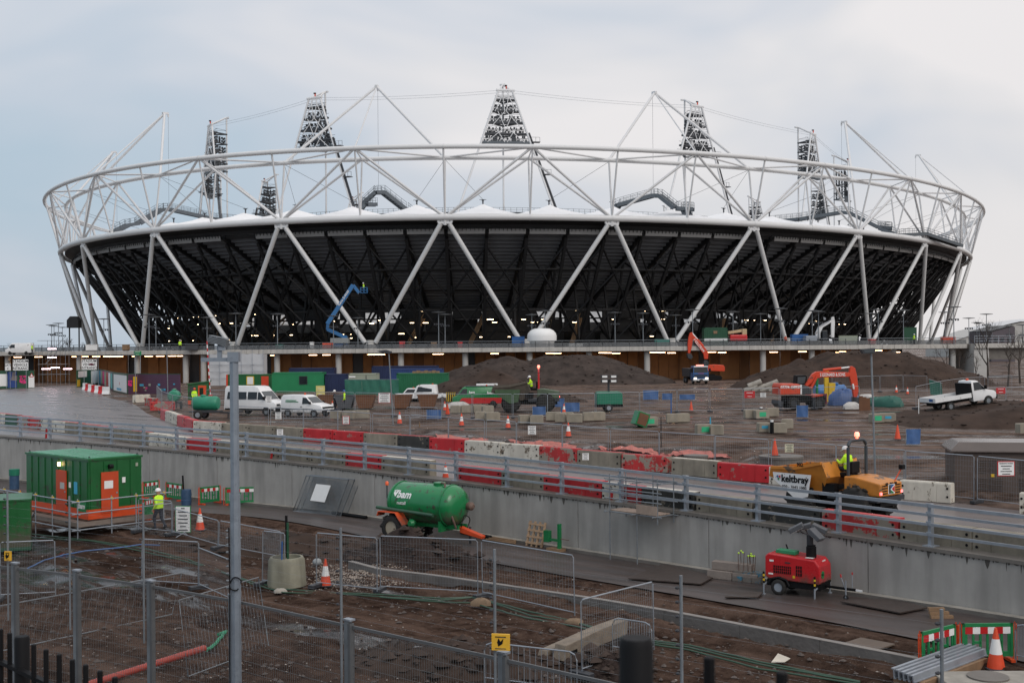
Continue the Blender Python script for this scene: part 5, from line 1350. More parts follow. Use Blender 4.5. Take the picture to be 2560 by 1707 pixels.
container('long green cabin with one dark window, right of the minibus', 679, 808, 931, 160, mk('green_cabin_paint', (.012, .20, .075), .42, .12, .9), ribs=False, extras=win(.54, 1.1, 1.0, 1.0))
container('dark navy container end-on between the green cabin and the pale generator', 812, 868, 935, 161, blue_c)
container('pale grey-green generator housing with labels on its side', 871, 943, 934, 156, pale_g, ribs=False, name='generator_housing', extras=lambda t, W_, H: (MB().bx(W_*.2, W_*.3, -.06, .0, 1.2, 1.4).build('label_plate', white_s, t), MB().bx(W_*.02, W_*.24, -.06, 0, H - .5, H - .3).build('label_plate', white_s, t), MB().bx(W_*.6, W_*.62, -.05, 0, .2, H - .2).build('door_seam', darksteel, t)))
container('green corrugated container with debris on its roof', 991, 1120, 933, 150, mk('green_steel_paint', (.01, .13, .055), .5, .15, .9), extras=lambda t, W_, H: [MB().bx(W_*.3 + k*.5, W_*.3 + k*.5 + .45, .5, 1.4, H + .02, H + .25 + .1*(k % 2)).build('roof_debris', tan, t) for k in range(7)])
container('dark green storage container with a white band on the podium deck', 1761, 1819, 819, 209, green_d, base=.3, extras=lambda t, W_, H: (MB().bx(.02, W_ - .02, -.05, -.01, .95, 1.35).build('white_band', white_p, t), MB().bx(W_*.4, W_*.56, -.06, -.02, 2.2, 2.7).build('notice', tan, t)))
# white wrapped store
a, b = atY(523, 900, 193), atY(659, 900, 193); H = atY(590, 884, 193).z + 5.55
t = thing('wrapped_store', 'pale sheeted scaffold store under the podium edge', 'store', (a.x, 193, -5.55))
m = MB(); n = 10; Wd = b.x - a.x
for j in range(n + 1):
    for k in range(6): m.v.append((Wd*j/n, -.15*math.sin(j*2.1 + k) , H*k/5*(1 - .02*(j % 2))))
for j in range(n):
    for k in range(5): q = j*6 + k; m.face((q, q+6, q+7, q+1))
m.bx(0.05, Wd - .05, .3, 3, 0, H - .1); m.build('sheeting', mk('scaffold_sheeting', (.50, .51, .53), .6, .12, .5), t, True)
for z in (1.2, 2.3, 3.4): bar('scaffold_rail', (-.1, -.3, z), (Wd + .1, -.3, z), .035, galv, t, 6)
for j in range(6): bar('scaffold_pole', (Wd*j/5, -.33, 0), (Wd*j/5, -.33, H + .7), .035, galv, t, 6)
# white domed pod and lamp posts on the deck
p = atY(1355, 868, 206.5)
t = thing('domed_pod', 'white domed cylindrical pod standing on the podium deck', 'pod', (p.x, p.y, .3))
MB().lathe([(2.15,0),(2.15,.9),(2.25,1.1)], 28).build('drum', white_s, t, True); MB().lathe([(2.25,1.1),(2.55,1.15),(2.58,2.0),(2.45,2.5),(2.0,3.0),(1.35,3.3),(.05,3.36)], 28).build('dome', white_s, t, True)
lm = MB(); lm.tube((0,0,0), (0,0,6.0), .09, 8, .06)
lpm = lm.mesh('pole', galv_d, True)
dsc = MB().lathe([(.1,5.95),(1.15,6.05),(1.2,6.12),(.1,6.2)], 20).mesh('disc_reflector', galv_d, True)
am = MB(); am.beam((-.8,0,4.15), (.8,0,4.15), .08, .08)
for x in (-.75, -.35, .35, .75): am.lathe([(.05,-.3),(.16,-.12),(.14,0)], 8, Matrix.Translation((x, 0, 4.1)) @ Matrix.Rotation(.5 if x > 0 else -.5, 4, 'Y'))
amm = am.mesh('spotlight_arm', darksteel)
lps = sorted([260,373,390,518,590,694,834,895,1097,1113,1330,1363,1538,1608,1690,1732,1833,1902,1952,2031,2047,2178,2196,2259,2363,2385])
for j, x in enumerate(lps):
    p = atY(x, 868, 207.5 + (j*7 % 5)*1.6); h = 1 + ((j*5) % 7 - 3)*.025
    t = thing('lamp_post', 'slim deck lamp post with a disc reflector, %s from the left along the podium' % od(j), 'lamp post', (p.x, p.y, .3), random.uniform(-.3, .3), 'disc lamp posts on the podium deck', s=h)
    place('pole', lpm, t); place('disc_reflector', dsc, t); place('spotlight_arm', amm, t)
for j, (x, y, Y) in enumerate([(2422,795,235),(2466,785,225),(2442,806,262),(2448,808,275),(2480,818,290),(2523,815,280),(2556,812,240),(129,812,255),(135,815,268),(146,808,250),(156,818,290)]):
    p = atY(x, y, Y); t = thing('lamp_post', 'distant disc lamp post, %s of those beyond the %s end of the stadium' % (od(j if j < 7 else j - 7), 'right' if j < 7 else 'left'), 'lamp post', (p.x, p.y, p.z - 6.1), 0, 'distant disc lamp posts')
    place('pole', lpm, t); place('disc_reflector', dsc, t); place('spotlight_arm', amm, t)
# assorted bits on the deck
rng = random.Random(5)
for j, (x, w_, h, mt, wd) in enumerate([(1150,.8,1.0,red_p,'red'),(1005,1.0,1.2,red_p,'red'),(820,2.0,1.1,or_exc,'orange'),(780,.6,1.2,white_s,'white'),(700,1.4,.8,mk('teal_paint',(.02,.16,.13),.5),'teal'),(1085,.9,1.1,tan,'tan'),(1296,2.2,1.9,blue_p,'blue'),(1655,2.6,1.2,mk('teal_paint',0),'teal'),(1440,2.4,.6,white_s,'white'),(1998,3.0,1.9,blue_p,'blue'),(2120,3.2,1.6,pale_g,'grey-green'),(2275,2.2,3.0,green_d,'dark green'),(2370,2.4,1.2,or_exc,'orange'),(2180,1.0,.9,red_p,'red'),(315,1.0,1.0,tan,'brown'),(230,2.0,1.1,white_s,'white'),(480,2.2,.9,darksteel,'dark')]):
    p = atY(x, 866, 209 + rng.random()*3)
    t = thing('site_bin', '%s site box on the podium deck, %s of the boxes from the left' % (wd, od(sorted([1150,1005,820,780,700,1085,1296,1655,1440,1998,2120,2275,2370,2180,315,230,480]).index(x))), 'box', (p.x, p.y, .3), rng.uniform(-.2, .2), 'boxes on the podium deck')
    MB().bx(-w_/2, w_/2, -.5, .5, .12, h).build('box_body', mt, t, bevel=.04); MB().bx(-w_/2 - .03, w_/2 + .03, -.53, .53, h, h + .1).build('lid', mt, t); MB().bx(-w_/2 + .1, w_/2 - .1, -.45, .45, 0, .12).build('skid', darksteel, t)

# ---- hoardings and signs at the vehicle entrance
def board(lab, cat, a, b, h, mat, name='hoarding', th=.12, prints=(), base=0.0, frame=None):
    d = b - a; L = math.hypot(d.x, d.y); t = thing(name, lab, cat, (a.x, a.y, min(a.z, b.z) + base), math.atan2(d.y, d.x))
    n = max(1, round(L/2.4))
    for j in range(n): MB().bx(L*j/n + .008, L*(j+1)/n - .008, 0, th, 0, h).build('panel', mat, t)
    for (u0, u1, v0, v1, mt, nm) in prints: MB().bx(u0*L, u1*L, -.035, -.004, v0*h, v1*h).build(nm, mt, t)
    MB().bx(0, L, -.02, th + .02, h, h + .07).build('capping', frame or mat, t)
    return t, L
a, b = up(-30, 972), up(86, 970)
t, L = board('dark green hoarding with posters left of the vehicle entrance', 'hoarding', a, b, 2.75, green_d, prints=[(.02,.41,.14,.84,white_s,'notice'),(.42,.62,.05,.97,blue_pr,'poster')])
hx = lambda px: (px + 30)/116*L
# figure silhouette of an athlete in the poster is reduced to soft shapes
for pts in ([(hx(27),1.3),(hx(42),1.2),(hx(43),2.0),(hx(30),2.1)], [(hx(30),2.1),(hx(37),2.12),(hx(38),2.6),(hx(31),2.6)]): MB().prism(pts, -.05, -.036).build('poster_figure', mk('poster_tone', (.20, .17, .17), .5, .3, 2), t)
def logo2012(parent, x, z, s, mat=pink_p):                 # four jagged shards
    for pts in ([(-.5,.9),(-.05,1.0),(-.1,.62),(-.3,.35),(.0,.42),(.0,.08),(-.48,.1),(-.42,.3),(-.2,.58),(-.45,.55)], [(.05,.95),(.5,.98),(.52,.5),(.3,.45),(.05,.6)],
                [(-.48,.0),(-.25,.02),(-.2,-.3),(-.1,-.02),(.02,-.05),(-.05,-.85),(-.35,-.6),(-.5,-.5)], [(.08,.05),(.5,.35),(.35,.0),(.2,-.1),(.5,-.4),(.45,-.8),(.05,-.9),(.05,-.3)]):
        MB().prism([(x + u*s, z + w_*s*.7) for u, w_ in pts], -.06, -.036).build('emblem', mat, parent)
logo2012(t, hx(57), 1.35, 1.0)
MB().bx(hx(71), hx(86), -.04, -.004, .1, 1.9).build('notice', white_s, t); MB().prism([(hx(73),1.75),(hx(85),1.75),(hx(79),2.45)], -.05, -.03).build('warning_triangle', red_p, t); MB().prism([(hx(75.5),1.85),(hx(82.5),1.85),(hx(79),2.28)], -.056, -.05).build('warning_triangle_face', white_s, t)
def sign(lab, p, w_, h, lines, size, poles=None, mat=white_s, ink=black, yaw=0.0, cat='sign', name='sign', bold=.006, frame=None):
    """board centred at p (world); poles = ground z"""
    t = thing(name, lab, cat, p, yaw)
    MB().bx(-w_/2, w_/2, -.02, .02, -h/2, h/2).build('board', mat, t)
    if frame: 
        m = MB(); m.bx(-w_/2 - .03, w_/2 + .03, -.015, .025, -h/2 - .03, h/2 + .03); m.build('border', frame, t)
    for j, tx in enumerate(lines):
        z = h/2 - h*(j + .5)/max(1, len(lines))
        if tx.startswith('#'):                     # unreadable small print: ink lines
            f = float(tx[1:]); MB().bx(-w_*.42*f, w_*.42*f, -.03, -.02, z - size*.22, z + size*.22).build('print_line', ink, t)
        else: text(tx, size, ink, t, (0, -.026, z), bold=bold)
    if poles is not None:
        for s in (-1, 1): bar('post', (s*w_*.35, .05, poles - p[2]), (s*w_*.35, .05, h/2), .04, galv, t, 6)
    return t
p = atY(51.5, 912, a.y + .2); sign('white STADIUM VEHICLE ENTRANCE sign above the left hoarding', p, 38.5/ppm(p.y), 27/ppm(p.y), ['STADIUM', 'VEHICLE', 'ENTRANCE'], .58, -5.5)
p = atY(20, 917, a.y + .2); sign('small white GATE C sign beside the left entrance sign', p, 14/ppm(p.y), 17/ppm(p.y), ['GATE', 'C'], .46, -5.5)
a, b = up(193, 968), up(248, 962)
t, L = board('dark green hoarding with notices right of the vehicle entrance', 'hoarding', a, b, 2.7, green_d, prints=[(.05,.42,.58,.95,white_s,'notice'),(.62,.98,.14,.92,white_s,'notice'),(.0,.12,.05,.45,yellow_p,'stripe')])
p = atY(223, 911, a.y - .3); t2 = sign('white STADIUM VEHICLE ENTRANCE sign behind a thin post, right of the gate', p, 38/ppm(p.y), 26/ppm(p.y), ['STADIUM', 'VEHICLE', 'ENTRANCE'], .56, -5.5)
MB().bx(.0, .75, -.05, -.03, -.12, .14).build('red_plate', mk('maroon_plate', (.12, .01, .03), .5), t2)
rng = random.Random(9)
hp = [up(248, 962), up(283, 977), up(318, 985), up(345, 984), up(392, 985), up(450, 986)]
hl = ['striped colourful', 'green-backed', 'purple printed', 'purple printed', 'dark purple']
for j, (a, b) in enumerate(zip(hp, hp[1:])):
    t, L = board('%s hoarding length, %s from the gate in the angled run' % (hl[j], od(j)), 'hoarding', a, b, 2.65, [purple, green_d, purple, purple, purple][j], prints=[], frame=green_d)
    if j == 0:
        for q, mt in enumerate([cyan_p, pale_g, pink_p, pale_g, red_p, white_s, mk('teal_print', (.1, .4, .38), .5)]): MB().bx(L*(q*.14 + .01), L*(q*.14 + .12), -.03, -.004, .25 + .1*(q % 3), 2.5).build('poster', mt, t)
    if j == 1: 
        MB().bx(L*.06, L*.98, -.04, -.004, .15, 2.45).build('notice', white_s, t); MB().bx(L*.3, L*.62, -.05, -.04, .3, .6).build('print_block', cyan_p, t); MB().lathe([(.22,0),(.22,.012)], 14, Matrix.Translation((L*.5, -.04, 1.25)) @ Matrix.Rotation(R(90), 4, 'X')).build('print_disc', red_p, t)
    if j == 2: MB().bx(L*.55, L*.9, -.04, -.004, .3, 2.3).build('notice', yellow_p, t); logo2012(t, L*.25, 1.4, .6)
    if j >= 3:
        for q in range(5):
            u = rng.uniform(.05, .8)*L; z = rng.uniform(.2, 1.4); MB().bx(u, u + rng.uniform(.3, .9), -.03, -.004, z, z + rng.uniform(.12, .3)).build('print_block', rng.choice([pink_p, cyan_p, pale_g]), t)
# gate kiosk
p = up(470, 1011)
k_ = thing('gate_kiosk', 'green gate kiosk with an orange door behind the water bowsers', 'kiosk', p, R(8))
MB().prism([(0,0),(2.1,0),(2.1,2.35),(0,2.1)], 0, 2.0).build('body', green_c, k_); MB().prism([(-.1,2.08),(2.2,2.36),(2.2,2.46),(-.1,2.18)], -.15, 2.1).build('roof', green_c, k_)
MB().bx(1.05, 1.9, -.06, 0, .05, 2.0).build('door', orange_p, k_); MB().bx(1.2, 1.6, -.08, -.05, 1.0, 1.75).build('door_glass', glass_d, k_); MB().bx(.2, .75, -.05, 0, 1.05, 1.85).build('window', glass_l, k_); MB().bx(0, 2.1, -.03, 0, 0, .45).build('skirt', orange_p, k_)
# raised red and white barrier arm
t = thing('gate_barrier', 'raised red and white striped barrier arm beside the gate kiosk', 'barrier arm', up(526, 1010))
MB().bx(-.2, .2, -.2, .2, 0, 1.0).build('housing', red_p, t, bevel=.03)
for j in range(16): MB().tube((-.02*j, 0, .9 + .36*j), (-.02*(j+1), 0, .9 + .36*(j+1)), .06, 8).build('arm_stripe', red_p if j % 2 else white_p, t)
# water bowsers
def bowser(lab, p, rz, s=1.0):
    t = thing('water_bowser', lab, 'bowser', p, rz, 'green water bowsers', s=s)
    MB().lathe([(.05,-1.0),(.42,-.95),(.52,-.8),(.52,.8),(.42,.95),(.05,1.0)], 20, Matrix.Translation((0,0,1.15)) @ Matrix.Rotation(R(90), 4, 'Y')).build('tank', mk('bowser_green', (.02, .22, .13), .45, .15, 2), t, True)
    MB().lathe([(.2,0),(.2,.1),(.05,.14)], 12, Matrix.Translation((-.2,0,1.65))).build('filler_cap', mk('bowser_green', 0), t)
    m = MB(); m.bx(-1.1, 1.1, -.5, .5, .48, .6); m.beam((1.1,0,.5), (2.0,0,.45), .1, .1); m.build('chassis', darksteel, t)
    for s_ in (-1, 1): wheel(t, -.35, s_*.62, .33, .33, .2)
    bar('jockey_wheel', (1.7,0,.5), (1.7,0,.0), .05, darksteel, t)
bowser('green water bowser trailer nearer the road', up(515, 1047), R(-8), 1.15); bowser('green water bowser trailer beside the junction fence', up(436, 1022), R(100), 1.1)
# pale stacked pipes, skips, cars
def skip(lab, p, mat, w_=2.4, rz=0.0):
    t = thing('skip', lab, 'skip', p, rz, 'waste skips before the green cabins')
    m = MB(); o = [(-w_/2,1.35),(-w_/2+.35,.12),(w_/2-.35,.12),(w_/2,1.35)]
    for s_ in (-1, 1): m.prism(o, s_*.85 - .03, s_*.85 + .03)
    m.prism([o[0], o[1], (o[1][0]+.06, o[1][1]), (o[0][0]+.06, o[0][1])], -.85, .85); m.prism([o[3], o[2], (o[2][0]-.06, o[2][1]), (o[3][0]-.06, o[3][1])], -.85, .85); m.bx(-w_/2+.35, w_/2-.35, -.85, .85, .08, .14)
    m.build('hopper', mat, t); MB().bx(-w_/2 - .03, w_/2 + .03, -.92, -.85, 1.28, 1.4).build('rim', mat, t)
    MB().bx(-w_/2 + .4, w_/2 - .4, -.7, .7, .6, .95).build('waste', mudm, t)
rust = mk('brown_skip_paint', (.14, .06, .028), .7, .25, 2); greyk = mk('grey_skip_paint', (.075, .08, .09), .6, .2, 2)
for x, mt, wd in ((822,rust,'brown skip, leftmost of the row'),(864,greyk,'dark grey skip in the skip row'),(915,rust,'brown skip right of the grey one'),(1006,rust,'brown skip behind the fence notice'),(1070,rust,'brown skip, rightmost of the row')): skip(wd, up(x, 1022), mt, 1.9)
for x, lab in ((1034, 'white pickup half hidden behind the brown skips'), (1082, 'white van cab showing behind the rightmost skip')):
    v = thing('pickup', lab, 'pickup', up(x, 1004), R(180 if x < 1050 else 170), s=.9); B = Body(v, [(-2.2,.4),(2.2,.4),(2.25,.9),(1.2,1.05),(.7,1.62),(-.6,1.62),(-.75,1.05),(-2.2,1.0)] if x < 1050 else [(-2.2,.4),(2.0,.4),(2.1,1.1),(1.8,1.9),(1.5,2.05),(-.4,2.05),(-.5,1.0),(-2.2,1.0)], 1.75, 1.0, 1.9, .15, white_p)
    B.side('window', [(-.5,1.12),(1.0,1.12),(.65,1.52),(-.45,1.52)] if x < 1050 else [(-.1,1.2),(1.8,1.2),(1.6,1.8),(-.1,1.8)], glass_d); B.cross('windscreen', 1.18 if x < 1050 else 2.05, 1.08 if x < 1050 else 1.15, .74 if x < 1050 else 1.8, 1.56 if x < 1050 else 1.86, glass_l)
    for s_ in (-1, 1):
        for q in (1.4, -1.4): wheel(v, q, s_*.78, .33, .33, .22)
    MB().lathe([(.1,0),(.08,.14)], 8, Matrix.Translation((0, 0, 1.62 if x < 1050 else 2.06))).build('beacon', orange_p, v)
# tool board with hazard stripes
t = sign('yellow and black hazard-striped board behind the concrete blocks', up(1128, 1018) + Vector((0,0,1.0)), .95, .9, [], .1, -5.6, yellow_p)
for j in range(5): MB().prism([(-.45 + j*.2,-.45),(-.35 + j*.2,-.45),(-.27 + j*.2,.45),(-.37 + j*.2,.45)], -.03, -.022).build('stripe', black, t)

# ---- fences of steel mesh panels
def heras_mesh(n, r, nh, hh=1.95):
    f = MB(); f.tube((0,0,.12), (0,0,hh + .06), .021, 8); f.tube((1,0,.12), (1,0,hh + .06), .021, 8)
    wm = MB()
    for j in range(1, n): wm.tube((j/n, 0, .15), (j/n, 0, hh), r, 3, caps=False)
    return f, wm
_hm = {}
def heras(lab, a, b, group, wires=22, r=.004, h=2.0, lean=None, frame_m=galv, name='fence_panel', feet=True):
    d = b - a; L = d.length; lx = round(L, 1); key = (lx, wires, r, h, frame_m.name)
    if key not in _hm:
        f = MB(); f.path([(.02,0,.1),(.02,0,h-.06),(.08,0,h),(L-.08,0,h),(L-.02,0,h-.06),(L-.02,0,.1)], .021, 8); f.tube((.02,0,.2), (L-.02,0,.2), .016, 6)
        wv = MB()
        for j in range(1, wires): wv.tube((L*j/wires,0,.2), (L*j/wires,0,h), r, 3, caps=False)
        for j in range(1, 8): wv.tube((.02,0,.2 + (h-.2)*j/8), (L-.02,0,.2 + (h-.2)*j/8), r, 3, caps=False)
        _hm[key] = (f.mesh('frame', frame_m, True), wv.mesh('wire_mesh', galv_d), MB().bx(-.12, .12, -.35, .35, 0, .14).mesh('foot_block', darksteel, bevel=.02))
    f, wv, ft = _hm[key]
    t = thing(name, lab, 'fence panel', a, 0, group); ang = math.atan2(d.y, d.x); t.rotation_euler = (lean or 0, -math.atan2(d.z, math.hypot(d.x, d.y)), ang)
    place('frame', f, t); w_ = place('wire_mesh', wv, t)
    if feet: place('foot_block', ft, t); 
    return t
fbx = [x for x, y in FB]; fby = [y for x, y in FB]
def behind(x, back):
    y = float(np.interp(x, fbx, fby)); p = up(x, y); q = up(x + 20, float(np.interp(x + 20, fbx, fby))); d = (q - p).normalized(); n = Vector((-d.y, d.x, 0)); r = p + n*back
    return Vector((r.x, r.y, zU(r.y)))
ra = [560,654,737,821,909,1004,1097,1192,1269,1380,1502,1627,1760,1907,2065,2235,2413,2590]
for j, (x0, x1) in enumerate(zip(ra, ra[1:])): heras('steel mesh fence panel, %s from the left right behind the far barrier row' % od(j), behind(x0, .8), behind(x1 - 4, .8 + (j % 3)*.12), 'mesh fence behind the far barrier row', 26)
rb = [(515,1027),(600,1030),(690,1033),(790,1036),(888,1039),(985,1042),(1107,1044),(1182,1046),(1283,1046),(1369,1046),(1490,1044),(1600,1040),(1694,1032),(1775,1030),(1860,1028),(1950,1026),(2037,1024),(2151,1020)]
for j, ((x0, y0), (x1, y1)) in enumerate(zip(rb, rb[1:])): heras('steel mesh fence panel, %s from the left in the mid-site row' % od(j), up(x0, y0), up(x1 - 2, y1), 'mesh fence across the middle of the site', 18)
rc = [((2080,985),(2140,983)),((2140,983),(2200,980)),((2200,980),(2258,979)),((2258,979),(2318,982)),((2290,1022),(2352,1002)),((2352,1002),(2410,990)),((2410,990),(2462,986)),((2450,1028),(2515,1026)),((2515,1026),(2580,1024)),((2330,962),(2392,964)),((2392,964),(2450,968)),((2470,985),(2530,980))]
for j, (a, b) in enumerate(rc): heras('steel mesh fence panel, %s of the scattered run on the right of the site' % od(j), up(*a), up(*b), 'mesh fence on the right of the site', 14)
for j, (a, b) in enumerate([((392,1010),(405,1032)),((405,1032),(432,1046)),((432,1046),(482,1058))]): heras('mesh fence panel, %s around the junction corner by the bowsers' % od(j), up(*a), up(*b), 'mesh fence at the junction corner', 30, .006)
rd_ = [(862,990),(905,990),(950,990),(997,990)]
for j, (a, b) in enumerate(zip(rd_, rd_[1:])):
    A, B_ = up(*a), up(*b); d = B_ - A; t = thing('debris_screen', 'green netting screen length, %s from the left before the pale generator' % od(j), 'screen', A, math.atan2(d.y, d.x), 'green netting screens')
    m = MB(); n = 8
    for q in range(n + 1):
        for z in (.1, .8, 1.5, 2.0): m.v.append((d.length*q/n, .08*math.sin(q*1.7 + z*2), z))
    for q in range(n):
        for z in range(3): m.face((q*4+z, q*4+4+z, q*4+5+z, q*4+1+z))
    m.build('netting', mk('screen_netting', (.03, .15, .105), .7, .2, 2), t, True); bar('top_tube', (0,0,2.02), (d.length,0,2.02), .022, galv, t, 6)
# ---- concrete blocks
bl_ = [(840,1046),(872,1046),(905,1045),(1139,1032),(1167,1031),(1198,1030),(1219,1032),(1201,1049),(1231,1051),(1311,1058),(1342,1059),(1384,1050),(1402,1054),(1418,1051),(1437,1055),(1471,1051),(1496,1050),(1624,1063),(1680,1055),(1707,1054),(1760,1084),(1793,1086),(1876,1044),(1903,1045),(1930,1040),(1909,1079),(1945,1081),(1968,1070),(2191,1055),(2219,1054),(2558,1082)]
blm = [MB().prism([(-w_/2,0),(w_/2,0),(w_/2,.6),(w_/2-.05,.66),(-w_/2+.05,.66),(-w_/2,.6)], -.3, .3).mesh('concrete_block', mk('block_concrete', (.30, .265, .21), .85, .18, 2, bump=.2, streak=.2), bevel=.015) for w_ in (.85, 1.0, 1.15)]
sb = sorted(bl_)
for j, (x, y) in enumerate(sb):
    o = place('concrete_block', blm[j % 3], None, up(x, y), random.uniform(-.3, .3)); extra = ''
    if x in (1624, 1903, 1760, 2191): MB().bx(-.28, .28, -.315, -.302, .14, .5).build('paint_mark', mk('green_spray', (.03, .42, .20), .6), o); extra = ' with a green paint mark'
    if x in (1909, 2219): MB().bx(-.25, .22, -.315, -.302, .25, .45).build('paint_mark', cyan_p, o); extra = ' with a blue paint mark'
    tag(o, 'pale concrete block%s, %s from the left across the muddy site' % (extra, od(j)), 'concrete block', 'concrete blocks on the site')
# ---- traffic cones
def cone_mesh(cols, h=.95):
    parts = []
    r = lambda z: .20*(1 - z/h) + .03*(z/h)
    cm = MB(); cm.bx(-.24, .24, -.24, .24, 0, .045); base = cm.mesh('base', darksteel if cols != 'plain' else orange_p, bevel=.01)
    orr = mk('cone_orange', (.70, .07, .02), .5, .12, 4)
    body = MB().lathe([(r(0), .045), (r(h), h)], 16).mesh('cone_body', orr, True)
    sl_ = MB().lathe([(r(h*.38) + .006, h*.38), (r(h*.74) + .006, h*.74)], 16, cap=False).mesh('reflective_sleeve', white_s, True)
    return base, body, sl_
cb, cbo, csl = cone_mesh('std')
def cone_(lab, p, sleeve=True, s=1.0, lean=0.0, rz=0.0):
    t = thing('traffic_cone', lab, 'traffic cone', p, rz, 'traffic cones', rx=lean, s=s)
    place('base', cb, t); place('cone_body', cbo, t)
    if sleeve: place('reflective_sleeve', csl, t)
for lab, x, y, sl2, s in [('orange and white cone in front of the leftmost skip',831,1024,1,.9),('orange and white cone on the bank before the blue panel',999,1059,1,1),('orange and white cone on the bank left of the fence notice',1154,1064,1,1),('orange and white cone on the bank in front of the block pair',1270,1070,1,1),
      ('orange and white cone right of the fence notice above the red netting',1421,1091,1,1.02),('small orange and white cone beside the bent orange cone',1112,1026,1,.9),('small orange and white cone behind the middle blocks',1410,1032,1,.85),('dirty cone standing on the near road edge, left of two',1078,1190,1,.85),('dirty cone standing on the near road edge, right of two',1114,1199,1,.9),
      ('small red cone in the puddled track behind the fence',1728,1027,0,.9),('plain red cone standing alone on the right mud',2244,1098,0,1.0),('distant cone left of the two before the right fences',2241,981,1,.9),('distant cone right of the two before the right fences',2269,985,1,.85),('orange cone at the right edge behind the flatbed truck',2556,1027,1,1.0)]: cone_(lab, up(x, y), bool(sl2), s)
cone_('bent orange cone leaning against a block', up(1119, 1035), False, 1.0, R(14))
# ---- blue mesh panels and barrels
bpn = [(1394,1018,.034,'faded blue sheet panel, left of two by the middle blocks'),(1431,1030,.036,'faded blue sheet panel, right of two by the middle blocks'),(1348,1038,.033,'blue sheet panel beside the mud-grey dumper'),(1085,1048,.036,'blue sheet panel left of the concrete block row'),(1627,1000,.038,'blue sheet panel before the heap, leftmost of three'),(1668,1000,.025,'narrow blue sheet panel before the heap, middle of three'),(1718,1000,.038,'low blue sheet panel before the heap, rightmost of three'),(2006,1044,.028,'bright blue sheet panel in front of the wheeled excavator'),(2284,1112,.036,'blue sheet panel standing by the plain red cone')]
for x, y, wv, lab in bpn:
    p = up(x, y); w_ = wv*1000/ppm(p.y); h = w_*(.62 if 'low' not in lab else .35) if x not in (2006, 2284) else w_*1.05
    t = thing('blue_screen', lab, 'panel', p, random.uniform(-.12, .12), 'blue sheet panels'); m = MB(); n = 6
    for q in range(n + 1):
        for z in range(4): m.v.append((-w_/2 + w_*q/n, .05*math.sin(q*1.3 + z), .05 + h*z/3))
    for q in range(n):
        for z in range(3): m.face((q*4+z, q*4+4+z, q*4+5+z, q*4+1+z))
    m.build('sheet', mk('blue_mesh_sheet', (.05, .12, .29), .6, .25, 3), t, True)
    for s_ in (-1, 1): bar('post', (s_*w_/2, .06, 0), (s_*w_/2, .06, h + .08), .025, galv, t, 6)
# ---- small notices on fences and barriers
SG = [('white notice on the fence in front of the minibus',672,998,.40,.50,92),('white notice on the fence below the small van',696,1039,.42,.5,84),('white notice on a stake before the earth bank',865,1050,.44,.54,85),('large white notice on the mid-site fence by the skips',961,994,1.05,.88,108),('white notice hanging on the fence above the red netting',1330,1075,.52,.56,76),('pale notice on the mid-site fence left of the excavator',1908,987,.5,.42,106),('cream notice hanging on the fence behind the white barriers',1973,1120,.42,.40,58),('white notice on a bare grey barrier block',700,1081,.40,.44,77),('white notice on a grey red-topped barrier block',1464,1141,.34,.36,62.5),('white ENABLING WORKS notice on the fence before the brown housing',2515,1171,.62,.52,46.5)]
for lab, x, y, w_, h, Y in SG:
    p = atY(x, y, Y)
    lines = ['#.9', '#.7', '#.85', '#.6', '#.8'] if 'ENABLING' not in lab else ['ENABLING WORKS', '#.8', '#.55', '#.85', '#.6']
    sign(lab, p, w_, h, lines, h*.12, None, mk('pale_cream', (.6, .58, .42), .6) if 'cream' in lab else white_s, black if 'ENABLING' in lab else darksteel, frame=red_p if ('large' in lab or 'ENABLING' in lab or 'earth bank' in lab) else None, bold=0)
for lab, x, y, Y, mt in (('small red notice on the mid-site fence',1874,986,106,red_p),('red safety notice on the right fence',2502,976,118,red_p),('yellow notice behind the skips',801,978,126,mk('pale_yellow', (.62,.55,.2), .6)),('green exit board on a pole above the hoarding',344,883,165,green_pl)):
    p = atY(x, y, Y); sign(lab, p, .95 if Y < 130 else 1.05, .62 if x != 801 else 1.2, ['#.7', '#.5'], .1, zU(Y) if x == 344 else None, mt, white_s)
# ---- red netting lying on the bank, behind the barriers
def netting(lab, pts, back=1.6):
    m = MB(); rg = random.Random(len(lab)); rows = []
    for x, y in pts:
        p = behind(x, back); 
        w_ = .05 + .16*abs(math.sin(x*.021 + len(lab))); zz = float(site_z(np.array([p.x]), np.array([p.y]))[0]); rows.append([Vector((p.x + rg.uniform(-.15,.15), p.y + k*w_*1.5, max(zz, p.z + .35) + .06 + w_*k*.35 + rg.uniform(-.07, .07))) for k in range(4)])
    for r_ in rows: m.v += [tuple(q) for q in r_]
    for j in range(len(rows) - 1):
        for k in range(3): q = j*4 + k; m.face((q, q+4, q+5, q+1))
    o = m.build('safety_netting', pink_t, None); md = o.modifiers.new('t', 'SOLIDIFY'); md.thickness = .01
    tag(o, lab, 'netting', 'red netting on the earth bank')
netting('faded red netting draped on the bank behind the blackened barrier', [(x, random.uniform(-2, 2)) for x in range(1015, 1150, 9)], 2.8)
netting('faded red netting draped on the bank behind the white barriers', [(x, random.uniform(-3, 2)) for x in range(1192, 1358, 9)], 2.9)
netting('long faded red netting trailing behind the half bare red barrier', [(x, random.uniform(-3, 1)) for x in range(1412, 1735, 10)], 3.1)
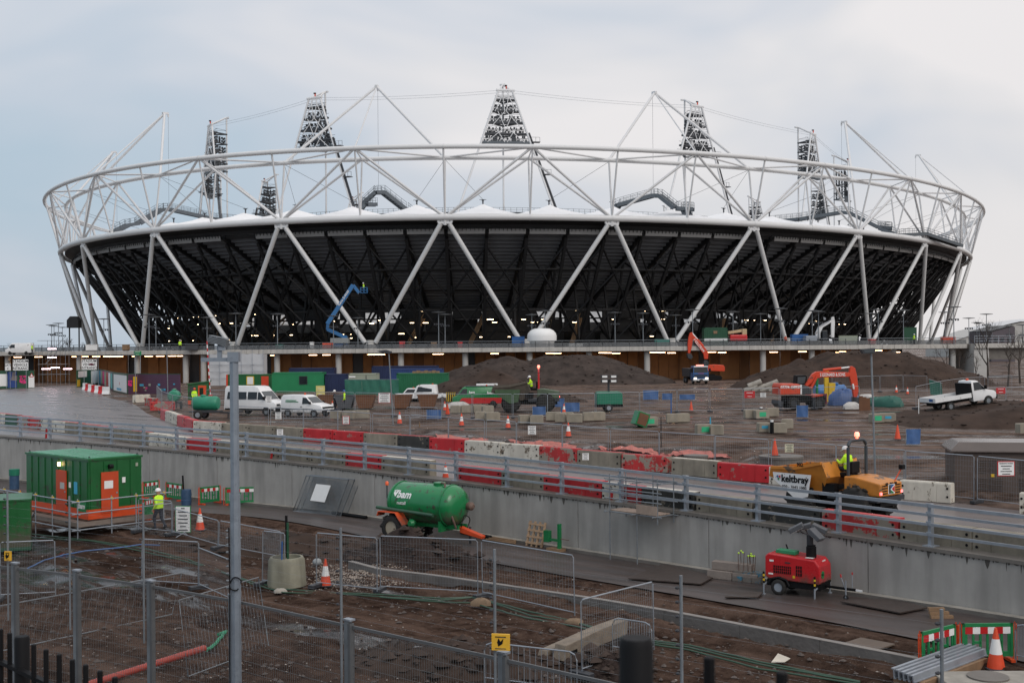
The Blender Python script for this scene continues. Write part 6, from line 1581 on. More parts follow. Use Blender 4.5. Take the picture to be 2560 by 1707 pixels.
# ---- manhole rings
def mring(lab, p, r, h):
    t = thing('manhole_ring', lab, 'manhole ring', p, 0, 'concrete manhole rings')
    MB().lathe([(r,0),(r,h),(r-.12,h),(r-.12,0)], 28).build('ring', conc_d, t, True); MB().lathe([(r+.05,h+.003),(r+.05,h+.12),(r*.3,h+.13),(.02,h+.13)], 28).build('cover_slab', conc_d, t, True)
pr_ = behind(1892, 2.4); mring('broad concrete manhole ring with a cone on its slab', pr_, 1.05, .95); cone_('plain orange cone standing on the manhole slab', pr_ + Vector((-.35, -.2, 1.08)), False, .9)
mring('low concrete manhole ring at the end of the red netting', behind(1680, 2.0), .6, .65)
# ---- tilted green box and other small things
t = thing('steel_box', 'green steel box tipped on edge beside the green-marked block', 'box', up(1596, 1064), R(20), ry=R(20)); MB().bx(-.5, .5, -.4, .4, 0, 1.05).build('shell', green_b, t, bevel=.03); MB().bx(-.38, .38, -.43, -.4, .1, .95).build('rusty_panel', rust, t)
for x, y, mt, lab, h in ((1678,1034,blue_p,'blue standpipe post between the blocks',1.4),(1207,1018,blue_p,'blue standpipe post in front of the green works van',1.0),(1404,1036,blue_p,'short blue post beside the small cone',.7),(1776,1070,cyan_p,'teal post between two blocks',.8),(1903,1040,black,'black capped post among the right blocks',.75),(1930,1082,black,'thick black post between the blue-marked blocks',.9),(2297,1048,white_s,'black and white marker stake before the flatbed truck',1.9),(1653,1118,black,'thin black stake behind the red netting',1.9),(1049,1075,tan,'timber stake on the bank',.6)):
    t = thing('marker_post', lab, 'post', up(x, y)); r_ = .05 if h < 1.5 else .03
    if 'thick' in lab or 'capped' in lab: r_ = .14
    bar('shaft', (0,0,0), (0,0,h*.85), r_, mt, t, 8); bar('cap', (0,0,h*.85), (0,0,h), r_*.8, black if mt is white_s else (white_s if r_ > .1 else mt), t, 8)
# ---- lighting tower on the site
def site_light(lab, p, mat, rz, s=1.0):
    t = thing('light_tower', lab, 'light tower', p, rz, s=s)
    MB().prism([(-1.0,.55),(1.0,.55),(1.0,1.35),(.8,1.55),(-.9,1.55),(-1.0,1.4)], -.55, .55).build('housing', mat, t, bevel=.05); MB().bx(-1.05, 1.05, -.5, .5, .35, .56).build('chassis', black, t)
    for s_ in (-1, 1): wheel(t, -.1, s_*.6, .3, .3, .2)
    bar('mast', (.0,0,1.5), (.0,0,2.5), .08, darksteel, t)
    for q, (x, z) in enumerate(((-.35,2.35),(.35,2.35),(-.35,2.7),(.35,2.7))):
        MB().prism([(x-.25,z-.1),(x+.25,z-.1),(x+.3,z+.12),(x-.3,z+.12)], -.3, -.05).build('lamp_head', darksteel, t); MB().bx(x-.2, x+.2, -.32, -.3, z-.07, z+.09).build('lamp_glass', white_s, t)
    return t
site_light('green lighting tower trailer folded down in the middle of the site', up(1522, 1028), mk('teal_green_paint', (.012, .17, .10), .4, .12, 2), R(5), 1.15)
# ---- stores heap by the excavator
def lump(name, lab, cat, p, rx, ry, h, mat, seed, n=16):
    m = MB(); rg = random.Random(seed)
    for j in range(n + 1):
        for k in range(9):
            a = 2*PI*j/n; u = k/8; r_ = math.cos(u*PI/2)**.6; wob = 1 + .16*math.sin(a*3 + seed) + .1*math.sin(a*7 + seed*2 + u*5)
            m.v.append((rx*r_*math.cos(a)*wob, ry*r_*math.sin(a)*wob, h*math.sin(u*PI/2)*(1 + .08*math.sin(a*5 + u*9))))
    for j in range(n):
        for k in range(8): q = j*9 + k; m.face((q, q+9, q+10, q+1))
    o = m.build(name, mat, None, True, loc=p); return tag(o, lab, cat)
lump('tarpaulin_heap', 'blue tarpaulin heap under the excavator arm', 'tarpaulin', up(2108, 1012), 1.5, 1.2, 1.5, blue_t, 3)
lump('tarpaulin_heap', 'green tarpaulin heap right of the excavator bucket', 'tarpaulin', up(2225, 1016), 1.3, 1.0, .95, teal_t, 5); lump('tarpaulin_heap', 'second green tarpaulin heap draped beside the brown boards', 'tarpaulin', up(2190, 1014), 1.0, .9, .8, teal_t, 8)
lump('rubble_bags', 'pale rubble bags piled under the excavator bucket', 'bags', up(2128, 1022), .8, .6, .6, mk('bag_white', (.5,.48,.46), .8, .2, 4), 9); lump('rubble_bags', 'white sacks behind the green tarpaulin', 'bags', up(2168, 1000), .9, .6, .6, mk('bag_white', 0), 12)
lump('rubble_bags', 'white bagged materials beside the green works van', 'bags', up(1144, 1020), 1.1, .7, .6, mk('bag_white', 0), 15)
t = thing('blue_tank', 'ribbed blue plastic tank lying behind the yellow column', 'tank', up(2075, 996)); m = MB(); m.lathe([(.05,-1.7),(.6,-1.65)] + [(.72 + (.05 if k % 2 else 0), -1.5 + k*.27) for k in range(12)] + [(.6,1.65),(.05,1.7)], 20, Matrix.Translation((0,0,.75)) @ Matrix.Rotation(R(90), 4, 'Y')); m.build('shell', mk('tank_blue', (.03, .14, .36), .4, .1, 2), t, True); MB().lathe([(.3,0),(.3,.2),(.05,.25)], 14, Matrix.Translation((.6,0,1.5))).build('manhole_cap', mk('tank_blue', 0), t)
t = thing('yellow_column', 'tall yellow steel hopper and column behind the excavator', 'hopper', up(2066, 1004)); MB().bx(-.2, .2, -.2, .2, 0, 3.2).build('column', yellow_p, t, bevel=.02); MB().prism([(.2,0),(.5,0),(.85,1.5),(.85,1.9),(.2,1.9)], -.3, .3).build('hopper_side', yellow_p, t)
t = thing('green_post', 'slim green steel post beside the yellow column', 'post', up(2043, 1006)); bar('shaft', (0,0,0), (0,0,3.0), .13, green_b, t, 10); MB().bx(-.25,.25,-.25,.25,0,.06).build('base_plate', green_b, t)
t = thing('maroon_drum', 'maroon drum on the ground behind the excavator boom', 'drum', up(2056, 1008)); MB().lathe([(.45,0),(.45,.9)], 16).build('drum_body', mk('maroon_plate', 0), t, True); MB().lathe([(.46,.9),(.46,.95),(.02,.95)], 16).build('lid', mk('maroon_plate', 0), t)
t = thing('brown_boards', 'upright brown boards right of the excavator bucket', 'boards', up(2160, 1026)); [MB().bx(-.5 + .35*k, -.18 + .35*k, -.3 + .1*k, -.2 + .1*k, 0, 1.3 - .1*k).build('board', rust, t) for k in range(3)]
t = thing('pipe_stack', 'stacked grey concrete pipes left of the excavator', 'pipes', up(1920, 978))
for k, (x, z) in enumerate(((-2.2,.35),(-1.2,.35),(-.2,.35),(.9,.35),(-1.7,.95),(.4,.9))): MB().lathe([(.35,-.9),(.35,.9),(.25,.9),(.25,-.9)], 14, Matrix.Translation((x,0,z)) @ Matrix.Rotation(R(70), 4, 'Y'), cap=False).build('pipe', conc, t, True)
# green leaning screen on the right fences
t = thing('debris_screen', 'green netting panel hung on the right-hand fence', 'screen', up(2340, 992)); m = MB(); m.v = [(-.75,0,1.9),(.6,0,1.5),(.75,0,-.1),(-.6,0,.3),(0,.1,1.0)]; [m.face(f) for f in ((0,1,4),(1,2,4),(2,3,4),(3,0,4))]; m.build('netting', teal_t, t, True); bar('top_tube', (-.8,0,1.95), (.7,0,1.5), .02, galv, t, 6)
# ---- brown transformer housing at the right
A0 = up(2386, 1240); e1 = Vector((.80, .30, 0)).normalized(); e1 = Vector((.97, -.22, 0)).normalized()
t = thing('transformer_housing', 'brown louvred transformer housing with a pale roof at the right edge', 'enclosure', A0, math.atan2(e1.y, e1.x), s=1.12)
MB().bx(0, 4.2, 0, 2.6, 0, 1.72).build('cabinet', brown_k, t, bevel=.03); MB().add([(-.16,-.16,1.73),(4.36,-.16,1.73),(4.36,2.76,1.73),(-.16,2.76,1.73),(-.16,-.16,1.8),(4.36,-.16,1.8),(4.36,2.76,1.8),(-.16,2.76,1.8),(.2,.25,2.12),(4.0,.25,2.12),(4.0,2.35,2.12),(.2,2.35,2.12)], [(3,2,1,0),(0,1,5,4),(1,2,6,5),(2,3,7,6),(3,0,4,7),(4,5,9,8),(5,6,10,9),(6,7,11,10),(7,4,8,11),(8,9,10,11)]).build('roof', kiosk_t, t, bevel=.03)
for u in (.75, 1.3, 2.4, 2.95):
    for z0 in (.25, .95):
        for q in range(8): MB().bx(u, u + .48, -.035, -.002, z0 + q*.065, z0 + q*.065 + .035).build('louvre', brown_k, t)
MB().bx(1.35, 1.48, -.03, -.002, .78, .9).build('warning_label', yellow_p, t); MB().bx(-.2, 4.4, -.25, 2.85, -.3, .0).build('plinth', conc, t)
# ---- scaffold cage hung on the parapet
A0 = at(1575, 1276, -6.55); t = thing('scaffold_platform', 'small tube scaffold platform with boards hung outside the parapet', 'scaffold', wpt(s_at_px(1630), -.8) + Vector((0,0,-6.75)), math.atan2((posts[-7]-posts[-9]).y, (posts[-7]-posts[-9]).x))
for x in (-1.3, .2, 1.3):
    for y in (-.45, .55): bar('standard', (x, y, -2.0 if y < 0 and x < 1 else -.3), (x, y, 1.55), .024, galv_d, t, 8)
for z in (.0, .55, .95, 1.35):
    for y in (-.45, .55): bar('ledger', (-1.6, y, z), (1.5, y, z), .024, galv_d, t, 8)
for x in (-1.3, .2, 1.3): bar('transom', (x, -.8, .02), (x, .8, .02), .024, galv_d, t, 8); bar('transom', (x, -.7, 1.3), (x, .7, 1.3), .024, galv_d, t, 8)
for k in range(4): MB().bx(-1.3, 1.2, -.42 + .22*k, -.22 + .22*k, .04, .08).build('scaffold_board', mk('pale_board', (.33, .25, .2), .8, .2, 3), t)
MB().bx(.2, 1.3, -.5, -.46, .06, .42).build('toe_board', mk('pale_board', 0), t)
# ---- lamp columns on the site
def floodpole(lab, base, top, head, mat=galv_d, r=.06):
    t = thing('lamp_column', lab, 'lamp column', base); d = Vector(top) - base; bar('pole', (0,0,0), d, r, mat, t, 8); head(t, d); return t
p = up(983, 1062); q = atY(972, 878, p.y)
floodpole('thin lamp column with a single dark lamp left of centre', p, q, lambda t, d: MB().prism([(d.x - .95, d.z + .02),(d.x - .2, d.z + .12),(d.x + .25, d.z - .02),(d.x + .15, d.z - .18),(d.x - .5, d.z - .12)], -.15, .15).build('lamp_head', darksteel, t, bevel=.02), r=.045)
p = atY(2189, 1160, behind(2191, 1.2).y); p.z = zU(p.y); q = atY(2178, 878, p.y)
floodpole('thin lamp column with a tilted floodlight right of centre', p, q, lambda t, d: (MB().prism([(d.x - .48, d.z + .1),(d.x + .1, d.z + .14),(d.x + .14, d.z - .08),(d.x - .4, d.z - .1)], -.2, .2).build('lamp_head', darksteel, t), MB().prism([(d.x - .40, d.z + .05),(d.x + .02, d.z + .08),(d.x + .06, d.z - .05),(d.x - .34, d.z - .06)], -.22, -.2).build('lamp_glass', glass_l, t)), r=.045)
for x, y, yt, Y_, lab in ((247,975,868,None,'thin post between the hoardings'),(340,992,880,None,'thin post carrying the green board'),(420,1000,870,None,'thin post before the kiosk')):
    b_ = up(x, y); t = thing('thin_post', lab, 'post', b_); bar('shaft', (0,0,0), atY(x - 3, yt, b_.y) - b_, .05, galv_d, t, 6); MB().bx(-.2,.2,-.2,.2,0,.1).build('base_block', conc, t)
# ---- bridge abutment and bridge at the right, scaffold tower at the left
t = thing('bridge_abutment', 'pale concrete bridge abutment at the right end of the podium', 'abutment', (pe(2424).x, 206, -5.7)); MB().bx(0, 2.6, 0, 12, 0, 5.3).build('pier', conc_l, t); MB().bx(0, 30, -.4, 10, 5.3, 6.1).build('deck_beam', conc_p, t); MB().bx(2.6, 30, .5, 9.5, 3.3, 5.3).build('girder', conc_d, t)
for k in range(14): bar('railing_post', (k*2.1, -.2, 6.1), (k*2.1, -.2, 7.4), .05, galv, t, 6)
for z in (6.5, 6.95, 7.4): bar('handrail', (0, -.2, z), (29.5, -.2, z), .045, galv, t, 6)
t = thing('scaffold_tower', 'tall tube scaffold with stairs at the vehicle entrance', 'scaffold', atY(130, 960, 199)); t.location.z = -5.5; sw = 1
for x in (-2.2, -.7, .8, 2.3):
    for y in (0, 1.6): bar('standard', (x, y, 0), (x, y, 8.0 - .5*abs(x)), .035, galv_d, t, 6)
for z in (1.9, 3.6, 5.2, 6.8, 7.6):
    for y in (0, 1.6): bar('ledger', (-2.4, y, z), (2.5, y, z), .035, galv_d, t, 6)
bar('stair_stringer', (-1.0, -.2, 3.6), (2.4, -.2, 7.4), .06, galv_d, t, 6); bar('stair_stringer', (-1.0, -.2, 4.5), (2.4, -.2, 8.3), .04, galv_d, t, 6); MB().bx(-2.3, 2.4, 0, 1.6, 5.2, 5.26).build('deck_boards', tan, t); MB().bx(-2.3, 2.4, 0, 1.6, 3.6, 3.66).build('deck_boards', tan, t)
# ---- dark lighting rig and van on the left bridge, buildings and trees beyond
p = atY(50, 862, 218); v = thing('parked_van', 'white van parked on the far left bridge', 'van', (p.x, p.y, -.3), R(180)); B = Body(v, [(-2.4,.4),(2.3,.4),(2.4,1.0),(1.9,1.2),(1.4,2.0),(1.1,2.2),(-2.3,2.2)], 1.9, 1.1, 2.2, .15, white_p); B.side('window', [(.6,1.3),(1.7,1.3),(1.3,1.9),(.6,1.9)], glass_d); [wheel(v, q, s_*.85, .34, .34, .22) for q in (1.5,-1.5) for s_ in (-1, 1)]
t = thing('video_gantry', 'black steel service gantry standing left of the stadium', 'gantry', (*atY(186, 866, 246).xy, .3)); bxp('box', -1.2, 1.2, -1, 1, 4.9, 6.5, black_steel, t); MB().prism([(-1.2,6.5),(1.2,6.5),(.6,7.3),(-.5,7.3)], -1, 1).build('hood', black_steel, t)
for x in (-1, 1): bar('leg', (x,0,0), (x,0,4.9), .15, black_steel, t)
m = MB(); p = atY(2520, 850, 420); t = thing('angular_building', 'dark angular building beyond the right bridge', 'building', (p.x, p.y, -5.7)); MB().prism([(-6,0),(2.5,0),(2.5,12.3),(1.5,12.6),(-6,10.6)], 0, 20).build('wall', mk('purple_grey_cladding', (.10, .085, .10), .6, .1, .3), t); MB().prism([(-6,10.7),(1.5,12.7),(1.5,13),(-6,11)], -.3, 20.3).build('roof', darksteel, t)
for k in range(3): bxp('window', -5 + 2.4*k, -3.8 + 2.4*k, -.2, 0, 7, 8.6, glass_d, t)
p = atY(2420, 850, 600); t = thing('arena_roof', 'pale curved arena roof far behind the right lamp posts', 'building', (p.x, p.y, -5.7)); m = MB(); n = 16
for j in range(n + 1):
    u = j/n; 
    for y in (0, 40): m.v.append((-8 + 70*u, y, 8 + 12*math.sin(u*PI*.62)))
for j in range(n): m.face((2*j, 2*j+2, 2*j+3, 2*j+1))
m.build('roof', mk('pale_roof', (.6, .6, .61), .6, .05, .1), t, True); m = MB(); m.prism([(-8,0),(62,0),(62,17),(30,18),(10,14),(-8,8)], 1, 39); m.build('wall', conc_l, t)
def bare_tree(lab, p, h, seed, spread=.5, thin=1.0, fol=None):
    t = thing('bare_tree', lab, 'tree', p, 0, 'bare winter trees'); rg = random.Random(seed); tr = MB(); cr_ = MB()
    def grow(m, a, d, l, r, lev):
        b = a + d*l; m.tube(a, b, r, 5 if lev < 2 else 3, r*.65, caps=False)
        if lev >= 5 or l < .25: return
        for q in range(3 if lev < 4 else 2):
            nd = (d + Vector((rg.gauss(0, spread), rg.gauss(0, spread), rg.gauss(.12, .3)))).normalized(); grow(cr_, a.lerp(b, rg.uniform(.55, 1)), nd, l*rg.uniform(.55, .8), r*.55, lev + 1)
    grow(tr, Vector((0,0,0)), Vector((rg.gauss(0,.05), 0, 1)).normalized(), h*.32, .035*h*thin*.45, 0)
    br = mk('bark', (.055, .042, .034), .9, .25, 2); tr.build('trunk', br, t); cr_.build('crown', br, t)
for j, (x, y, Y, h, lab) in enumerate([(2372,960,180,9,'bare tree before the right end of the podium'),(2400,960,190,7,'slim bare sapling beside the abutment'),(2470,955,170,12,'tall bare tree right of the abutment'),(2520,960,160,9,'bare tree before the bridge girder'),(2550,965,175,11,'bare tree at the right edge of the view'),(2440,958,185,6,'low bare bush in front of the abutment')]): 
    p = atY(x, y, Y); bare_tree(lab, (p.x, p.y, -5.6), h, j + 40, .45)
for j in range(16):
    x = -20 + j*15 + random.uniform(-5, 5); p = atY(x, 866, 300 + random.uniform(-20, 60)); bare_tree('bare tree far left beyond the bridge, %s from the left edge' % od(j), (p.x, p.y, -3.5), random.uniform(5.5, 9), j + 70, .5, 2.4)
t = thing('far_bridge', 'low bridge deck continuing left of the stadium', 'bridge', (0, 0, 0)); m = MB(); m.bx(-260, pe(0).x - .5, 224, 262, -.5, .25); m.build('deck', conc_d, t); m = MB(); m.bx(-260, pe(0).x - .5, 223.7, 224.2, .25, .4); [m.tube((pe(0).x - 1 - 2*k, 224, .3), (pe(0).x - 1 - 2*k, 224, 1.4), .05, 5) for k in range(20)]; m.tube((-200, 224, 1.4), (pe(0).x - .5, 224, 1.4), .05, 5); m.build('parapet', darksteel, t)
# ================================================================== THE LOWER YARD AND FOREGROUND
def bolt(name, pts, r, mat, lab, cat, n=6): return tag(MB().path(pts, r, n).build(name, mat, None, True), lab, cat)
# ---- welfare cabin on its scaffold staging
NC = at(222, 1297.5, -7.45); ug = Vector((-.74, .672, 0)).normalized(); vg = Vector((.672, .74, 0)).normalized()
cab = thing('welfare_cabin', 'green steel welfare cabin with two orange doors on scaffold staging', 'cabin', NC, math.atan2(vg.y, vg.x))
# local x runs along the right face, local y along the left face
LX, LY, HH = 2.62, 6.0, 2.66
def rib(m, L, flat, pos, z0, z1, axis):
    n = int(L/.62)
    for j in range(n):
        a = L*(j + .12)/n; b = L*(j + .52)/n
        if axis == 'x': m.bx(a, b, -.035, .0, z0, z1)
        else: m.bx(-.035, .0, a, b, z0, z1)
m = MB(); m.bx(0, LX, 0, LY, .0, HH - .06); rib(m, LX, 0, 0, .42, HH - .12, 'x'); rib(m, LY, 0, 0, .42, HH - .12, 'y'); m.build('shell', green_c, cab)
m = MB(); m.bx(-.05, LX + .05, -.05, LY + .05, HH - .06, HH + .03); m.build('roof_rim', green_c, cab)
for j in range(9): MB().bx(.05, LX - .05, .1 + j*.65, .62 + j*.65, HH + .03, HH + .06).build('roof_sheet', mk('roof_green', (.035, .26, .12), .3, .12, 1), cab)
for x, y in ((.1,.1),(LX-.15,.1),(.1,LY-.15),(LX-.15,LY-.15)): MB().path([(x, y + .06*math.cos(a), HH + .03 + .1*math.sin(a)) for a in np.linspace(0, PI, 7)], .018, 6).build('lifting_eye', darksteel, cab)
m = MB(); m.bx(-.04, LX + .04, -.045, -.036, -.02, .42); m.bx(-.045, -.036, -.04, LY + .04, -.02, .42); m.build('orange_skirt', orange_p, cab)
d1 = MB().bx(.58, 1.42, -.07, -.03, .2, 2.05).build('door', mk('door_orange', (.52, .06, .014), .5, .1, 2), cab); MB().bx(1.3, 1.36, -.1, -.07, 1.05, 1.12).build('handle', galv, d1); MB().bx(.72, 1.15, -.08, -.071, 1.3, 1.65).build('notice', white_s, d1)
d2_ = MB().bx(-.07, -.03, 1.95, 2.9, .2, 2.05).build('door', mk('door_orange', 0), cab); MB().bx(-.1, -.07, 2.0, 2.06, 1.05, 1.12).build('handle', galv, d2_); MB().bx(-.08, -.071, 2.1, 2.5, 1.2, 1.5).build('notice', conc_l, d2_)
bxp('notice', 1.62, 1.78, -.05, -.037, 1.5, 1.75, white_s, cab); bxp('notice', -.05, -.037, 1.55, 1.72, 1.3, 1.55, white_s, cab); bxp('notice', -.05, -.037, .95, 1.25, 1.05, 1.6, cyan_p, cab); bxp('vent_plate', 2.3, 2.42, -.05, -.037, 2.2, 2.36, pale_g, cab)
MB().lathe([(.1,-.1),(.1,.1)], 12, Matrix.Translation((1.0,-.16,2.3)) @ Matrix.Rotation(R(90), 4, 'Y')).build('bulkhead_light', black, cab); bxp('lit_lamp', -.16, -.06, 2.45, 2.56, 2.24, 2.42, emit('warm_bulkhead', (1, .62, .22), 9), cab)
bxp('company_board', -.055, -.04, .15, 1.0, .3, .78, green_pl, cab); text('bam', .34, white_s, cab, (-.06, .55, .54), (R(90), 0, R(-90)), bold=.01, shear=.15)
stg = thing('scaffold_staging', 'tube scaffold staging with boards around the green welfare cabin', 'scaffold', NC + Vector((0,0,-.05)), math.atan2(vg.y, vg.x))
for k in range(4):
    MB().bx(-1.0, LX + .6, -1.0 + .24*k, -.78 + .24*k, -.12, -.07).build('scaffold_board', mk('grey_board', (.17, .135, .115), .85, .2, 3), stg); MB().bx(-1.0 + .24*k, -.78 + .24*k, -.05, LY + .3, -.12, -.07).build('scaffold_board', mk('grey_board', 0), stg)
MB().bx(-1.05, LX + .6, -1.06, -1.02, -.1, .1).build('toe_board', mk('toe_board', (.2, .16, .135), .85, .2, 3), stg); MB().bx(-1.06, -1.02, -1.0, LY + .3, -.1, .1).build('toe_board', mk('toe_board', 0), stg)
tubes = [((x, -1.1, -1.0), (x, -1.1, 1.15)) for x in (-1.1, .5, 1.7, 3.1)] + [((-1.1, y, -1.0), (-1.1, y, 1.15)) for y in (1.2, 2.8, 4.4, 6.0)] + [((-1.4, -1.15, z), (3.5, -1.15, z)) for z in (.5, 1.02, -.2)] + [((-1.15, -1.4, z), (-1.15, 6.6, z)) for z in (.5, 1.02, -.2)] + [((3.1, -1.1, -1.0), (1.7, -1.1, -.2)), ((-1.1, 4.4, -1.0), (-1.1, 2.8, .3)), ((-1.4, 6.0, .6), (-3.2, 6.0, .6)), ((-1.4, 6.0, 1.1), (-3.2, 6.0, 1.1)), ((-3.2, 6, -.8), (-3.2, 6, 1.9)), ((-3.2, 6.0, 1.0), (-3.2, 8.4, 1.0)), ((-3.2, 6.0, 1.8), (-3.2, 8.4, 1.8)), ((-3.2, 6, 1.4), (-5.4, 6, 1.3))]
for a, b in tubes: bar('scaffold_tube', a, b, .028, galv, stg, 8)
for a, b in tubes[:8]: MB().bx(-.05, .05, -.05, .05, -.05, .05, Matrix.Translation(Vector(b) + Vector((0, -.02, -.12)))).build('coupler', yellow_p, stg)
c0 = at(77, 1372, -8.25)
gb = thing('green_cabin', 'second green steel cabin cut off by the left edge', 'cabin', c0, R(201)); m = MB(); m.bx(0, 5, -2.4, 0, 0, 2.05); [m.bx(.2 + .6*j, .5 + .6*j, 0, .03, .1, 1.95) for j in range(8)]; m.build('shell', green_c, gb); MB().bx(-.04, 5, -2.44, .04, 2.05, 2.12).build('roof_rim', green_c, gb); MB().bx(-.02, 5, -2.4, .035, -.03, .12).build('base_rail', green_d, gb)
# ---- pedestrian barriers of plastic
def ch8(lab, a, b, h=1.0, feet=True):
    d = b - a; L = d.length; t = thing('plastic_barrier', lab, 'barrier', a, math.atan2(d.y, d.x), 'green and orange plastic pedestrian barriers')
    m = MB(); m.bx(.08, L-.08, -.03, .03, h-.09, h); m.bx(.08, L-.08, -.025, .025, .1, .24); m.bx(.08, .16, -.03, .03, .1, h); m.bx(L-.16, L-.08, -.03, .03, .1, h)
    n = 8
    for j in range(1, n): x = L*j/n; m.bx(x - .03, x + .03, -.02, .02, .2, h-.25)
    for j in (2, 5): m.bx(L*j/n, L*(j+1)/n, -.02, .02, .45, .52)
    m.build('frame', green_pl, t)
    for j in range(6): MB().bx(.16 + (L-.32)*j/6, .16 + (L-.32)*(j+1)/6 - .003, -.034, .034, h-.28, h-.10).build('plank_stripe', red_p if j % 2 == 0 else white_s, t)
    for x in (.03, L-.03): MB().path([(x-.04,0,0),(x-.04,0,h-.05),(x,0,h+.03),(x+.05,0,h-.05),(x+.05,0,0)], .025, 6).build('orange_end_post', orange_p, t)
    for x in (.2, L-.2): MB().bx(x-.06, x+.06, -.3, .3, 0, .07).build('foot', orange_p, t)
ch8('plastic pedestrian barrier behind the walking worker, nearest the cabin', lo(356, 1246), lo(398, 1240)); ch8('plastic pedestrian barrier with its side panel, right of the worker', lo(415, 1246), lo(458, 1252)); ch8('plastic barrier standing obliquely left of the lamp pole', lo(497, 1262), lo(551, 1256)); ch8('plastic barrier standing right of the lamp pole', lo(560, 1262), lo(642, 1260)); ch8('plastic barrier partly hidden by the cabin staging', lo(358, 1300), lo(384, 1296))
ch8('green plastic barrier at the lower right, the left of two', lo(2298, 1676), lo(2392, 1648)); ch8('green plastic barrier at the lower right behind the big cone', lo(2398, 1650), lo(2540, 1648))
cone_('orange and white cone right of the white information board', lo(500, 1325), True, 1.05); cone_('orange and white cone right of the concrete manhole tub', lo(814, 1464), True, 1.05); cone_('large orange and white cone at the lower right by the barriers', lo(2490, 1672), True, 1.15); cone_('small cone behind the staging near the left edge', lo(51, 1262), True, .9)
p = lo(458, 1332); sign('white and green information board leaning right of the worker', p + Vector((0, 0, .62)), .66, 1.12, ['#.3', '#.85', '#.7', '#.85', '#.8', '#.5', '#.8'], .1, p.z, white_s, darksteel, yaw=R(-8), frame=green_pl)
bar('stay', (.1, .1, -.55), (.25, -1.3, -.6), .02, galv, bpy.data.objects[[o.name for o in C.objects if o.get('label', '').startswith('white and green information')][0]], 6)
# ---- drum
t = thing('blue_drum', 'blue plastic drum with a black pipe beside the pedestrian barriers', 'drum', lo(466, 1262)); MB().lathe([(.28,0),(.3,.3),(.28,.32),(.3,.6),(.27,.9)], 16).build('drum_body', mk('drum_blue', (.03, .07, .14), .5, .2, 3), t, True); bar('pipe', (-.15,0,.5), (-.2,0,1.7), .05, black, t); MB().lathe([(.27,.9),(.02,.92)], 16).build('lid', mk('drum_blue', 0), t)
t = thing('blue_drum', 'teal and blue drum near the left edge behind the staging', 'drum', lo(36, 1222)); MB().lathe([(.3,0),(.3,.9)], 16).build('drum_body', mk('drum_blue', 0), t, True); MB().lathe([(.33,.9),(.33,1.3),(.02,1.32)], 16).build('lid', mk('teal_green_paint', 0), t)
# ---- fence frames leaning on the wall
def lean_frame(lab, a, b, dx, top_y, white=False):
    t = thing('leaning_fence_panel', lab, 'fence panel', a); d = b - a; L = d.length; t.rotation_euler = (R(-14), 0, math.atan2(d.y, d.x)); sh = dx
    P = lambda u, v_: Vector((u*L + sh*v_, 0, 2.0*v_))
    MB().path([P(0,0), P(0,1), P(1,1), P(1,0)], .032, 8, True).build('frame', galv_d, t, True); m = MB()
    for j in range(1, 56): m.tube(P(j/56,0), P(j/56,1), .005, 3, caps=False)
    for j in range(1, 8): m.tube(P(0,j/8), P(1,j/8), .0035, 3, caps=False)
    m.build('wire_mesh', galv_d, t)
    if white:
        m = MB(); q = [P(.32,.34), P(.66,.34), P(.66,.80), P(.32,.80)]; m.v = [tuple(x + Vector((0,-.03,0))) for x in q] + [tuple(x + Vector((0,-.05,0))) for x in q]; m.face((0,1,2,3)); m.face((7,6,5,4)); m.build('white_sheet', white_s, t)
la, lb_ = lo(733, 1277), lo(838, 1290)
lean_frame('mesh fence panel with a white sheet leaning on the wall', la, lb_, .55, 0, True); lean_frame('second mesh fence panel leaning behind the white-sheeted one', la + Vector((.15, .12, 0)), lb_ + Vector((.25, .15, 0)), .62, 0); lean_frame('third mesh fence panel leaning at the back of the stack', la + Vector((.4, .2, 0)), lb_ + Vector((.55, .25, 0)), .6, 0)
# ---- tank trailer
TP = lo(1064, 1349); td = posts[12] - posts[10]; TH = math.atan2(td.y, td.x) + R(6)
tk = thing('tank_trailer', 'green slurry tank trailer with orange mudguards parked along the wall', 'tank trailer', TP, TH, s=.95)
MT = Matrix.Translation((.15,0,1.78)) @ Matrix.Rotation(R(90), 4, 'Y')
MB().lathe([(.02,-2.12),(.45,-2.08),(.78,-1.95),(.95,-1.75),(.97,-1.6),(.97,1.6),(.95,1.72),(.80,1.93),(.48,2.08),(.02,2.14)], 40, MT).build('tank', mk('tank_green', (.012, .19, .062), .24, .10, 1.2, under=(.045, .055, .035), wear=.18, wscale=3.0, coat=.1, dirt=(-8.3, -6.6)), tk, True)
for x in (-1.6, 1.5): MB().lathe([(.975,x-.04),(1.01,x-.03),(1.01,x+.03),(.975,x+.04)], 40, MT, cap=False).build('tank_band', green_b, tk, True)
m = MB(); m.bx(-1.9, 2.3, -.35, -.25, .72, .92); m.bx(-1.9, 2.3, .25, .35, .72, .92); m.bx(-1.2, -1.0, -.9, .9, .55, .72)
for x in (-.4, 1.4): m.bx(x, x + .15, -.75, .75, .6, 1.1)
m.build('chassis', green_b, tk); MB().prism([(2.2,.55),(3.5,.35),(3.55,.5),(2.2,.85)], -.14, .14).build('drawbar', orange_p, tk, bevel=.03)
bar('stand_leg', (2.5,.3,.8), (2.5,.3,0), .06, darksteel, tk); bar('hose_rail', (-2.2,-1.05,1.55), (1.4,-1.12,1.42), .085, mk('hose_green', (.03, .085, .05), .5), tk)
